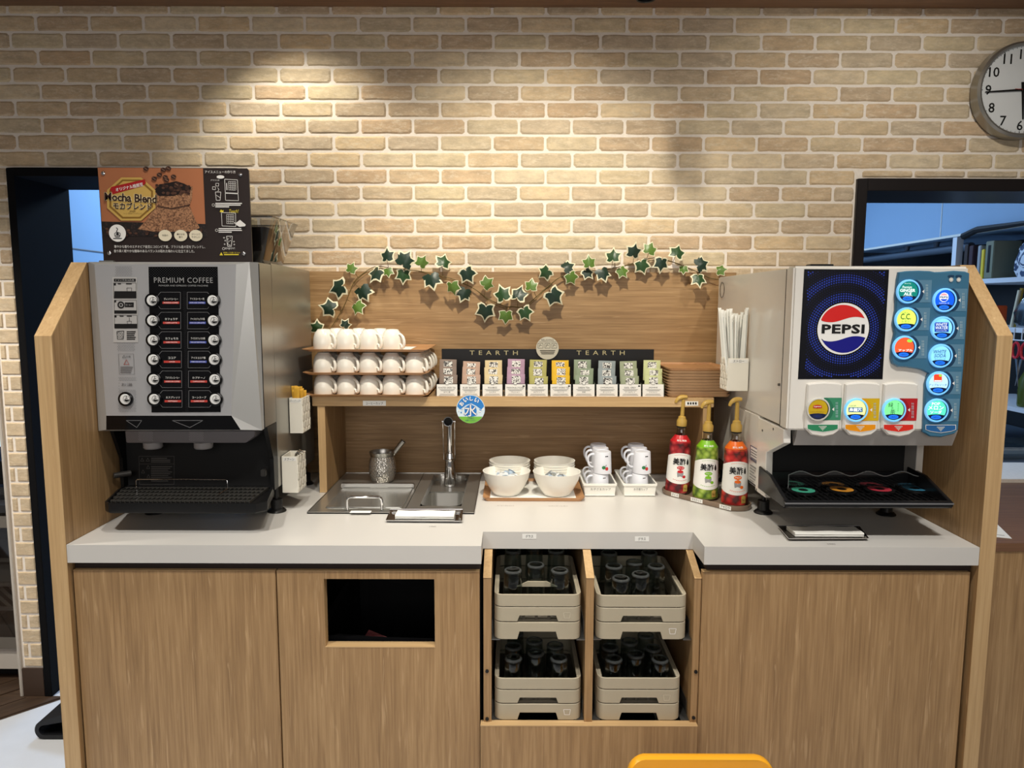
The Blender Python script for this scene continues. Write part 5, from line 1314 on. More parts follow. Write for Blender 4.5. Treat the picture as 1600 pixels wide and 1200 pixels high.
for tI, z in enumerate(TIER):
    lower = [None, 'standing on the shelf', 'in the middle'][0] if False else None
    t = serving_tray(tx0 - (.0 if tI else -.004), tx1, ty0, ty1, z, W_TRAY, ('bottom wooden tray of the cup tower, resting on the shelf', 'middle wooden tray of the cup tower between two layers of cups', 'top wooden tray of the cup tower with a white paper sheet')[tI], 'wooden trays of the cup tower', rim=.007)
    cz = z + .0032
    xs = [P(px, 600, 2.30).x for px in ((506.5, 542, 578, 613) if tI == 2 else (505.5, 541, 576.5, 612, 648))]
    for k, x in enumerate(xs):
        place_cup(x, ty0 + .050, cz, math.radians(-32), 'inverted white cup, %s from left in the front row of the %s tray' % (ORD[k], TN[tI]))
    if tI == 2:
        for k, px in enumerate((526, 561, 594)):
            place_cup(P(px, 560, 2.38).x, ty0 + .128, cz, math.radians(-20), 'inverted white cup, %s from left in the back row of the top tray' % ORD[k])
    else:
        for row in (1, 2, 3):
            for k, x in enumerate(xs):
                if row == 1 or k == 4:
                    place_cup(x + (.002 if k == 4 else 0), ty0 + .050 + .0725 * row, cz, math.radians(-25), 'inverted white cup, %s from left in the %s row back of the %s tray' % (ORD[k], ORD[row], TN[tI]))
    if tI == 2:
        pz = cz + .0004
        tag(MB().box(tx0 + .05, tx1 - .065, ty0 + .02, ty1 - .06, pz - .0002, pz).build('paper_sheet', M_PAPER, smooth=0), 'white paper sheet under the cups on the top wooden tray', 'paper')
        for o in list(COL.objects):
            if o.name.startswith('coffee_cup') and abs(o.location.z - cz) < 1e-4: o.location.z += .0006

# stack of trays at the right end of the shelf
sx0, sx1 = P(1041, 600, 2.29).x, .716
N_ = 10
for k in range(N_):
    z = SHT + .001 + k * .0094; d = (rs.random() - .5) * .005
    lab = 'wooden tray, %s from the bottom of the tray stack behind the syrup pumps' % ORD[k] if k < N_ - 1 else 'topmost wooden tray of the stack beside the straw holder'
    serving_tray(sx0 + d + .004, sx1 + d - .004, 2.292 + d, 2.535, z, W_TRAYS if k < N_ - 1 else W_TRAY, lab, 'stacked wooden trays', rim=.0078, inset=.006, thick=.0025)

# ================================================================== TEA DISPLAY
YT = 2.47
hd = thing('tea_header_board', 'black header board with pale lettering behind the tea sachets', 'display board', (P(856, 560, YT).x, YT, SHT))
a, b_ = P(690, 545, YT), P(1022, 545.5, YT)
MB().box(a.x, b_.x, YT, YT + .006, SHT + .0006, a.z).build('board', mat('header_black', (16, 15, 15), .35), hd, smooth=0)
t = MB(); gold = mat('lettering_gold', (196, 184, 140), .4)
for cx in (771.5, 938.5): t.txtp(cx, 551.2, 6.6, 'TEARTH', YT - .0006, w=75, space=1.9)
t.flat('lettering', gold, hd)
ts = thing('round_card', 'round beige card on a stick above the black tea header', 'card', (P(855, 544, YT - .02).x, YT - .02, SHT))
Y = YT - .02; c = P(855.3, 544, Y); r = (P(873, 544, Y) - c).length
MB().cyl((c.x, Y + .0015, c.z), (c.x, Y, c.z), r, r, 36).build('disc', mat('card_beige', (206, 200, 182), .5), ts)
MB().cyl((c.x, Y + .0025, SHT + .0008), (c.x, Y + .0025, c.z - r * .8), .002, .002, 8).build('stick', M_ACRYL, ts)
t = MB(); t.txtp(855.3, 531.3, 3, 'RELAXING', Y - .0005, w=19); t.linep([(842, 534.2), (869, 534.2)], .5, Y - .0005)
for x in (844.5, 855.3, 866): t.linep([(x - 4, 536.5), (x + 4, 536.5), (x + 4, 544), (x - 4, 544), (x - 4, 536.5)], .6, Y - .0005); t.linep([(x - 2, 542), (x - 1, 538.5), (x + 2, 540)], .8, Y - .0005)
for k in range(3): t.rectp(843.5 + k, 547 + k * 2.5, 867.5 - k, 548.4 + k * 2.5, Y - .0005)
t.flat('lettering', mat('card_ink', (84, 78, 66), .5), ts)
YK = 2.305; YSL = (2.325, 2.352, 2.379)
teas = [('taupe', (142, 124, 112), 'ROASTED GREEN TEA', 'ほうじ茶'), ('dusty pink', (196, 164, 144), 'RUBY BASKET', 'ルビーバスケット'), ('cream', (226, 206, 160), 'ROOIBOS', 'ルイボス'), ('mauve', (184, 150, 172), 'PASSION & LYCHEE', 'パッション'),
        ('olive', (184, 178, 104), 'YUZU MINT', 'ゆずミント'), ('bright yellow', (236, 190, 40), 'SWEET HYDRO TEA', 'スイート'), ('sage', (146, 160, 134), 'GREEN TEA', '煎茶'), ('blue grey', (150, 160, 162), 'DARJEELING', 'ダージリン'),
        ('grey green', (160, 168, 138), 'EARL GREY', 'アールグレイ'), ('pale lime', (206, 212, 158), 'JASMINE', 'ジャスミン')]
def squiggle():
    m, N, L, b = newmat('sachet_print'); g = N.new('ShaderNodeNewGeometry'); w = N.new('ShaderNodeTexNoise'); w.inputs['Scale'].default_value = 170; w.inputs['Detail'].default_value = 1; w.inputs['Distortion'].default_value = 1.2
    L.new(g.outputs['Position'], w.inputs['Vector']); r = N.new('ShaderNodeValToRGB'); r.color_ramp.interpolation = 'CONSTANT'; e = r.color_ramp.elements
    e[0].color = lin((70, 66, 64)); e[1].position = .47; e[1].color = lin((236, 234, 228)); L.new(w.outputs['Fac'], r.inputs[0]); L.new(r.outputs[0], b.inputs['Base Color']); b.inputs['Roughness'].default_value = .45
    return m
M_SQ = squiggle()
cards = [(682.5, 714.5), (719, 749.5), (754, 785), (789.5, 821), (824.5, 856), (860, 892), (895.5, 929), (932, 965), (968, 1001.5), (1004, 1037)]
M_HOLDER = clear('pocket_clear', (232, 234, 234), .07)
def sachet(cx, Y, ztop, col, name, label, tilt):
    w, h = .0285, .068
    t = thing('tea_sachet', label, 'tea sachet', (cx, Y, ztop - h), 'tea sachets')
    m = MB(); n = 5; fr = []; 
    prof = [(0, .0006), (.08, .0010), (.5, .0036), (.92, .0010), (1, .0006)]
    rings = []
    for v, th in prof:
        z = ztop - h + h * v
        rings.append([(cx - w, Y, z), (cx - w * .85, Y - th * .5, z), (cx, Y - th, z), (cx + w * .85, Y - th * .5, z), (cx + w, Y, z), (cx + w * .85, Y + th * .5, z), (cx, Y + th, z), (cx - w * .85, Y + th * .5, z)])
    m.loft(rings, True, True); m.build('packet', mat('sachet_' + name.replace(' ', '_'), col, .38, noise=.12, nscale=70), t, smooth=60)
    m = MB(); m.poly([(cx - .0145, Y - .0042, ztop - .030), (cx + .0145, Y - .0042, ztop - .030), (cx + .0145, Y - .0028, ztop - .006), (cx - .0145, Y - .0028, ztop - .006)])
    m.flat('printed_panel', M_SQ, t)
    t.rotation_euler = (math.radians(-3), math.radians(tilt), 0)
    return t
for i, ((p0, p1), (nm, col, en, jp)) in enumerate(zip(cards, teas)):
    x0, x1 = P(p0 - 1.5, 612, YK).x, P(p1 + 1.5, 612, YK).x; cx = (x0 + x1) / 2
    t = thing('sachet_pocket', 'clear pocket with a white card holding %s tea sachets' % nm, 'display pocket', (cx, YK, SHT))
    zt = P(800, 599.5, YK).z
    m = MB(); m.wall([(x0, YK), (x1, YK), (x1, YK + .10), (x0, YK + .10)], SHT + .0009, [zt, zt, zt + .012, zt + .012], .0018)
    m.box(x0 + .001, x1 - .001, YK + .001, YK + .099, SHT + .0009, SHT + .0025); m.build('box', M_HOLDER, t, smooth=0)
    m = MB(); m.rectp(p0, 600.5, p1, 620, YK - .0006); m.rectp((p0 + p1) / 2 - 2.2, 597.5, (p0 + p1) / 2 + 2.2, 601, YK - .0006); card = m.flat('card', M_PAPER, t)
    l = MB(); pc_ = (p0 + p1) / 2; Y = YK - .0010
    l.txtp(pc_, 605.8, 2.5, en, Y, w=min(27, 2.0 * len(en))); l.txtp(pc_, 612.7, 2.4, jp, Y, w=min(16, 2.6 * len(jp)))
    for y, ww in ((608.4, 24), (610, 20), (615.5, 22), (617.3, 25)): l.rectp(pc_ - ww / 2, y, pc_ + ww / 2, y + .7, Y, 1)
    l.linep([(pc_ - 2.2, 598), (pc_ - 2.2, 601.5), (pc_ + 2.2, 601.5), (pc_ + 2.2, 598)], .4, Y, 1)
    if i in (3, 5, 8): l.rectp(p1 - 4.5, 602.3, p1 - 1.2, 604.3, Y, 0)
    l.flat('lettering', [mat('card_text', (52, 50, 50), .5), mat('card_text_faint', (150, 148, 146), .5)], card)
    jit = [(0, -1, 2), (-.5, 0, 1.5), (0, 0, 1), (1, 1, 1.5), (-2.5, -1, 0), (0, 0, 1), (0, -1, -2), (-1.5, 0, 1.5), (-2, -1, 1), (-3, -1, 2)]
    for rI, (Ys, ytop) in enumerate(zip(YSL, (586, 574.5, 563))):
        sh = [(0, 1, 1), (1.2, .2, 1.5), (0, .5, 1.2), (.5, -.5, .6), (1.5, .5, -.5), (.5, -.3, -.6), (.5, 1.5, -2), (1, 0, -1), (1, -1, -2.5), (1.5, .5, -2)][i]
        px = pc_ + (1.2, .6, 0)[rI] * ((855 - pc_) / 170) + sh[rI] + rs.uniform(-.6, .6)
        zt_s = P(px, ytop + rs.uniform(-2, 2), Ys).z
        sachet(P(px, 590, Ys).x, Ys, zt_s, col, nm, '%s tea sachet in the %s row of the %s pocket from left' % (nm, ('front', 'middle', 'back')[rI], ORD[i]), rs.uniform(-3, 5) * .6)

# ================================================================== NAPKIN TRAYS
M_NAP = mat('napkin_white', (240, 238, 230), .8, bump=.3, nscale=60)
def napkin_tray(c0, c1, c2, c3, label, nlabel):
    """c0..c3 front-left, front-right, back-right, back-left on the counter"""
    p = [G(*c, ZC) for c in (c0, c1, c2, c3)]
    cx = sum(v.x for v in p) / 4; cy = sum(v.y for v in p) / 4
    t = thing('napkin_tray', label, 'tray', (cx, cy, ZC))
    sc = lambda k, z: [(cx + (v.x - cx) * k, cy + (v.y - cy) * k, z) for v in p]
    m = MB(); m.loft([sc(.9, ZC + .0006), sc(1, ZC + .008), sc(.975, ZC + .0084), sc(.90, ZC + .003)], True, True)
    m.build('dish', M_CHROME if 'chrome' in label else mat('pewter', (128, 124, 118), .25, 1), t, smooth=20)
    m = MB(); m.tube([(cx + (v.x - cx), cy + (v.y - cy), ZC + .008) for v in p], .0013, n=6, closed=True); m.build('rim', M_CHROME, t)
    return p, cx, cy
def napkins(cx, cy, w, d, n, label, rot=0):
    for k in range(n):
        z = ZC + .0038 + k * .0052
        m = MB(); ny = 6; nx = 10
        rings = []
        prof = [(-d / 2, .0008), (-d / 2 + .002, .0046), (-d * .2, .0050), (d * .2, .0050), (d / 2, .0044), (d / 2, .0006)]
        for i in range(nx + 1):
            x = -w / 2 + w * i / nx; wv = .0009 * math.sin(i * 1.1 + k * 2)
            rings.append([(cx + x, cy + y, z + h + (wv if h > .001 else 0)) for y, h in prof] + [(cx + x, cy, z)])
        m.loft(rings, True, True)
        tag(m.build('folded_napkin', M_NAP, smooth=40), label[k], 'napkin')
p, cx, cy = napkin_tray((603, 817), (722, 818), (723, 800), (610, 800), 'small chrome tray of folded napkins in front of the sink', '')
napkins((p[0].x + p[1].x) / 2 - .002, cy, .170, .052, 2, ['lower folded white napkin on the small tray before the sink', 'upper folded white napkin on the small tray before the sink'])
p, cx, cy = napkin_tray((1232, 846), (1357, 845.5), (1342, 826), (1215, 826), 'small pewter tray of folded napkins in front of the soda dispenser', '')
napkins(G(1284, 832, ZC).x, cy + .002, .185, .060, 2, ['lower folded white napkin on the tray before the soda dispenser', 'upper folded white napkin on the tray before the soda dispenser'])

# ================================================================== BOWLS ON A TRAY
bx0, bx1 = G(754, 785, ZC).x, G(914.5, 785, ZC).x
by0 = 2.186; by1 = 2.44
bt_ = thing('bowl_tray', 'wooden tray with a white liner carrying the white bowls', 'tray', ((bx0 + bx1) / 2, 2.3, ZC))
A = rrect(bx0 + .010, bx1 - .010, by0 + .004, by1 - .004, .01, 3); B = rrect(bx0, bx1, by0, by1, .012, 3); C_ = rrect(bx0 + .016, bx1 - .016, by0 + .008, by1 - .008, .01, 3)
MB().loft([[(x, y, ZC + .0006) for x, y in A], [(x, y, ZC + .012) for x, y in B], [(x, y, ZC + .0128) for x, y in B], [(x, y, ZC + .004) for x, y in C_]], True, True).build('board', W_TRAY, bt_, smooth=30)
MB().box(bx0 + .022, bx1 - .026, by0 + .012, by1 - .014, ZC + .0043, ZC + .0050).build('liner', M_PAPER, bt_, smooth=0)
zb0 = ZC + .0054
def bowl(cx, cy, z, R_, H_, label, rim_t=.002, group='white serving bowls'):
    m = MB(); m.lathe([(.0005, 0), (R_ * .50, 0), (R_ * .56, .003), (R_ * .74, H_ * .30), (R_ * .92, H_ * .66), (R_, H_ * .97), (R_ + .0008, H_), (R_ - rim_t, H_), (R_ * .90, H_ * .66), (R_ * .70, H_ * .28), (R_ * .45, .006), (.0005, .005)], c=(cx, cy, z), n=48)
    o = m.build('serving_bowl', M_MELAMINE, smooth=50); tag(o, label, 'bowl', group); return o
R1 = (P(828.5, 736, 2.255).x - P(754.5, 736, 2.255).x) / 2
c1x, c2x = P(791.5, 736, 2.262).x, P(870, 738, 2.255).x
H1 = P(791, 735, 2.262).z - zb0
bowl(c1x, 2.262, zb0, R1, H1, 'white bowl of creamer cups, front left on the wooden tray')
bowl(c2x, 2.256, zb0, R1, H1, 'white bowl of syrup packets, front right on the wooden tray')
c3x, c4x = P(796, 728, 2.37).x, P(866, 727, 2.37).x
for nm, cxx, kx in (('left', c3x, 0), ('right', c4x, 1)):
    for k in range(4):
        bowl(cxx + .001 * (k % 2), 2.372, zb0 + k * .0085, .0690, .062, 'white bowl, %s of the %s back stack on the wooden tray' % (('lowest', 'second from bottom', 'third from bottom', 'topmost')[k], nm))
M_CRM = mat('creamer_white', (226, 228, 228), .4); M_CRB = mat('packet_blue_grey', (168, 184, 200), .4, noise=.3, nscale=140); M_CRD = mat('packet_dark', (112, 118, 122), .4, noise=.35, nscale=140)
for k in range(16):
    a = k * 2.4; r = R1 * .55 * math.sqrt((k + .5) / 16)
    x, y, z = c1x + r * math.cos(a), 2.262 + r * math.sin(a), zb0 + H1 * .56 + .004 * (k % 4) + .010 * (1 - r / (R1 * .55))
    m = MB(); m.lathe([(.0005, 0), (.008, 0), (.0105, .010), (.0135, .0105), (.0135, .0118), (.0005, .0118)], n=12)
    E_ = Euler((rs.uniform(-.9, .9), rs.uniform(-.9, .9), 0)).to_matrix(); m.v = [tuple(E_ @ Vector(v) + Vector((x, y, z))) for v in m.v]
    tag(m.build('creamer_cup', [M_CRM, M_CRB][k % 3 == 0]), 'small creamer portion cup heaped in the front left white bowl', 'creamer', 'creamers in the front left bowl')
for k in range(16):
    a = k * 2.4 + 1; r = R1 * .58 * math.sqrt((k + .5) / 16)
    x, y, z = c2x + r * math.cos(a), 2.256 + r * math.sin(a), zb0 + H1 * .58 + .004 * (k % 4) + .010 * (1 - r / (R1 * .55))
    m = MB(); m.loft([[(-.017, -.008, 0), (.017, -.008, 0), (.017, .008, 0), (-.017, .008, 0)], [(-.014, -.008, .003), (.014, -.008, .003), (.014, .008, .003), (-.014, .008, .003)]])
    E_ = Euler((rs.uniform(-.9, .9), rs.uniform(-.7, .7), rs.uniform(0, 3))).to_matrix(); m.v = [tuple(E_ @ Vector(v) + Vector((x, y, z))) for v in m.v]
    tag(m.build('syrup_packet', [M_CRM, M_CRB, M_CRD][k % 3], smooth=0), 'small printed packet heaped in the front right white bowl', 'packet', 'packets in the front right bowl')

# ================================================================== KIDS' CUPS IN BASKETS
M_KID = mat('kids_cup_white', (226, 228, 236), .3)
kc = thing('kids_cup', '', 'cup', (0, 0, 0), "white children's cups in baskets")
m = MB(); m.lathe([(.0290, 0), (.0292, .002), (.0262, .062), (.0250, .0645), (.0225, .065), (.0220, .0635), (.0005, .0635)], n=28, cap1=True); m.lathe([(.0290, 0), (.0275, .001), (.0245, .060), (.0005, .060)], n=28); m.build('body', M_KID, kc, smooth=50)
m = MB(); m.tube(smooth_path([(-.024, 0, .054), (-.036, 0, .054), (-.0445, 0, .046), (-.0455, 0, .034), (-.042, 0, .022), (-.034, 0, .016), (-.026, 0, .016)], 3), .0040, n=8, flat=.8); m.build('handle', M_KID, kc, smooth=60)
def wrapped(m, R, pts, z0, mi=0, a0=0):
    """flat shape (metres) wrapped on a cylinder of radius R around Z, facing -Y"""
    ca = sum(a for a, b in pts) / len(pts); cb = sum(b for a, b in pts) / len(pts)
    m.loft([[(R * math.sin((ca + (u - ca) * k) / R + a0), -R * math.cos((ca + (u - ca) * k) / R + a0), z0 + cb + (v - cb) * k) for u, v in pts] for k in (1, .66, .33)], False, True, mi)
m = MB(); R = .0283
wrapped(m, R + .0004, [(p[0], p[1]) for p in ell(.004, 0, .0062, .0054, 12)], .020, 0); wrapped(m, R + .0004, [(p[0], p[1]) for p in ell(.0140, -.004, .0056, .0056, 12)], .020, 1)
wrapped(m, R + .0006, [(.0135, .001), (.0140, .001), (.0125, .007), (.0120, .009)], .020, 2); wrapped(m, R + .0006, [(.007, .003), (.0075, .003), (.0125, .007), (.012, .009)], .020, 2)
wrapped(m, .0268, [(.008, 0), (.018, 0), (.018, .0035), (.008, .0035)], .051, 2)
m.flat('cherry_print', [mat('print_green', (46, 120, 70), .4), mat('print_red', (196, 52, 52), .4), M_BLACKPRINT], kc)
M_BASK = mat('basket_white', (238, 236, 228), .35)
fk = True
def basket(px0, px1, py, label, word, cl):
    global fk
    f0, f1 = G(px0, py, ZC), G(px1, py, ZC); y0 = f0.y; y1 = y0 + .20; x0, x1 = f0.x, f1.x
    zt = P(940, 756, y0).z
    t = thing('cup_basket', label, 'basket', ((x0 + x1) / 2, y0 + .1, ZC))
    m = MB(); A = rrect(x0 + .003, x1 - .003, y0 + .003, y1 - .003, .004, 2); B = rrect(x0, x1, y0, y1, .005, 2)
    D = rrect(x0 - .003, x1 + .003, y0 - .003, y1 + .003, .006, 2); I_ = rrect(x0 + .0025, x1 - .0025, y0 + .0025, y1 - .0025, .004, 2)
    m.loft([[(x, y, ZC + .0006) for x, y in A], [(x, y, zt - .006) for x, y in B], [(x, y, zt - .006) for x, y in D], [(x, y, zt) for x, y in D], [(x, y, zt) for x, y in I_], [(x, y, ZC + .004) for x, y in [(a, b) for a, b in A]]], True, True)
    m.build('tub', M_BASK, t, smooth=25)
    m = MB(); m.box(x0 + .004, x1 - .004, y0 - .0015, y0 + .002, ZC + .004, ZC + .006); m.build('rib', M_BASK, t, smooth=0)
    m = MB(); m.txt(((x0 + x1) / 2 + .002, y0 - .0022, (ZC + zt) / 2 + .004), (1, 0, 0), (0, 0, 1), word, .0078, (x1 - x0) * .62 if 'さま' in word else (x1 - x0) * .42); m.flat('lettering', M_BLACKPRINT, t)
    # upper leaning row then lower row
    k = 0
    for (dy, up, nm) in ((.043, 1, 'front cup of the upper row'), (.104, 1, 'middle cup of the upper row'), (.164, 1, 'rear cup of the upper row'),
                         (.040, 0, 'front cup of the lower row'), (.101, 0, 'middle cup of the lower row'), (.161, 0, 'rear cup of the lower row')):
        o = kc if fk else copy_tree(kc); fk = False
        o.location = ((x0 + x1) / 2 + (.012 if up else .006), y0 + dy, ZC + (.0705 if up else .0062))
        o.rotation_euler = (0, 0, math.radians(-6))
        o.scale = (1.04, 1.04, 1.10) if up else (.98, .98, .97)
        o['label'] = "white children's cup, %s in the basket %s" % (nm, 'nearest the bowls' if cl == 'left' else 'nearest the syrup bottles')
basket(912, 962.5, 776, "white basket of children's cups beside the bowl tray", 'お子さまカップ', 'left')
basket(974, 1025.5, 776, "white basket of children's cups beside the syrup bottles", 'お子様カップ', 'right')

# ================================================================== SYRUP BOTTLES
tc_ = thing('syrup_tray', 'long oval taupe tray under the three syrup bottles', 'tray', (.59, 2.15, ZC))
e0, e1 = G(1060, 771, ZC), G(1146, 792, ZC)
ax = (e1 - e0).normalized(); nx_ = Vector((-ax.y, ax.x, 0)); rt = .052
def stadium(r, z):
    o = []
    for k in range(13): a = -pi / 2 + pi * k / 12; o.append(e1 + (ax * math.cos(a) + nx_ * math.sin(a)) * r)
    for k in range(13): a = pi / 2 + pi * k / 12; o.append(e0 + (ax * math.cos(a) + nx_ * math.sin(a)) * r)
    return [(v.x, v.y, z) for v in o]
MB().loft([stadium(rt - .002, ZC + .0006), stadium(rt, ZC + .003), stadium(rt, ZC + .0165), stadium(rt - .003, ZC + .0165), stadium(rt - .004, ZC + .005)], True, True).build('dish', mat('taupe_tray', (136, 116, 98), .4), tc_, smooth=40)
w = MB()
for f, s, ww in ((-.32, '美酢', .022), (.12, 'ざくろ', .030), (.52, 'マスカット', .044), (1.02, 'アセロラ', .040)):
    u = (e1 - e0).length * f; hw = ww / 2
    if f < 0:
        a = math.radians(208); d = (ax * math.cos(a) + nx_ * math.sin(a)); c = e0 + d * (rt + .0004); tdir = Vector((d.y * -1, d.x, 0))
    else:
        d = -nx_; c = e0 + ax * u + d * (rt + .0004); tdir = ax
    c.z = ZC + .0095
    cc = [c - tdir * hw, c + tdir * hw]
    l = MB(); l.poly([cc[0] + Vector((0, 0, -.006)), cc[1] + Vector((0, 0, -.006)), cc[1] + Vector((0, 0, .006)), cc[0] + Vector((0, 0, .006))]); l.flat('label_sticker', M_PAPER, tc_)
    w.txt(c + d * .0005, tdir, (0, 0, 1), s, .0082, ww * .8)
w.flat('lettering', M_BLACKPRINT, tc_)
M_PUMP = mat('pump_gold', (184, 150, 74), .35)
M_SYR = clear('bottle_clear', (226, 220, 206), .10)
def syrup(px, py, ytop_px, tilt, label, cap, fruits, word, berry):
    b0 = G(px, py, ZC); z = ZC + .0056
    t = thing('syrup_bottle', label, 'bottle', (b0.x, b0.y, z))
    Rb = .0396; S = (P(px, ytop_px, b0.y).z - z) / .345
    RB = lambda h: .0398 - .0064 * max(0, min(1, (h - .02) / .165))
    c = (b0.x, b0.y, z); sc = lambda prof: [(r, h * S) for r, h in prof]
    m = MB(); m.lathe(sc([(.0005, .001), (.034, .001), (.0378, .005), (RB(.01) - .001, .012), (RB(.18) - .0010, .180), (RB(.187) - .003, .188), (.0172, .211), (.0143, .216), (.0140, .2366), (.0005, .238)]), c=c, n=36)
    m.build('bottle', M_SYR, t, smooth=50)
    m = MB(); m.lathe(sc([(.0005, .002), (.033, .002), (.0365, .006), (RB(.01) - .003, .012), (RB(.18) - .003, .180), (.020, .204), (.0005, .204)]), c=c, n=32); m.build('syrup', mat('syrup_' + berry, fruits[1], .3), t, smooth=50)
    m = MB(); m.lathe(sc([(RB(.008), .008), (RB(.02), .02), (RB(.187), .187)]), c=c, n=40); m.build('fruit_print', voro('fruit_' + berry, fruits, 54 if berry == 'muscat' else 44), t, smooth=60)
    m = MB(); m.lathe(sc([(RB(.185) + .0003, .183), (RB(.187) - .0006, .188), (.0182, .210)]), c=c, n=40); m.build('shoulder_wrap', mat('cap_' + berry, cap, .35), t, smooth=60)
    m = MB()
    vs, fs, W, H = text_geo('飲む美酢', 2, 1.0, .01, 0)
    m.add([(c[0] + (RB(.187) + .0010 - .62 * (y * .006 / H + .006)) * math.sin((x * .030 / W) / .029 - .1), c[1] - (RB(.187) + .0010 - .62 * (y * .006 / H + .006)) * math.cos((x * .030 / W) / .029 - .1), z + S * (.194 + y * .006 / H)) for x, y in vs], fs)
    m.flat('lettering', M_WHITE, t)
    # white wavy label facing the front
    m = MB(); n = 24; lo = []; hi = []
    for k in range(n + 1):
        a = math.radians(-112 + 224 * k / n) - math.radians(6)
        u = (k / n - .5) * 2; hh, hl = .139 + .011 * math.cos(u * 2.6), .048 - .008 * math.cos(u * 2.6); r, rl = RB(hh) + .0005, RB(hl) + .0005
        hi.append((c[0] + r * math.sin(a), c[1] - r * math.cos(a), z + S * hh)); lo.append((c[0] + rl * math.sin(a), c[1] - rl * math.cos(a), z + S * hl))
    m.loft([lo, hi], False, False, closed=False); lab = m.build('label', M_PAPER, t, smooth=60)
    def cylpt(u, v, off): r = RB(v) + off; return (c[0] + r * math.sin(u / .037 - .1), c[1] - r * math.cos(u / .037 - .1), z + S * v)
    def wt(m, s, u, v, h, w_, mi=0, bold=0):
        vs, fs, W, H = text_geo(s, 2, 1.0, bold, 0)
        m.add([cylpt(u + x * w_ / W, v + y * h / H, .0022 if h > .02 else .0012) for x, y in vs], fs, mi)
    def wp(m, pts, v, mi=0, off=.0009):
        ca = sum(a for a, b in pts) / len(pts); cb = sum(b for a, b in pts) / len(pts); n_ = len(pts)
        R = [[cylpt(ca + (a - ca) * k, v + cb + (b - cb) * k, off) for a, b in pts] for k in (1, .66, .33)]
        m.loft(R, False, True, mi)
    m = MB()
    wt(m, '美酢', -.0045, .1200, .0245, .041, 0, .018)
    wp(m, [(.0245, .013), (.0208, .004), (.0200, -.004), (.0225, -.0100), (.0265, -.0100), (.0290, -.004), (.0282, .004)], .118, 0)
    wp(m, ell(.001, 0, .0120, .0066, 16), .0975, 1); wp(m, [(-.002, -.005), (.004, -.005), (.001, -.0115)], .0975, 1)
    wt(m, word, .001, .0978, .0055, .017, 2, .012)
    wp(m, [(-.010, .007), (.011, .007), (.009, -.010), (-.008, -.010)], .0745, 3); wp(m, ell(.0005, .0095, .0095, .0055, 14), .0745, 1, .0010); wp(m, ell(.0125, -.008, .0052, .0052, 12), .0745, 1, .0012)
    for k in range(9): wp(m, [(-.021 + k * .0050, .0010), (-.018 + k * .0050, .0010), (-.018 + k * .0050, -.0008), (-.021 + k * .0050, -.0008)], .0560 - .0040 * math.cos((k - 4) * .35), 1)
    for k in range(9): wp(m, [(-.021 + k * .0050, .0008), (-.0185 + k * .0050, .0008), (-.0185 + k * .0050, -.0006), (-.021 + k * .0050, -.0006)], .1400 + .0040 * math.cos((k - 4) * .35), 1)
    wp(m, [(.012, .011), (.0195, .0155), (.027, .011), (.027, -.011), (.012, -.011)], .0245, 4); wt(m, 'No.1', .0195, .0250, .0078, .0115, 5, .01)
    m.flat('lettering', [M_BLACKPRINT, mat('ink_' + berry, cap, .4), M_WHITE, mat('label_grey', (150, 150, 152), .4), mat('award_gold', (196, 164, 84), .35), mat('award_ink', (90, 60, 24), .4)], lab)
    m = MB(); m.lathe(sc([(.0148, .2362), (.0158, .2372), (.0158, .2408), (.0150, .2415)]), c=c, n=24); m.build('neck_ring', M_BLACK, t)
    m = MB(); m.lathe(sc([(.0162, .2412), (.0166, .244), (.0163, .262), (.0125, .267), (.0120, .274), (.0090, .276), (.0066, .278), (.0058, .336), (.0005, .337)]), c=c, n=24, cap0=True); pump = m.build('pump_collar', M_PUMP, t, smooth=40)
    m = MB(); top = z + S * .342
    m.tube(smooth_path([(c[0] + .013, c[1] - .001, top + .003), (c[0] + .001, c[1], top + .003), (c[0] - .012, c[1] - .002, top), (c[0] - .021, c[1] - .003, top - .008), (c[0] - .0245, c[1] - .003, top - .017)], 3), [.0060, .0065, .0072, .0078, .0082, .0082, .0078, .0072, .0066, .006, .0054, .005, .0046], n=10, flat=.7)
    m.build('pump_spout', M_PUMP, pump, smooth=50)
    t.rotation_euler = (0, math.radians(tilt), 0)
syrup(1058, 771.5, 620, 2.0, 'syrup bottle with a red pomegranate label and gold pump', (196, 30, 38), [(214, 92, 86), (160, 34, 42), (66, 12, 18)], 'ざくろ', 'pomegranate')
syrup(1101.5, 780.5, 628, .6, 'syrup bottle with a green muscat grape label and gold pump', (122, 184, 28), [(188, 206, 104), (142, 170, 60), (70, 96, 28)], 'マスカット', 'muscat')
syrup(1147, 790.5, 624, -.4, 'syrup bottle with an orange topped acerola label and gold pump', (236, 110, 24), [(232, 98, 76), (198, 40, 38), (78, 24, 18)], 'アセロラ', 'acerola')
# ================================================================== IVY GARLAND
YI = 2.545
iv = thing('ivy_garland', 'artificial variegated ivy garland draped along the top of the oak back board', 'garland', (0, YI, 1.6))
A_ = lambda x, y: (470 + x * .20625, 370 + y * .20625)
B_ = lambda x, y: (800 + x * .21875, 370 + y * .21875)
path = [A_(230, 690), A_(330, 520), A_(400, 350), A_(470, 280), A_(570, 225), A_(700, 240), A_(880, 258), A_(1000, 280), A_(1150, 320), A_(1300, 385), A_(1420, 470), A_(1540, 525), (800, 478.8), B_(80, 500), B_(150, 450), B_(250, 360), B_(350, 285), B_(460, 250), B_(600, 240), B_(750, 220), B_(900, 180), B_(1020, 150), B_(1150, 180), B_(1290, 235), B_(1400, 290), B_(1480, 305)]
pts = [P(x, y, YI - .004 * math.sin(i * 1.3)) for i, (x, y) in enumerate(path)]
m = MB(); m.tube(smooth_path(pts, 4), .0015, n=6)
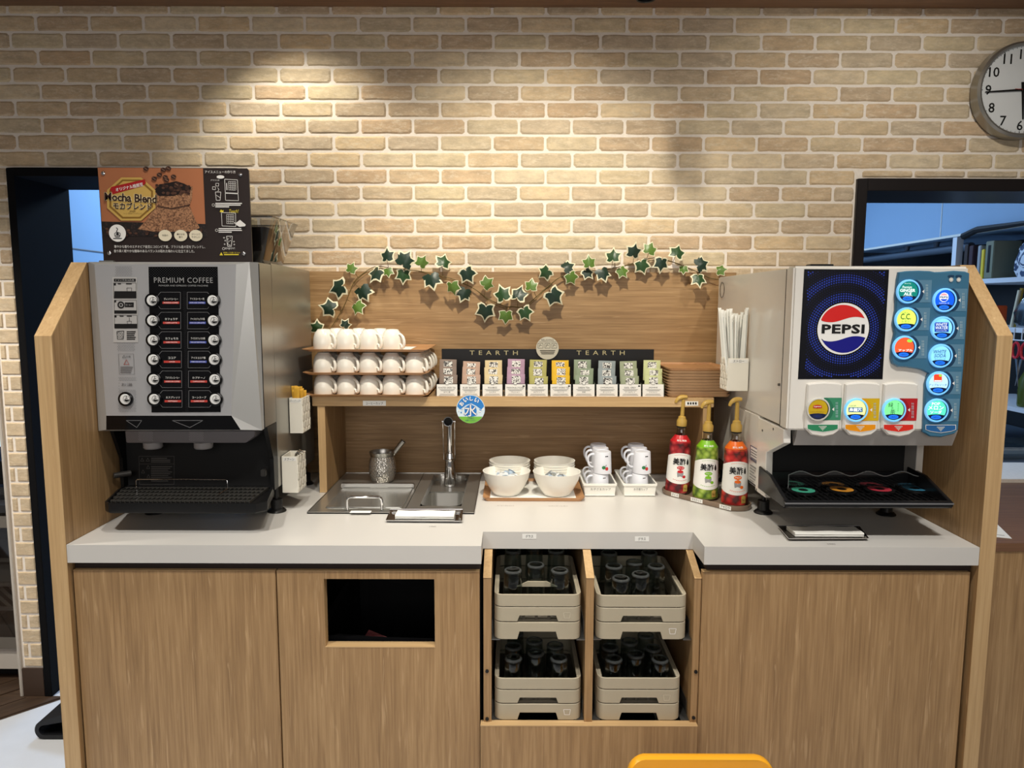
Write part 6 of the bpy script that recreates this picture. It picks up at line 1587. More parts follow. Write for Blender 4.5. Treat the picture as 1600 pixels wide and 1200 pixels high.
p2 = [v + Vector((0, .004, -.004 * (1 + math.sin(i * 1.9)))) for i, v in enumerate(pts)]; m.tube(smooth_path(p2[2:-2], 4), .0010, n=5)
stem_o = MB()
leaves = [(A_, 380, 240, 50, 70, 'l'), (A_, 285, 385, 88, 200, 'd'), (A_, 215, 540, 76, 165, 'd'), (A_, 470, 420, 74, -60, 'd'), (A_, 430, 530, 62, -50, 'l'), (A_, 650, 145, 66, 95, 'd'), (A_, 570, 275, 74, -120, 'd'), (A_, 660, 262, 44, -80, 'l'),
          (A_, 790, 175, 78, 60, 'd'), (A_, 780, 290, 66, -95, 'm'), (A_, 915, 195, 56, 60, 'l'), (A_, 990, 325, 76, -75, 'd'), (A_, 1080, 190, 68, 70, 'm'), (A_, 1265, 280, 76, -60, 'd'), (A_, 1150, 380, 62, -80, 'l'), (A_, 1235, 430, 66, -110, 'd'),
          (A_, 1410, 355, 58, 40, 'l'), (A_, 1525, 440, 76, 110, 'm'), (A_, 1400, 560, 80, -95, 'd'), (A_, 1555, 600, 62, -90, 'l'), (A_, 120, 690, 60, 150, 'm'), (A_, 335, 665, 46, 60, 'd'),
          (B_, 45, 410, 74, 75, 'd'), (B_, 135, 350, 56, 85, 'l'), (B_, 240, 255, 64, 215, 'm'), (B_, 95, 540, 66, -60, 'm'), (B_, 300, 420, 82, -45, 'd'), (B_, 400, 215, 60, 30, 'd'), (B_, 425, 290, 58, -60, 'l'), (B_, 550, 185, 56, 95, 'l'), (B_, 540, 255, 54, -50, 'd'), (B_, 650, 262, 64, -70, 'd'),
          (B_, 720, 140, 66, 90, 'm'), (B_, 790, 245, 54, -55, 'l'), (B_, 870, 110, 68, 80, 'd'), (B_, 985, 90, 58, 70, 'l'), (B_, 930, 205, 66, -70, 'm'), (B_, 1070, 190, 68, -95, 'd'), (B_, 1180, 112, 68, 70, 'm'), (B_, 1225, 230, 40, -90, 'l'), (B_, 1355, 195, 66, 20, 'd'), (B_, 1335, 300, 64, -85, 'm'), (B_, 1490, 237, 46, 10, 'l')]
def leafmat(n, c):
    m_, N, L, b = newmat(n); tc = N.new('ShaderNodeTexCoord'); t = N.new('ShaderNodeTexNoise'); t.inputs['Scale'].default_value = 60; L.new(tc.outputs['Object'], t.inputs[0])
    r = N.new('ShaderNodeValToRGB'); r.color_ramp.elements[0].position = .35; r.color_ramp.elements[0].color = lin(tuple(v * .72 for v in c)); r.color_ramp.elements[1].position = .65; r.color_ramp.elements[1].color = lin(tuple(min(255, v * 1.2 + 4) for v in c))
    L.new(t.outputs['Fac'], r.inputs[0]); L.new(r.outputs[0], b.inputs['Base Color']); b.inputs['Roughness'].default_value = .38
    return m_
LM = {'d': leafmat('ivy_dark', (32, 54, 42)), 'm': leafmat('ivy_mid', (46, 78, 44)), 'l': leafmat('ivy_light', (92, 124, 52))}
M_MARG = mat('ivy_margin', (232, 226, 196), .5)
M_STEM = mat('ivy_stem', (104, 88, 44), .6)
out5 = [(0, 1.0), (.20, .70), (.38, .46), (.86, .46), (.74, .14), (.62, -.16), (.74, -.50), (.40, -.62), (.12, -.56), (0, -.38), (-.12, -.56), (-.40, -.62), (-.74, -.50), (-.62, -.16), (-.74, .14), (-.86, .46), (-.38, .46), (-.20, .70)]
def leaf_mesh(key, v):
    r = random.Random(v); bm_v = []; f = []; mi = []
    jo = [(x * (1 + r.uniform(-.08, .08)), y * (1 + r.uniform(-.08, .08))) for x, y in out5]
    zf_ = lambda x, y: -.30 * abs(x) ** 1.3 - .22 * max(0, y) ** 2 - .10 * (y < 0) * y * y + .04 * math.sin(5 * x + v)
    kx = .80 if key != 'l' else .88
    outer = [(x, y, zf_(x, y)) for x, y in jo]; inner = [(x * kx + r.uniform(-.03, .03), y * kx - .01, zf_(x * kx, y * kx) + .012) for x, y in jo]; mid = [(x * .38, y * .38 - .03, zf_(x * .38, y * .38) + .03) for x, y in jo]
    n = len(jo); vs = outer + inner + mid + [(0, -.08, .05)]
    for i in range(n):
        j = (i + 1) % n
        f.append((i, j, n + j, n + i)); mi.append(1 if not (key == 'd' and v % 3 == 0 and 4 < i < 14) else 0)
        f.append((n + i, n + j, 2 * n + j, 2 * n + i)); mi.append(0)
        f.append((2 * n + i, 2 * n + j, 3 * n)); mi.append(0)
    me = bpy.data.meshes.new('leaf'); me.from_pydata(vs, [], f); me.materials.append(LM[key]); me.materials.append(M_MARG)
    me.polygons.foreach_set('material_index', mi); me.polygons.foreach_set('use_smooth', [True] * len(f)); me.update()
    return me
LV = {k: [leaf_mesh(k, v) for v in range(4)] for k in 'dml'}
sp = smooth_path(pts, 4)
for i, (fn, x, y, s, ang, k) in enumerate(leaves):
    px, py = fn(x, y); Yl = YI - .020 - .010 * (i % 3)
    c = P(px, py, Yl); size = (P(px + s * .21 * 1.02, py, Yl) - c).length
    o = bpy.data.objects.new('leaf', LV[k][i % 4]); COL.objects.link(o); o.parent = iv
    R = Matrix.Rotation(math.radians(90), 4, 'X')
    o.matrix_local = Matrix.Translation(c - iv.location) @ Matrix.Rotation(math.radians(random.uniform(-22, 22)), 4, 'Z') @ Matrix.Rotation(math.radians(random.uniform(-25, 18)), 4, 'X') @ Matrix.Rotation(-math.radians(ang - 90), 4, 'Y') @ R @ Matrix.Diagonal((size * 1.12, size * 1.12, size, 1))
    near = min(sp, key=lambda v: (v - c).length + .3 * abs(v.x - c.x))
    mid = (near + c) / 2 + Vector((0, -.004, .003)); m.tube([near, mid, c + Vector((0, .002, 0))], .0008, n=5)
m.build('stem', M_STEM, iv, smooth=60)

# ================================================================== GLASS RACKS AND TUMBLERS
M_RACK = mat('rack_beige', (178, 168, 146), .5, noise=.05, nscale=20)
M_RACKIN = mat('rack_inner', (96, 90, 80), .6)
gl = thing('tumbler', '', 'glass', (0, 0, 0), 'upturned tumblers in the racks')
g = MB(); g.lathe([(.0265, 0), (.0272, .002), (.0262, .03), (.0245, .070), (.0235, .088), (.0215, .0925), (.0185, .0935), (.0165, .0905), (.0005, .0900)], n=28, cap1=True)
g.lathe([(.0252, 0), (.0248, .03), (.0230, .070), (.0215, .082), (.0005, .084)], n=28)
g.build('body', M_GLASS, gl, smooth=60)
g = MB(); g.lathe([(.0232, .0880), (.0242, .0895), (.0232, .0925), (.0200, .0945), (.0178, .0935)], n=28); g.build('base_ring', mat('glass_edge', (200, 206, 206), .04, trans=.92, ior=1.2), gl, smooth=60)
gfirst = True
def rack(px0, px1, pyr, pyb, label, rows, cup_mark, pos, Yf=1.800, depth=.30):
    global gfirst
    zt = P(840, pyr, Yf).z; z0 = P(840, pyb, Yf).z; x0, x1 = P(px0, pyb, Yf).x, P(px1, pyb, Yf).x
    H = zt - z0; t = thing('glass_rack', label, 'glass rack', ((x0 + x1) / 2, Yf + depth / 2, z0))
    b1, b2 = z0 + H * .40, z0 + H * .735
    xc = (x0 + x1) / 2; W = x1 - x0
    def tier(za, zb_, notch, name, flare=.0012):
        base = rrect(x0 + .002, x1 - .002, Yf, Yf + depth, .022, 4)
        # start of the loop at front-left going right along the front edge
        k0 = max(range(len(base)), key=lambda i: (-base[i][1], -base[i][0])); fr_ = [p for p in base if abs(p[1] - Yf) < 1e-6]
        loop = []; lo = []
        i0 = base.index(min(fr_, key=lambda p: p[0])); i1 = base.index(max(fr_, key=lambda p: p[0]))
        n = len(base); seq = [base[(i1 + k) % n] for k in range(n)]      # from front-right around the back to front-left
        path = seq[:]; z_lo = [za] * len(path)
        if notch:
            nw = W * .205; nh = (zb_ - za) * notch
            path += [(xc - nw - .006, Yf), (xc - nw, Yf), (xc + nw, Yf), (xc + nw + .006, Yf)]; z_lo += [za, za + nh, za + nh, za]
        mm = MB(); mm.wall(path, z_lo, [zb_] * len(path), .0045)
        return mm.build(name, M_RACK, t, bevel=.0009, seg=1, smooth=30)
    tier(z0, b1 - .0026, .45, 'base_tier'); tier(b1, b2 - .0026, .42, 'middle_tier'); tier(b2, zt, 0, 'rim_tier')
    m = MB()
    m.box(x0 + .007, x1 - .007, Yf + .010, Yf + depth - .010, z0 + H * .30, z0 + H * .33)
    for k in range(7): m.box(x0 + .012 + k * (W - .03) / 6 - .004, x0 + .012 + k * (W - .03) / 6 + .004, Yf + .03, Yf + .034, z0 + H * .33, z0 + H * .66)
    m.box(x0 + .007, x1 - .007, Yf + .03, Yf + .034, z0 + H * .52, z0 + H * .56)
    m.build('inner_grid', M_RACKIN, t, smooth=0)
    m = MB(); z_ = zt - .0015
    ex = .0055
    A = [(x0 + .0065, Yf + .02), (x0 + .0065, Yf + depth - .02)]; [MB().box(xa, xb, Yf + .012, Yf + depth - .012, zt - .006, zt - .0006).build('rim_ledge', M_RACK, t, smooth=0) for xa, xb in ((x0 + .0068, x0 + .014), (x1 - .014, x1 - .0068))]
    if cup_mark:
        l = MB(); cx_ = x1 - .040; s_ = .55; cz = z0 + (.19 if cup_mark == 1 else .54) * H; Y = Yf - .0004; q4 = [(-.017, .013), (.017, .013), (.012, -.014), (-.012, -.014)]
        for i in range(4):
            a, b = Vector((q4[i][0] * s_, q4[i][1] * s_)), Vector((q4[(i + 1) % 4][0] * s_, q4[(i + 1) % 4][1] * s_)); d = (b - a).normalized(); nn = Vector((-d.y, d.x)) * .0007
            l.poly([(cx_ + v.x, Y, cz + v.y) for v in (a + nn, a - nn, b - nn, b + nn)])
        l.flat('cup_mark', M_WHITE if cup_mark == 1 else mat('faded_mark', (206, 198, 176), .5), t)
    if pos == 'upper left' :
        l = MB(); l.prism([(xc - .055, zt - .001), (xc + .055, zt - .001), (xc + .026, zt + .013), (xc - .026, zt + .013)], 'Y', Yf + .055, Yf + .060); l.build('handle_tab', M_RACK, t, smooth=0)
    zg = z0 + H * .335
    for nm, u, yy, up in rows:
        o = gl if gfirst else copy_tree(gl); gfirst = False
        o.location = (xc + u, Yf + yy, zg + up); o['label'] = 'upturned clear tumbler, %s in the %s rack' % (nm, pos)
    # metal slide rails under the rack
    return t, x0, x1, z0
R = []
R.append(rack(771, 909, 929, 999, 'beige glass rack, upper one in the bay nearest the rubbish opening', [('front left', -.066, .045, .040), ('front right', .060, .045, .040), ('centre', -.003, .085, .040), ('back left', -.066, .20, .040), ('back right', .060, .20, .040), ('back centre', -.003, .22, .046)], 2, 'upper left'))
R.append(rack(930.5, 1074, 930, 998.5, 'beige glass rack, upper one in the bay nearest the wide door', [('front left', -.052, .036, .022), ('front centre', .002, .045, .030), ('second-row left', -.062, .10, .032), ('second-row right', .055, .10, .032), ('middle', 0, .13, .032), ('back left', -.062, .2, .034), ('back right', .055, .2, .034)], 1, 'upper right'))
R.append(rack(771.5, 909, 1060, 1124.5, 'beige glass rack, lower one in the bay nearest the rubbish opening', [('front left', -.066, .042, .022), ('front right', .058, .042, .022), ('front centre', -.004, .065, .026), ('second-row left', -.066, .105, .024), ('second-row right', .052, .112, .024), ('second-row centre', -.006, .135, .026), ('back left', -.060, .185, .024)], 1, 'lower left'))
R.append(rack(932, 1064, 1059, 1124.5, 'beige glass rack, lower one in the bay nearest the wide door', [('front left', -.064, .042, .020), ('front right', .062, .042, .020), ('front centre', 0, .065, .022), ('second-row left', -.066, .105, .022), ('second-row right', .054, .1, .022), ('middle', -.006, .135, .024), ('back left', -.060, .185, .024), ('back right', .048, .175, .024)], 2, 'lower right'))
for (t, x0, x1, z0), (xa, xb) in zip(R, ((-.0519, .1955), (.2177, .4793), (-.0519, .1955), (.2177, .4793))):
    m = MB()
    m.box(xa, xa + .022, 1.802, 2.35, z0 - .0032, z0 - .0006); m.box(xb - .022, xb, 1.802, 2.35, z0 - .0032, z0 - .0006)
    m.box(xa, xa + .0014, 1.83, 2.35, z0 - .0006, z0 + .04); m.box(xb - .0014, xb, 1.83, 2.35, z0 - .0006, z0 + .04)
    o = m.build('slide_rail', mat('rail_zinc', (120, 120, 118), .35, .8), mc, smooth=0)

# ================================================================== WALL CLOCK
cc = P(1597, 141, 2.54); Rk = .158
ck_ = thing('wall_clock', 'round silver rimmed wall clock on the brick wall above the window', 'clock', (cc.x, YW, cc.z))
m = MB(); m.lathe([(Rk, .002), (Rk + .003, .004), (Rk + .001, .040), (Rk - .006, .046), (Rk - .012, .045), (Rk - .013, .034), (.0005, .034)], n=64, cap0=True)
m.v = [(cc.x + x, YW - .0075 - z, cc.z + y) for x, y, z in m.v]; case = m.build('case', mat('clock_silver', (168, 166, 160), .3, .8), ck_, smooth=40)
Yk = YW - .0075 - .0345
m = MB(); m.poly([(cc.x + (Rk - .0128) * math.cos(2 * pi * k / 64), Yk, cc.z + (Rk - .0128) * math.sin(2 * pi * k / 64)) for k in range(64)]); dial = m.flat('dial', mat('dial_white', (248, 248, 250), .6), ck_)
m = MB()
for h in range(1, 13):
    a = pi / 2 - h * pi / 6; r = Rk * .745; m.txt((cc.x + r * math.cos(a), Yk - .0006, cc.z + r * math.sin(a)), (1, 0, 0), (0, 0, 1), str(h), .033, None, bold=.012)
for k in range(60):
    a = 2 * pi * k / 60; r0, r1 = (Rk * .875, Rk * .905) if k % 5 else (Rk * .865, Rk * .905); wd = .0006 if k % 5 else .0012
    d = Vector((math.cos(a), 0, math.sin(a))); n_ = Vector((-d.z, 0, d.x)) * wd; c = Vector((cc.x, Yk - .0006, cc.z)); m.poly([c + d * r0 + n_, c + d * r0 - n_, c + d * r1 - n_, c + d * r1 + n_])
m.flat('numerals', M_BLACKPRINT, dial)
def hand(a, l0, l1, w0, w1, y, mt, nm):
    d = Vector((math.cos(a), 0, math.sin(a))); n_ = Vector((-d.z, 0, d.x)); c = Vector((cc.x, y, cc.z)); e = Vector((0, -.0012, 0))
    q4 = [c - d * l0 + n_ * w0, c - d * l0 - n_ * w0, c + d * l1 - n_ * w1, c + d * l1 + n_ * w1]
    MB().loft([q4, [v + e for v in q4]]).build(nm, mt, ck_, smooth=0)
hand(math.radians(183.5), .028, .130, .0042, .0018, Yk - .004, M_BLACK, 'minute_hand'); hand(math.radians(-85), .026, .098, .0048, .0026, Yk - .0015, M_BLACK, 'hour_hand'); hand(math.radians(-4), .03, .12, .0006, .0004, Yk - .0065, M_RED, 'second_hand')
m = MB(); m.cyl((cc.x, Yk, cc.z), (cc.x, Yk - .009, cc.z), .006, .005, 16); m.build('hub', M_BLACK, ck_)
m = MB(); m.poly([(cc.x + (Rk - .012) * math.cos(2 * pi * k / 48), Yk - .009, cc.z + (Rk - .012) * math.sin(2 * pi * k / 48)) for k in range(48)]); m.flat('glass', clear('clock_glass', (246, 248, 248), .02, .03, .12), ck_)

# black ceiling spot head just below the cornice
c = P(1010, -8, 1.98)
st_ = thing('ceiling_spotlight', 'black spotlight head hanging from the ceiling above the brick wall', 'spotlight', (c.x, c.y, 2.74))
m = MB(); m.lathe([(.001, .10), (.026, .10), (.030, .09), (.030, .005), (.027, .0), (.024, .002), (.022, .02), (.001, .03)], c=(c.x, c.y, c.z - .01), n=28); m.build('head', M_BLACK, st_)
m = MB(); m.cyl((c.x, c.y, c.z + .088), (c.x, c.y, 2.735), .007, .007, 12); m.cyl((c.x, c.y, 2.725), (c.x, c.y, 2.7395), .035, .035, 24); m.build('stem', M_BLACK, st_)

# ================================================================== YELLOW CHILD CHAIR (only its back shows)
YH = 1.45
a, b = P(981, 1186, YH), P(1209, 1187, YH); zt = a.z + .002; xa, xb = a.x, b.x; xc = (xa + xb) / 2
ch = thing('child_chair', 'yellow moulded chair with rounded backrest in front of the counter', 'chair', (xc, 1.30, 0))
M_YEL = mat('chair_yellow', (250, 176, 36), .3, coat=.3)
m = MB(); r1 = rrect(xa, xb, zt - .26, zt, .035, 6)
rings = []
for dy, k in ((-.010, .985), (-.006, 1), (.008, 1), (.012, .985)):
    cx, cz = xc, zt - .13; rings.append([(cx + (x - cx) * k, YH + dy + .10 * (zt - z) * -.25 + .02 * (1 - ((x - cx) / (.5 * (xb - xa))) ** 2), cz + (z - cz) * k) for x, z in r1])
m.loft(rings); m.build('backrest', M_YEL, ch, smooth=40)
m = MB(); s = rrect(xa - .005, xb + .005, YH - .30, YH + .01, .04, 6); m.loft([[(x, y, .255) for x, y in s], [(x, y, .275) for x, y in s]]); m.build('seat', M_YEL, ch, bevel=.004)
for sx, sy in ((xa + .015, YH - .27), (xb - .015, YH - .27), (xa + .015, YH - .01), (xb - .015, YH - .01)):
    m = MB(); m.cyl((sx + (sx - xc) * .08, sy + (.02 if sy > YH - .1 else -.02), .0006), (sx, sy, .2548), .011, .013, 14); m.build('leg', M_CHROME, ch)

# black folded mat on the floor beside the end panel
a = G(56, 1150, 0)
m = MB()
y0, y1 = 2.300, 2.53
x0 = P(54, 1140, 2.30).x
prof = []
L_ = .16; h = .075
outer = [(x0 + .030 + .030 * math.cos(t), .034 + .0335 * math.sin(t)) for t in [math.radians(270 - 180 * k / 12) for k in range(13)]] + [(x0 + L_, .112), (x0 + L_ + .02, .09), (x0 + L_ + .02, .06), (x0 + L_, .075)] + [(x0 + .032 + .018 * math.cos(t), .034 + .018 * math.sin(t)) for t in [math.radians(90 + 180 * k / 10) for k in range(11)]] + [(x0 + L_, .018), (x0 + L_ + .02, .0006)]
m.prism(outer, 'Y', y0, y1)
tag(m.build('floor_mat', mat('mat_rubber', (14, 14, 18), .5, bump=.3, nscale=200), smooth=40), 'black rubber mat folded over on the floor beside the oak end panel', 'mat')

# ================================================================== LEFT OF THE PIER: white display cabinet behind
YG = 2.68
dc = thing('display_cabinet', 'white framed glass display cabinet past the brick pier', 'cabinet', (-2.05, YG + .2, 0))
zt = P(10, 788, YG).z; zb_ = P(10, 1045, YG).z
xr_ = -1.895
MW = mat('cabinet_white', (206, 198, 188), .4)
m = MB(); m.box(-2.40, xr_, YG + .38, YG + .40, zb_, zt - .03); m.box(xr_ - .02, xr_, YG, YG + .38, zb_, zt - .03); m.box(-2.40, xr_ - .02, YG, YG + .38, zb_, zb_ + .085); m.build('body', MW, dc, smooth=0)
MB().box(-2.40, xr_, YG + .05, YG + .38, .0006, zb_ - .0005).build('plinth', M_MATTBLACK, dc, smooth=0)
MB().box(-2.40, xr_ + .004, YG - .015, YG + .40, zt - .03, zt).build('top', mat('dark_counter', (50, 50, 52), .3), dc, smooth=0)
m = MB(); frame2 = lambda x0, x1, z0, z1, t: (m.box(x0, x0 + t, YG - .012, YG - .001, z0, z1), m.box(x1 - t, x1, YG - .012, YG - .001, z0, z1), m.box(x0 + t, x1 - t, YG - .012, YG - .001, z0, z0 + t), m.box(x0 + t, x1 - t, YG - .012, YG - .001, z1 - t, z1))
frame2(-2.38, xr_ - .012, zb_ + .09, zt - .045, .045); dd = m.build('door', mat('door_grey_frame', (132, 126, 118), .35, .3), dc, smooth=0)
MB().box(-2.335, xr_ - .057, YG - .008, YG - .005, zb_ + .135, zt - .09).build('pane', clear('cabinet_glass', (206, 206, 206), .10), dd, smooth=0)
for k in range(4):
    z = zb_ + .14 + k * .10
    if k: MB().box(-2.398, xr_ - .021, YG + .02, YG + .37, z - .008, z).build('shelf', MW, dc, smooth=0)
hatch = bpy.data.materials.new('hatched_print'); hatch.use_nodes = True; N, L = hatch.node_tree.nodes, hatch.node_tree.links
wv = N.new('ShaderNodeTexWave'); wv.bands_direction = 'DIAGONAL'; wv.inputs['Scale'].default_value = 14; tc = N.new('ShaderNodeTexCoord'); L.new(tc.outputs['Object'], wv.inputs[0]); cr = N.new('ShaderNodeValToRGB'); cr.color_ramp.interpolation = 'CONSTANT'; cr.color_ramp.elements[0].color = lin((40, 36, 34)); cr.color_ramp.elements[1].position = .5; cr.color_ramp.elements[1].color = lin((196, 190, 176)); L.new(wv.outputs[0], cr.inputs[0]); L.new(cr.outputs[0], N['Principled BSDF'].inputs['Base Color'])
for k, (c, nm, lb) in enumerate((((160, 160, 156), 'storage_box', 'pale grey box on the lowest shelf of the display cabinet'), (None, 'gift_box', 'black and cream hatched box on a middle shelf of the display cabinet'), ((196, 196, 190), 'storage_box', 'whitish box on the upper middle shelf of the display cabinet'), ((70, 54, 48), 'storage_box', 'brown box on the top shelf of the display cabinet'))):
    z = zb_ + .1405 + k * .10 - (.055 if k == 0 else 0)
    o = MB().box(-2.12, xr_ - .075, YG + .04, YG + .30, z, z + .075).build(nm, mat('box_%d' % k, c, .5) if c else hatch, bevel=.002); tag(o, lb, 'box')
zt2 = zt + .0008
o = MB().box(-2.2, -1.915, YG + .06, YG + .22, zt2, zt2 + .05).build('glass_dish', clear('smoky_clear_plastic', (196, 198, 200), .10), bevel=.004); tag(o, 'clear glass dish on the dark counter past the brick pier', 'dish')
o = MB().box(-2.2, -1.92, YG + .30, YG + .39, zt2, zt2 + .10).build('cash_box', M_BLACK, bevel=.003); tag(o, 'black box behind the glass dish past the brick pier', 'box')
mn = thing('monitor', 'small lit screen standing on the dark counter past the brick pier', 'monitor', (-2.1, YG + .24, zt))
z = P(8, 693, YG + .30).z; z2 = P(8, 640, YG + .30).z
MB().box(-2.3, -1.935, YG + .235, YG + .248, z, z2).build('screen', mat('screen_glow', (176, 206, 240), .3, emit=.7), mn, smooth=0)
MB().box(-2.305, -1.93, YG + .249, YG + .265, z - .008, z2 + .008).box(-2.15, -2.10, YG + .266, YG + .28, zt2, z + .02).build('case', M_BLACK, mn, smooth=0)

# ================================================================== PASS COUNTER AND KITCHEN AT RIGHT
pcn = thing('pass_counter', 'oak pass counter beside the right end panel under the window', 'counter', (1.7, 2.2, 0))
YQ = 1.90; ze = P(1580, 849, YQ).z; ze2 = P(1580, 862, YQ).z
MB().box(1.2475, 2.3, YQ + .004, 2.575, .0006, ze2 - .0004).build('front_board', W_V, pcn, smooth=0)
MB().box(1.2475, 2.3, YQ, 2.575, ze2, ze).build('top', wood('dark_top_wood', 'X', (96, 66, 46), (118, 84, 60), (136, 100, 74)), pcn, bevel=.001)
def slip(x0, x1, y0, y1, z, rot, lb, lines):
    m = MB(); c = Vector(((x0 + x1) / 2, (y0 + y1) / 2)); cs, sn = math.cos(rot), math.sin(rot)
    rt_ = lambda x, y, zz: (c.x + (x - c.x) * cs - (y - c.y) * sn, c.y + (x - c.x) * sn + (y - c.y) * cs, zz)
    m.loft([[rt_(x0, y0, z), rt_(x1, y0, z), rt_(x1, y1, z), rt_(x0, y1, z)], [rt_(x0, y0, z + .0012), rt_(x1, y0, z + .0012), rt_(x1, y1, z + .0012), rt_(x0, y1, z + .0012)]])
    k = len(m.f)
    for i in range(lines): yy = y0 + .02 + i * .022; m.poly([rt_(x0 + .012, yy, z + .0014), rt_(x1 - .012 - .03 * (i % 3), yy, z + .0014), rt_(x1 - .012 - .03 * (i % 3), yy + .004, z + .0014), rt_(x0 + .012, yy + .004, z + .0014)], 1)
    tag(m.build('order_slip', [M_PAPER, M_GREYPRINT], smooth=0), lb, 'paper')
slip(1.27, 1.46, 1.96, 2.24, ze + .0008, -.35, 'printed white order slip lying nearest the end panel on the pass counter', 9)
slip(1.30, 1.52, 2.16, 2.40, ze + .0026, -.30, 'printed white order slip lying behind another on the pass counter', 8)
MB_ = MB().box(1.27, 1.50, 2.13, 2.145, ze + .0042, ze + .010).build('paper_clip_bar', M_STEEL, bevel=.002); tag(MB_, 'thin steel bar holding the order slips on the pass counter', 'clip')
# dark steel cabinet / counter in the kitchen behind the window
kc_ = thing('kitchen_counter', 'dark blue grey steel counter in the kitchen seen through the window', 'counter', (2.3, 3.2, 0))
M_KD = mat('kitchen_steel_dark', (62, 74, 88), .35, .5)
zk = P(1590, 716, 3.0).z
MB().box(1.75, 2.74, 2.90, 4.25, .0006, zk - .045).build('body', M_KD, kc_, bevel=.004)
MB().box(1.70, 2.74, 2.87, 4.30, zk - .044, zk).build('top', mat('kitchen_steel_top', (112, 128, 146), .3, .6), kc_, bevel=.003)
o = MB().box(2.02, 2.36, 2.98, 3.22, zk + .0008, zk + .05).build('sauce_tray', clear('tray_pale_plastic', (200, 220, 226), .2), bevel=.004); tag(o, 'pale plastic tray on the dark kitchen counter', 'tray')
o = MB().box(2.04, 2.11, 3.0, 3.03, zk + .0525, zk + .064).build('yellow_tag', M_YELLOWP, bevel=.001); tag(o, 'small yellow tag on the pale plastic kitchen tray', 'tag')
ut = MB(); ut.wall(rrect(2.10, 2.26, 3.36, 3.50, .01, 2), zk + .0008, zk + .17, .004); ut.box(2.102, 2.258, 3.362, 3.498, zk + .0008, zk + .006); tag(ut.build('utensil_bin', mat('bin_grey', (96, 106, 118), .4), smooth=30), 'grey bin of steel utensils on the kitchen counter', 'bin')
for k in range(7):
    x, y = 2.12 + .02 * k, 3.40 + .03 * (k % 3); m = MB(); m.tube([(x, y, zk + .02), (x + .004 * (k - 3), y, zk + .20), (x + .007 * (k - 3), y, zk + .225), (x + .009 * (k - 3), y + .004, zk + .25)], [.003, .003, .014, .006], n=8, flat=.5)
    tag(m.build('serving_spoon', M_CHROME), 'steel serving spoon standing in the grey bin on the kitchen counter', 'spoon', 'spoons in the grey kitchen bin')
# shelving under the soffit
sh_ = thing('storage_rack', 'white wire and steel storage rack under the kitchen soffit', 'shelf', (KX + .2, 3.7, 0))
Yn, Yfar = 2.95, PX(1497, 390, KX).y
M_SHW = mat('shelf_white', (212, 218, 226), .35)
MB().box(KX - .012, KX + .022, Yfar - .005, Yfar + .03, zk + .001, zs - .004).build('upright', M_SHW, sh_, smooth=0)
MB().box(KX - .012, KX + .022, Yn, Yn + .03, zk + .001, zs - .004).build('upright', M_SHW, sh_, smooth=0)
zA = PX(1590, 433, KX).z; zB2 = PX(1590, 512, KX).z
for z in (zA, zB2): MB().box(KX - .010, KX + .40, Yn + .031, Yfar - .006, z - .022, z).build('shelf_board', M_SHW, sh_, smooth=0)
m = MB()
for k in range(24): m.box(KX - .014, KX - .011, Yn + .04 + k * .05, Yn + .044 + k * .05, zB2 - .055, zB2 - .002)
m.box(KX - .015, KX - .010, Yn + .035, Yfar - .01, zB2 - .058, zB2 - .053); m.build('wire_edge', M_SHW, sh_, smooth=0)
def shelfbox(nm, px0, px1, pyt, z, dx, colr, lb, cat, far=True):
    """box on the rack: its aisle face spans px0..px1 as seen; height up to pyt"""
    ya, yb = PX(px1, 430, KX).y, PX(px0, 430, KX).y; zt = PX((px0 + px1) / 2, pyt, KX).z
    o = MB().box(KX - .004, KX - .004 + dx, ya, yb, z + .0008, zt).build(nm, colr, bevel=.003)
    return tag(o, lb, cat)
M_BK = mat('binder_brown', (52, 42, 40), .5)
shelfbox('ring_binder', 1505, 1511, 383, zA, .24, M_BK, 'dark brown ring binder at the far end of the kitchen shelf', 'binder'); shelfbox('ring_binder', 1512.5, 1519, 384, zA, .24, mat('binder_plum', (58, 40, 48), .5), 'dark plum ring binder beside another binder on the kitchen shelf', 'binder')
shelfbox('folder', 1526, 1531, 384, zA, .22, mat('folder_grey', (150, 154, 158), .5), 'grey folder beside the yellow folder on the kitchen shelf', 'folder'); shelfbox('folder', 1532, 1536.5, 390, zA, .22, mat('folder_yellow', (222, 196, 60), .5), 'yellow folder beside the olive box on the kitchen shelf', 'folder')
bx = thing('file_box', 'olive grey file box with a dark spine slot on the kitchen shelf', 'box', (KX + .1, 3.3, zA))
ya, yb = PX(1551, 430, KX).y, PX(1538, 430, KX).y; zt = PX(1545, 377, KX).z
MB().box(KX - .004, KX + .13, ya, yb, zA + .0008, zt).build('body', mat('olive_box', (118, 122, 104), .5), bx, bevel=.003)
MB().box(KX - .0055, KX - .0042, ya + (yb - ya) * .35, ya + (yb - ya) * .65, zA + .03, zt - .02).build('spine_slot', M_BLACKPRINT, bx, smooth=0)
def bag(x0, x1, y0, y1, z0, z1, material, lb, nm='plastic_bag', cat='bag'):
    m = MB(); pts_ = rrect(x0, x1, y0, y1, min(x1 - x0, y1 - y0) * .3, 4); cx, cy = (x0 + x1) / 2, (y0 + y1) / 2; R = []
    for u in (0, .15, .4, .7, .88, 1): 
        k = [.9, 1, 1, .92, .7, .35][int(round(u * 5 + .01)) if u not in (0, .15, .4, .7, .88, 1) else (0, .15, .4, .7, .88, 1).index(u)]
        R.append([(cx + (x - cx) * k + rs.uniform(-.008, .008), cy + (y - cy) * k + rs.uniform(-.008, .008), z0 + (z1 - z0) * u + (rs.uniform(-.006, .006) if 0 < u < 1 else 0)) for x, y in pts_])
    m.loft(R); return tag(m.build(nm, material, smooth=30), lb, cat)
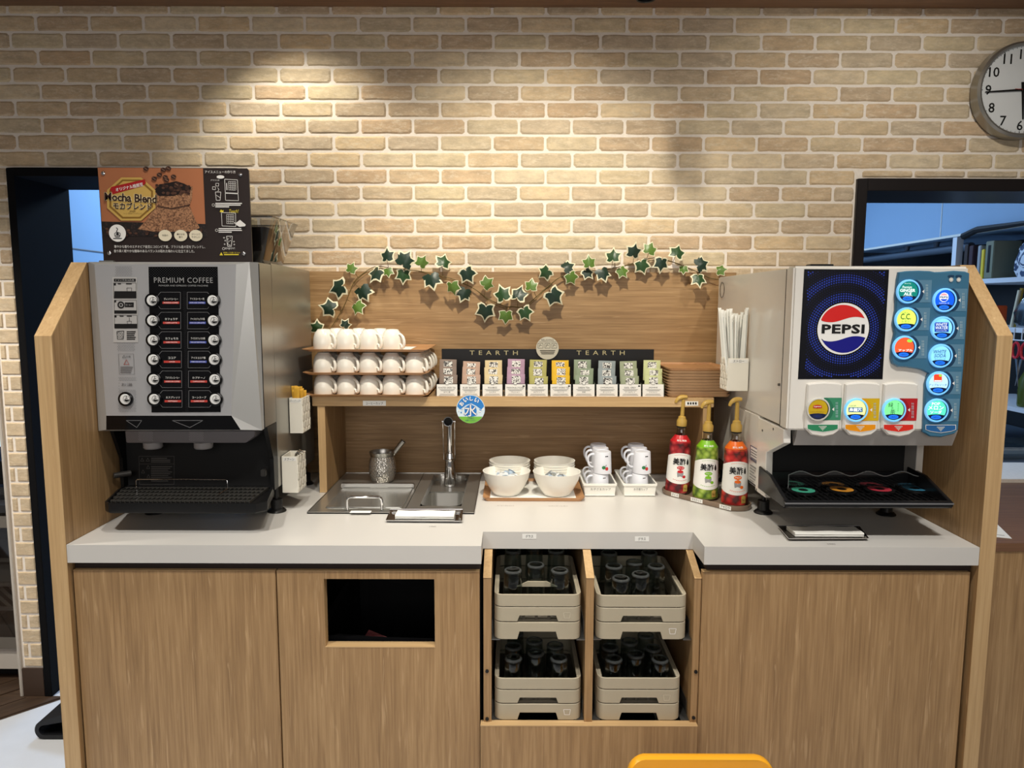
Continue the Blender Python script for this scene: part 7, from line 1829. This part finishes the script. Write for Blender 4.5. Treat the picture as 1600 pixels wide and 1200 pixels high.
def scribble_blue():
    m, N, L, b = newmat('bag_print'); g = N.new('ShaderNodeTexCoord'); w = N.new('ShaderNodeTexNoise'); w.inputs['Scale'].default_value = 28; w.inputs['Distortion'].default_value = 1.5; L.new(g.outputs['Object'], w.inputs[0])
    r = N.new('ShaderNodeValToRGB'); r.color_ramp.elements[0].position = .45; r.color_ramp.elements[0].color = lin((70, 84, 112)); r.color_ramp.elements[1].position = .52; r.color_ramp.elements[1].color = lin((214, 222, 232)); L.new(w.outputs[0], r.inputs[0]); L.new(r.outputs[0], b.inputs['Base Color']); b.inputs['Roughness'].default_value = .25
    return m
ya = PX(1600, 430, KX).y
bag(KX - .002, KX + .16, ya - .18, PX(1577, 430, KX).y, zA + .0008, PX(1590, 368, KX).z, scribble_blue(), 'white plastic bag with dark blue print on the kitchen shelf')
bag(KX - .002, KX + .2, ya - .2, PX(1582, 430, KX).y, zB2 + .0008, PX(1590, 452, KX).z, clear('thin_blue_plastic', (176, 206, 236), .25, .2), 'translucent plastic bag on the lower kitchen shelf')
for k in range(6):
    x = KX + .02 + .025 * k; y = PX(1577, 470, KX).y + .02 * (k % 2)
    m = MB(); m.cyl((x, y, zB2 + .0008), (x + .01, y - .02, zB2 + .17 + .01 * (k % 3)), .008, .008, 10); tag(m.build('paper_tube', [mat('tube_cream', (222, 214, 186), .5), mat('tube_yellow', (214, 184, 76), .5)][k % 2]), 'slim paper tube standing beside the translucent bag on the kitchen shelf', 'tube', 'paper tubes on the kitchen shelf')
o = MB().box(KX - .002, KX + .06, PX(1556, 470, KX).y, PX(1552, 470, KX).y + .03, zB2 + .0008, zB2 + .10).build('orange_packet', mat('packet_orange', (206, 84, 50), .4), bevel=.004); tag(o, 'small orange packet on the lower kitchen shelf', 'packet')
# scissors and tools hanging below the wire shelf
def scissors(py, pz, lb):
    v = PX(py, pz, KX - .02); t = thing('scissors', lb, 'scissors', (v.x, v.y, v.z))
    m = MB()
    for s in (-1, 1): m.tube([(v.x, v.y + s * .028 + .022 * math.cos(a), v.z + .035 * math.sin(a)) for a in [2 * pi * k / 14 for k in range(14)]], .006, n=6, closed=True)
    m.build('handle', mat('scissor_red', (196, 40, 52), .35), t)
    m = MB(); m.loft([[(v.x, v.y - .02, v.z - .035), (v.x, v.y - .006, v.z - .04), (v.x, v.y + .012, v.z - .16)], [(v.x - .003, v.y - .02, v.z - .035), (v.x - .003, v.y - .006, v.z - .04), (v.x - .003, v.y + .012, v.z - .16)]]); m.loft([[(v.x - .004, v.y + .02, v.z - .035), (v.x - .004, v.y + .006, v.z - .04), (v.x - .004, v.y - .012, v.z - .16)], [(v.x - .007, v.y + .02, v.z - .035), (v.x - .007, v.y + .006, v.z - .04), (v.x - .007, v.y - .012, v.z - .16)]]); m.build('blades', M_STEEL, t, smooth=0)
scissors(1594, 548, 'red handled scissors hanging below the kitchen rack')
m = MB(); v = PX(1585, 555, KX + .05); m.lathe([(.001, 0), (.035, 0), (.037, .01), (.037, .12), (.014, .17), (.014, .21), (.001, .212)], c=(KX + .06, PX(1588, 570, KX).y, zB2 - .36), n=20)
MB().box(KX, KX + .35, Yn + .031, Yfar - .006, zB2 - .382, zB2 - .362).build('shelf_board', M_SHW, sh_, smooth=0)
tag(m.build('oil_bottle', mat('bottle_green', (72, 84, 30), .2)), 'dark green bottle on the lowest kitchen shelf behind the scissors', 'bottle')
# pipe run below the soffit
m = MB(); zp = PX(1420, 398, KX + .1).z; m.tube([(KX + .08, Yfar + .02, zp), (KX + .08, 4.9, zp)], .022, n=12); 
for y in (4.05, 4.35): m.cyl((KX + .08, y, zp + .02), (KX + .08, y, zs - .001), .012, .018, 10)
o = m.build('pipe', mat('pipe_grey', (92, 104, 118), .4, .3)); tag(o, 'grey pipe running under the kitchen soffit', 'pipe')
# cable lamp on the soffit edge
m = MB(); v = PX(1506, 366, KX - .02); m.tube([(v.x, v.y, v.z - .01), (v.x, v.y - .10, v.z + .012), (v.x, v.y - .45, v.z + .008), (v.x, 2.95, v.z + .02)], [.018, .016, .010, .008], n=8); tag(m.build('cable', mat('cable_black', (22, 22, 24), .5)), 'black cable fixed along the lower edge of the kitchen soffit', 'cable')
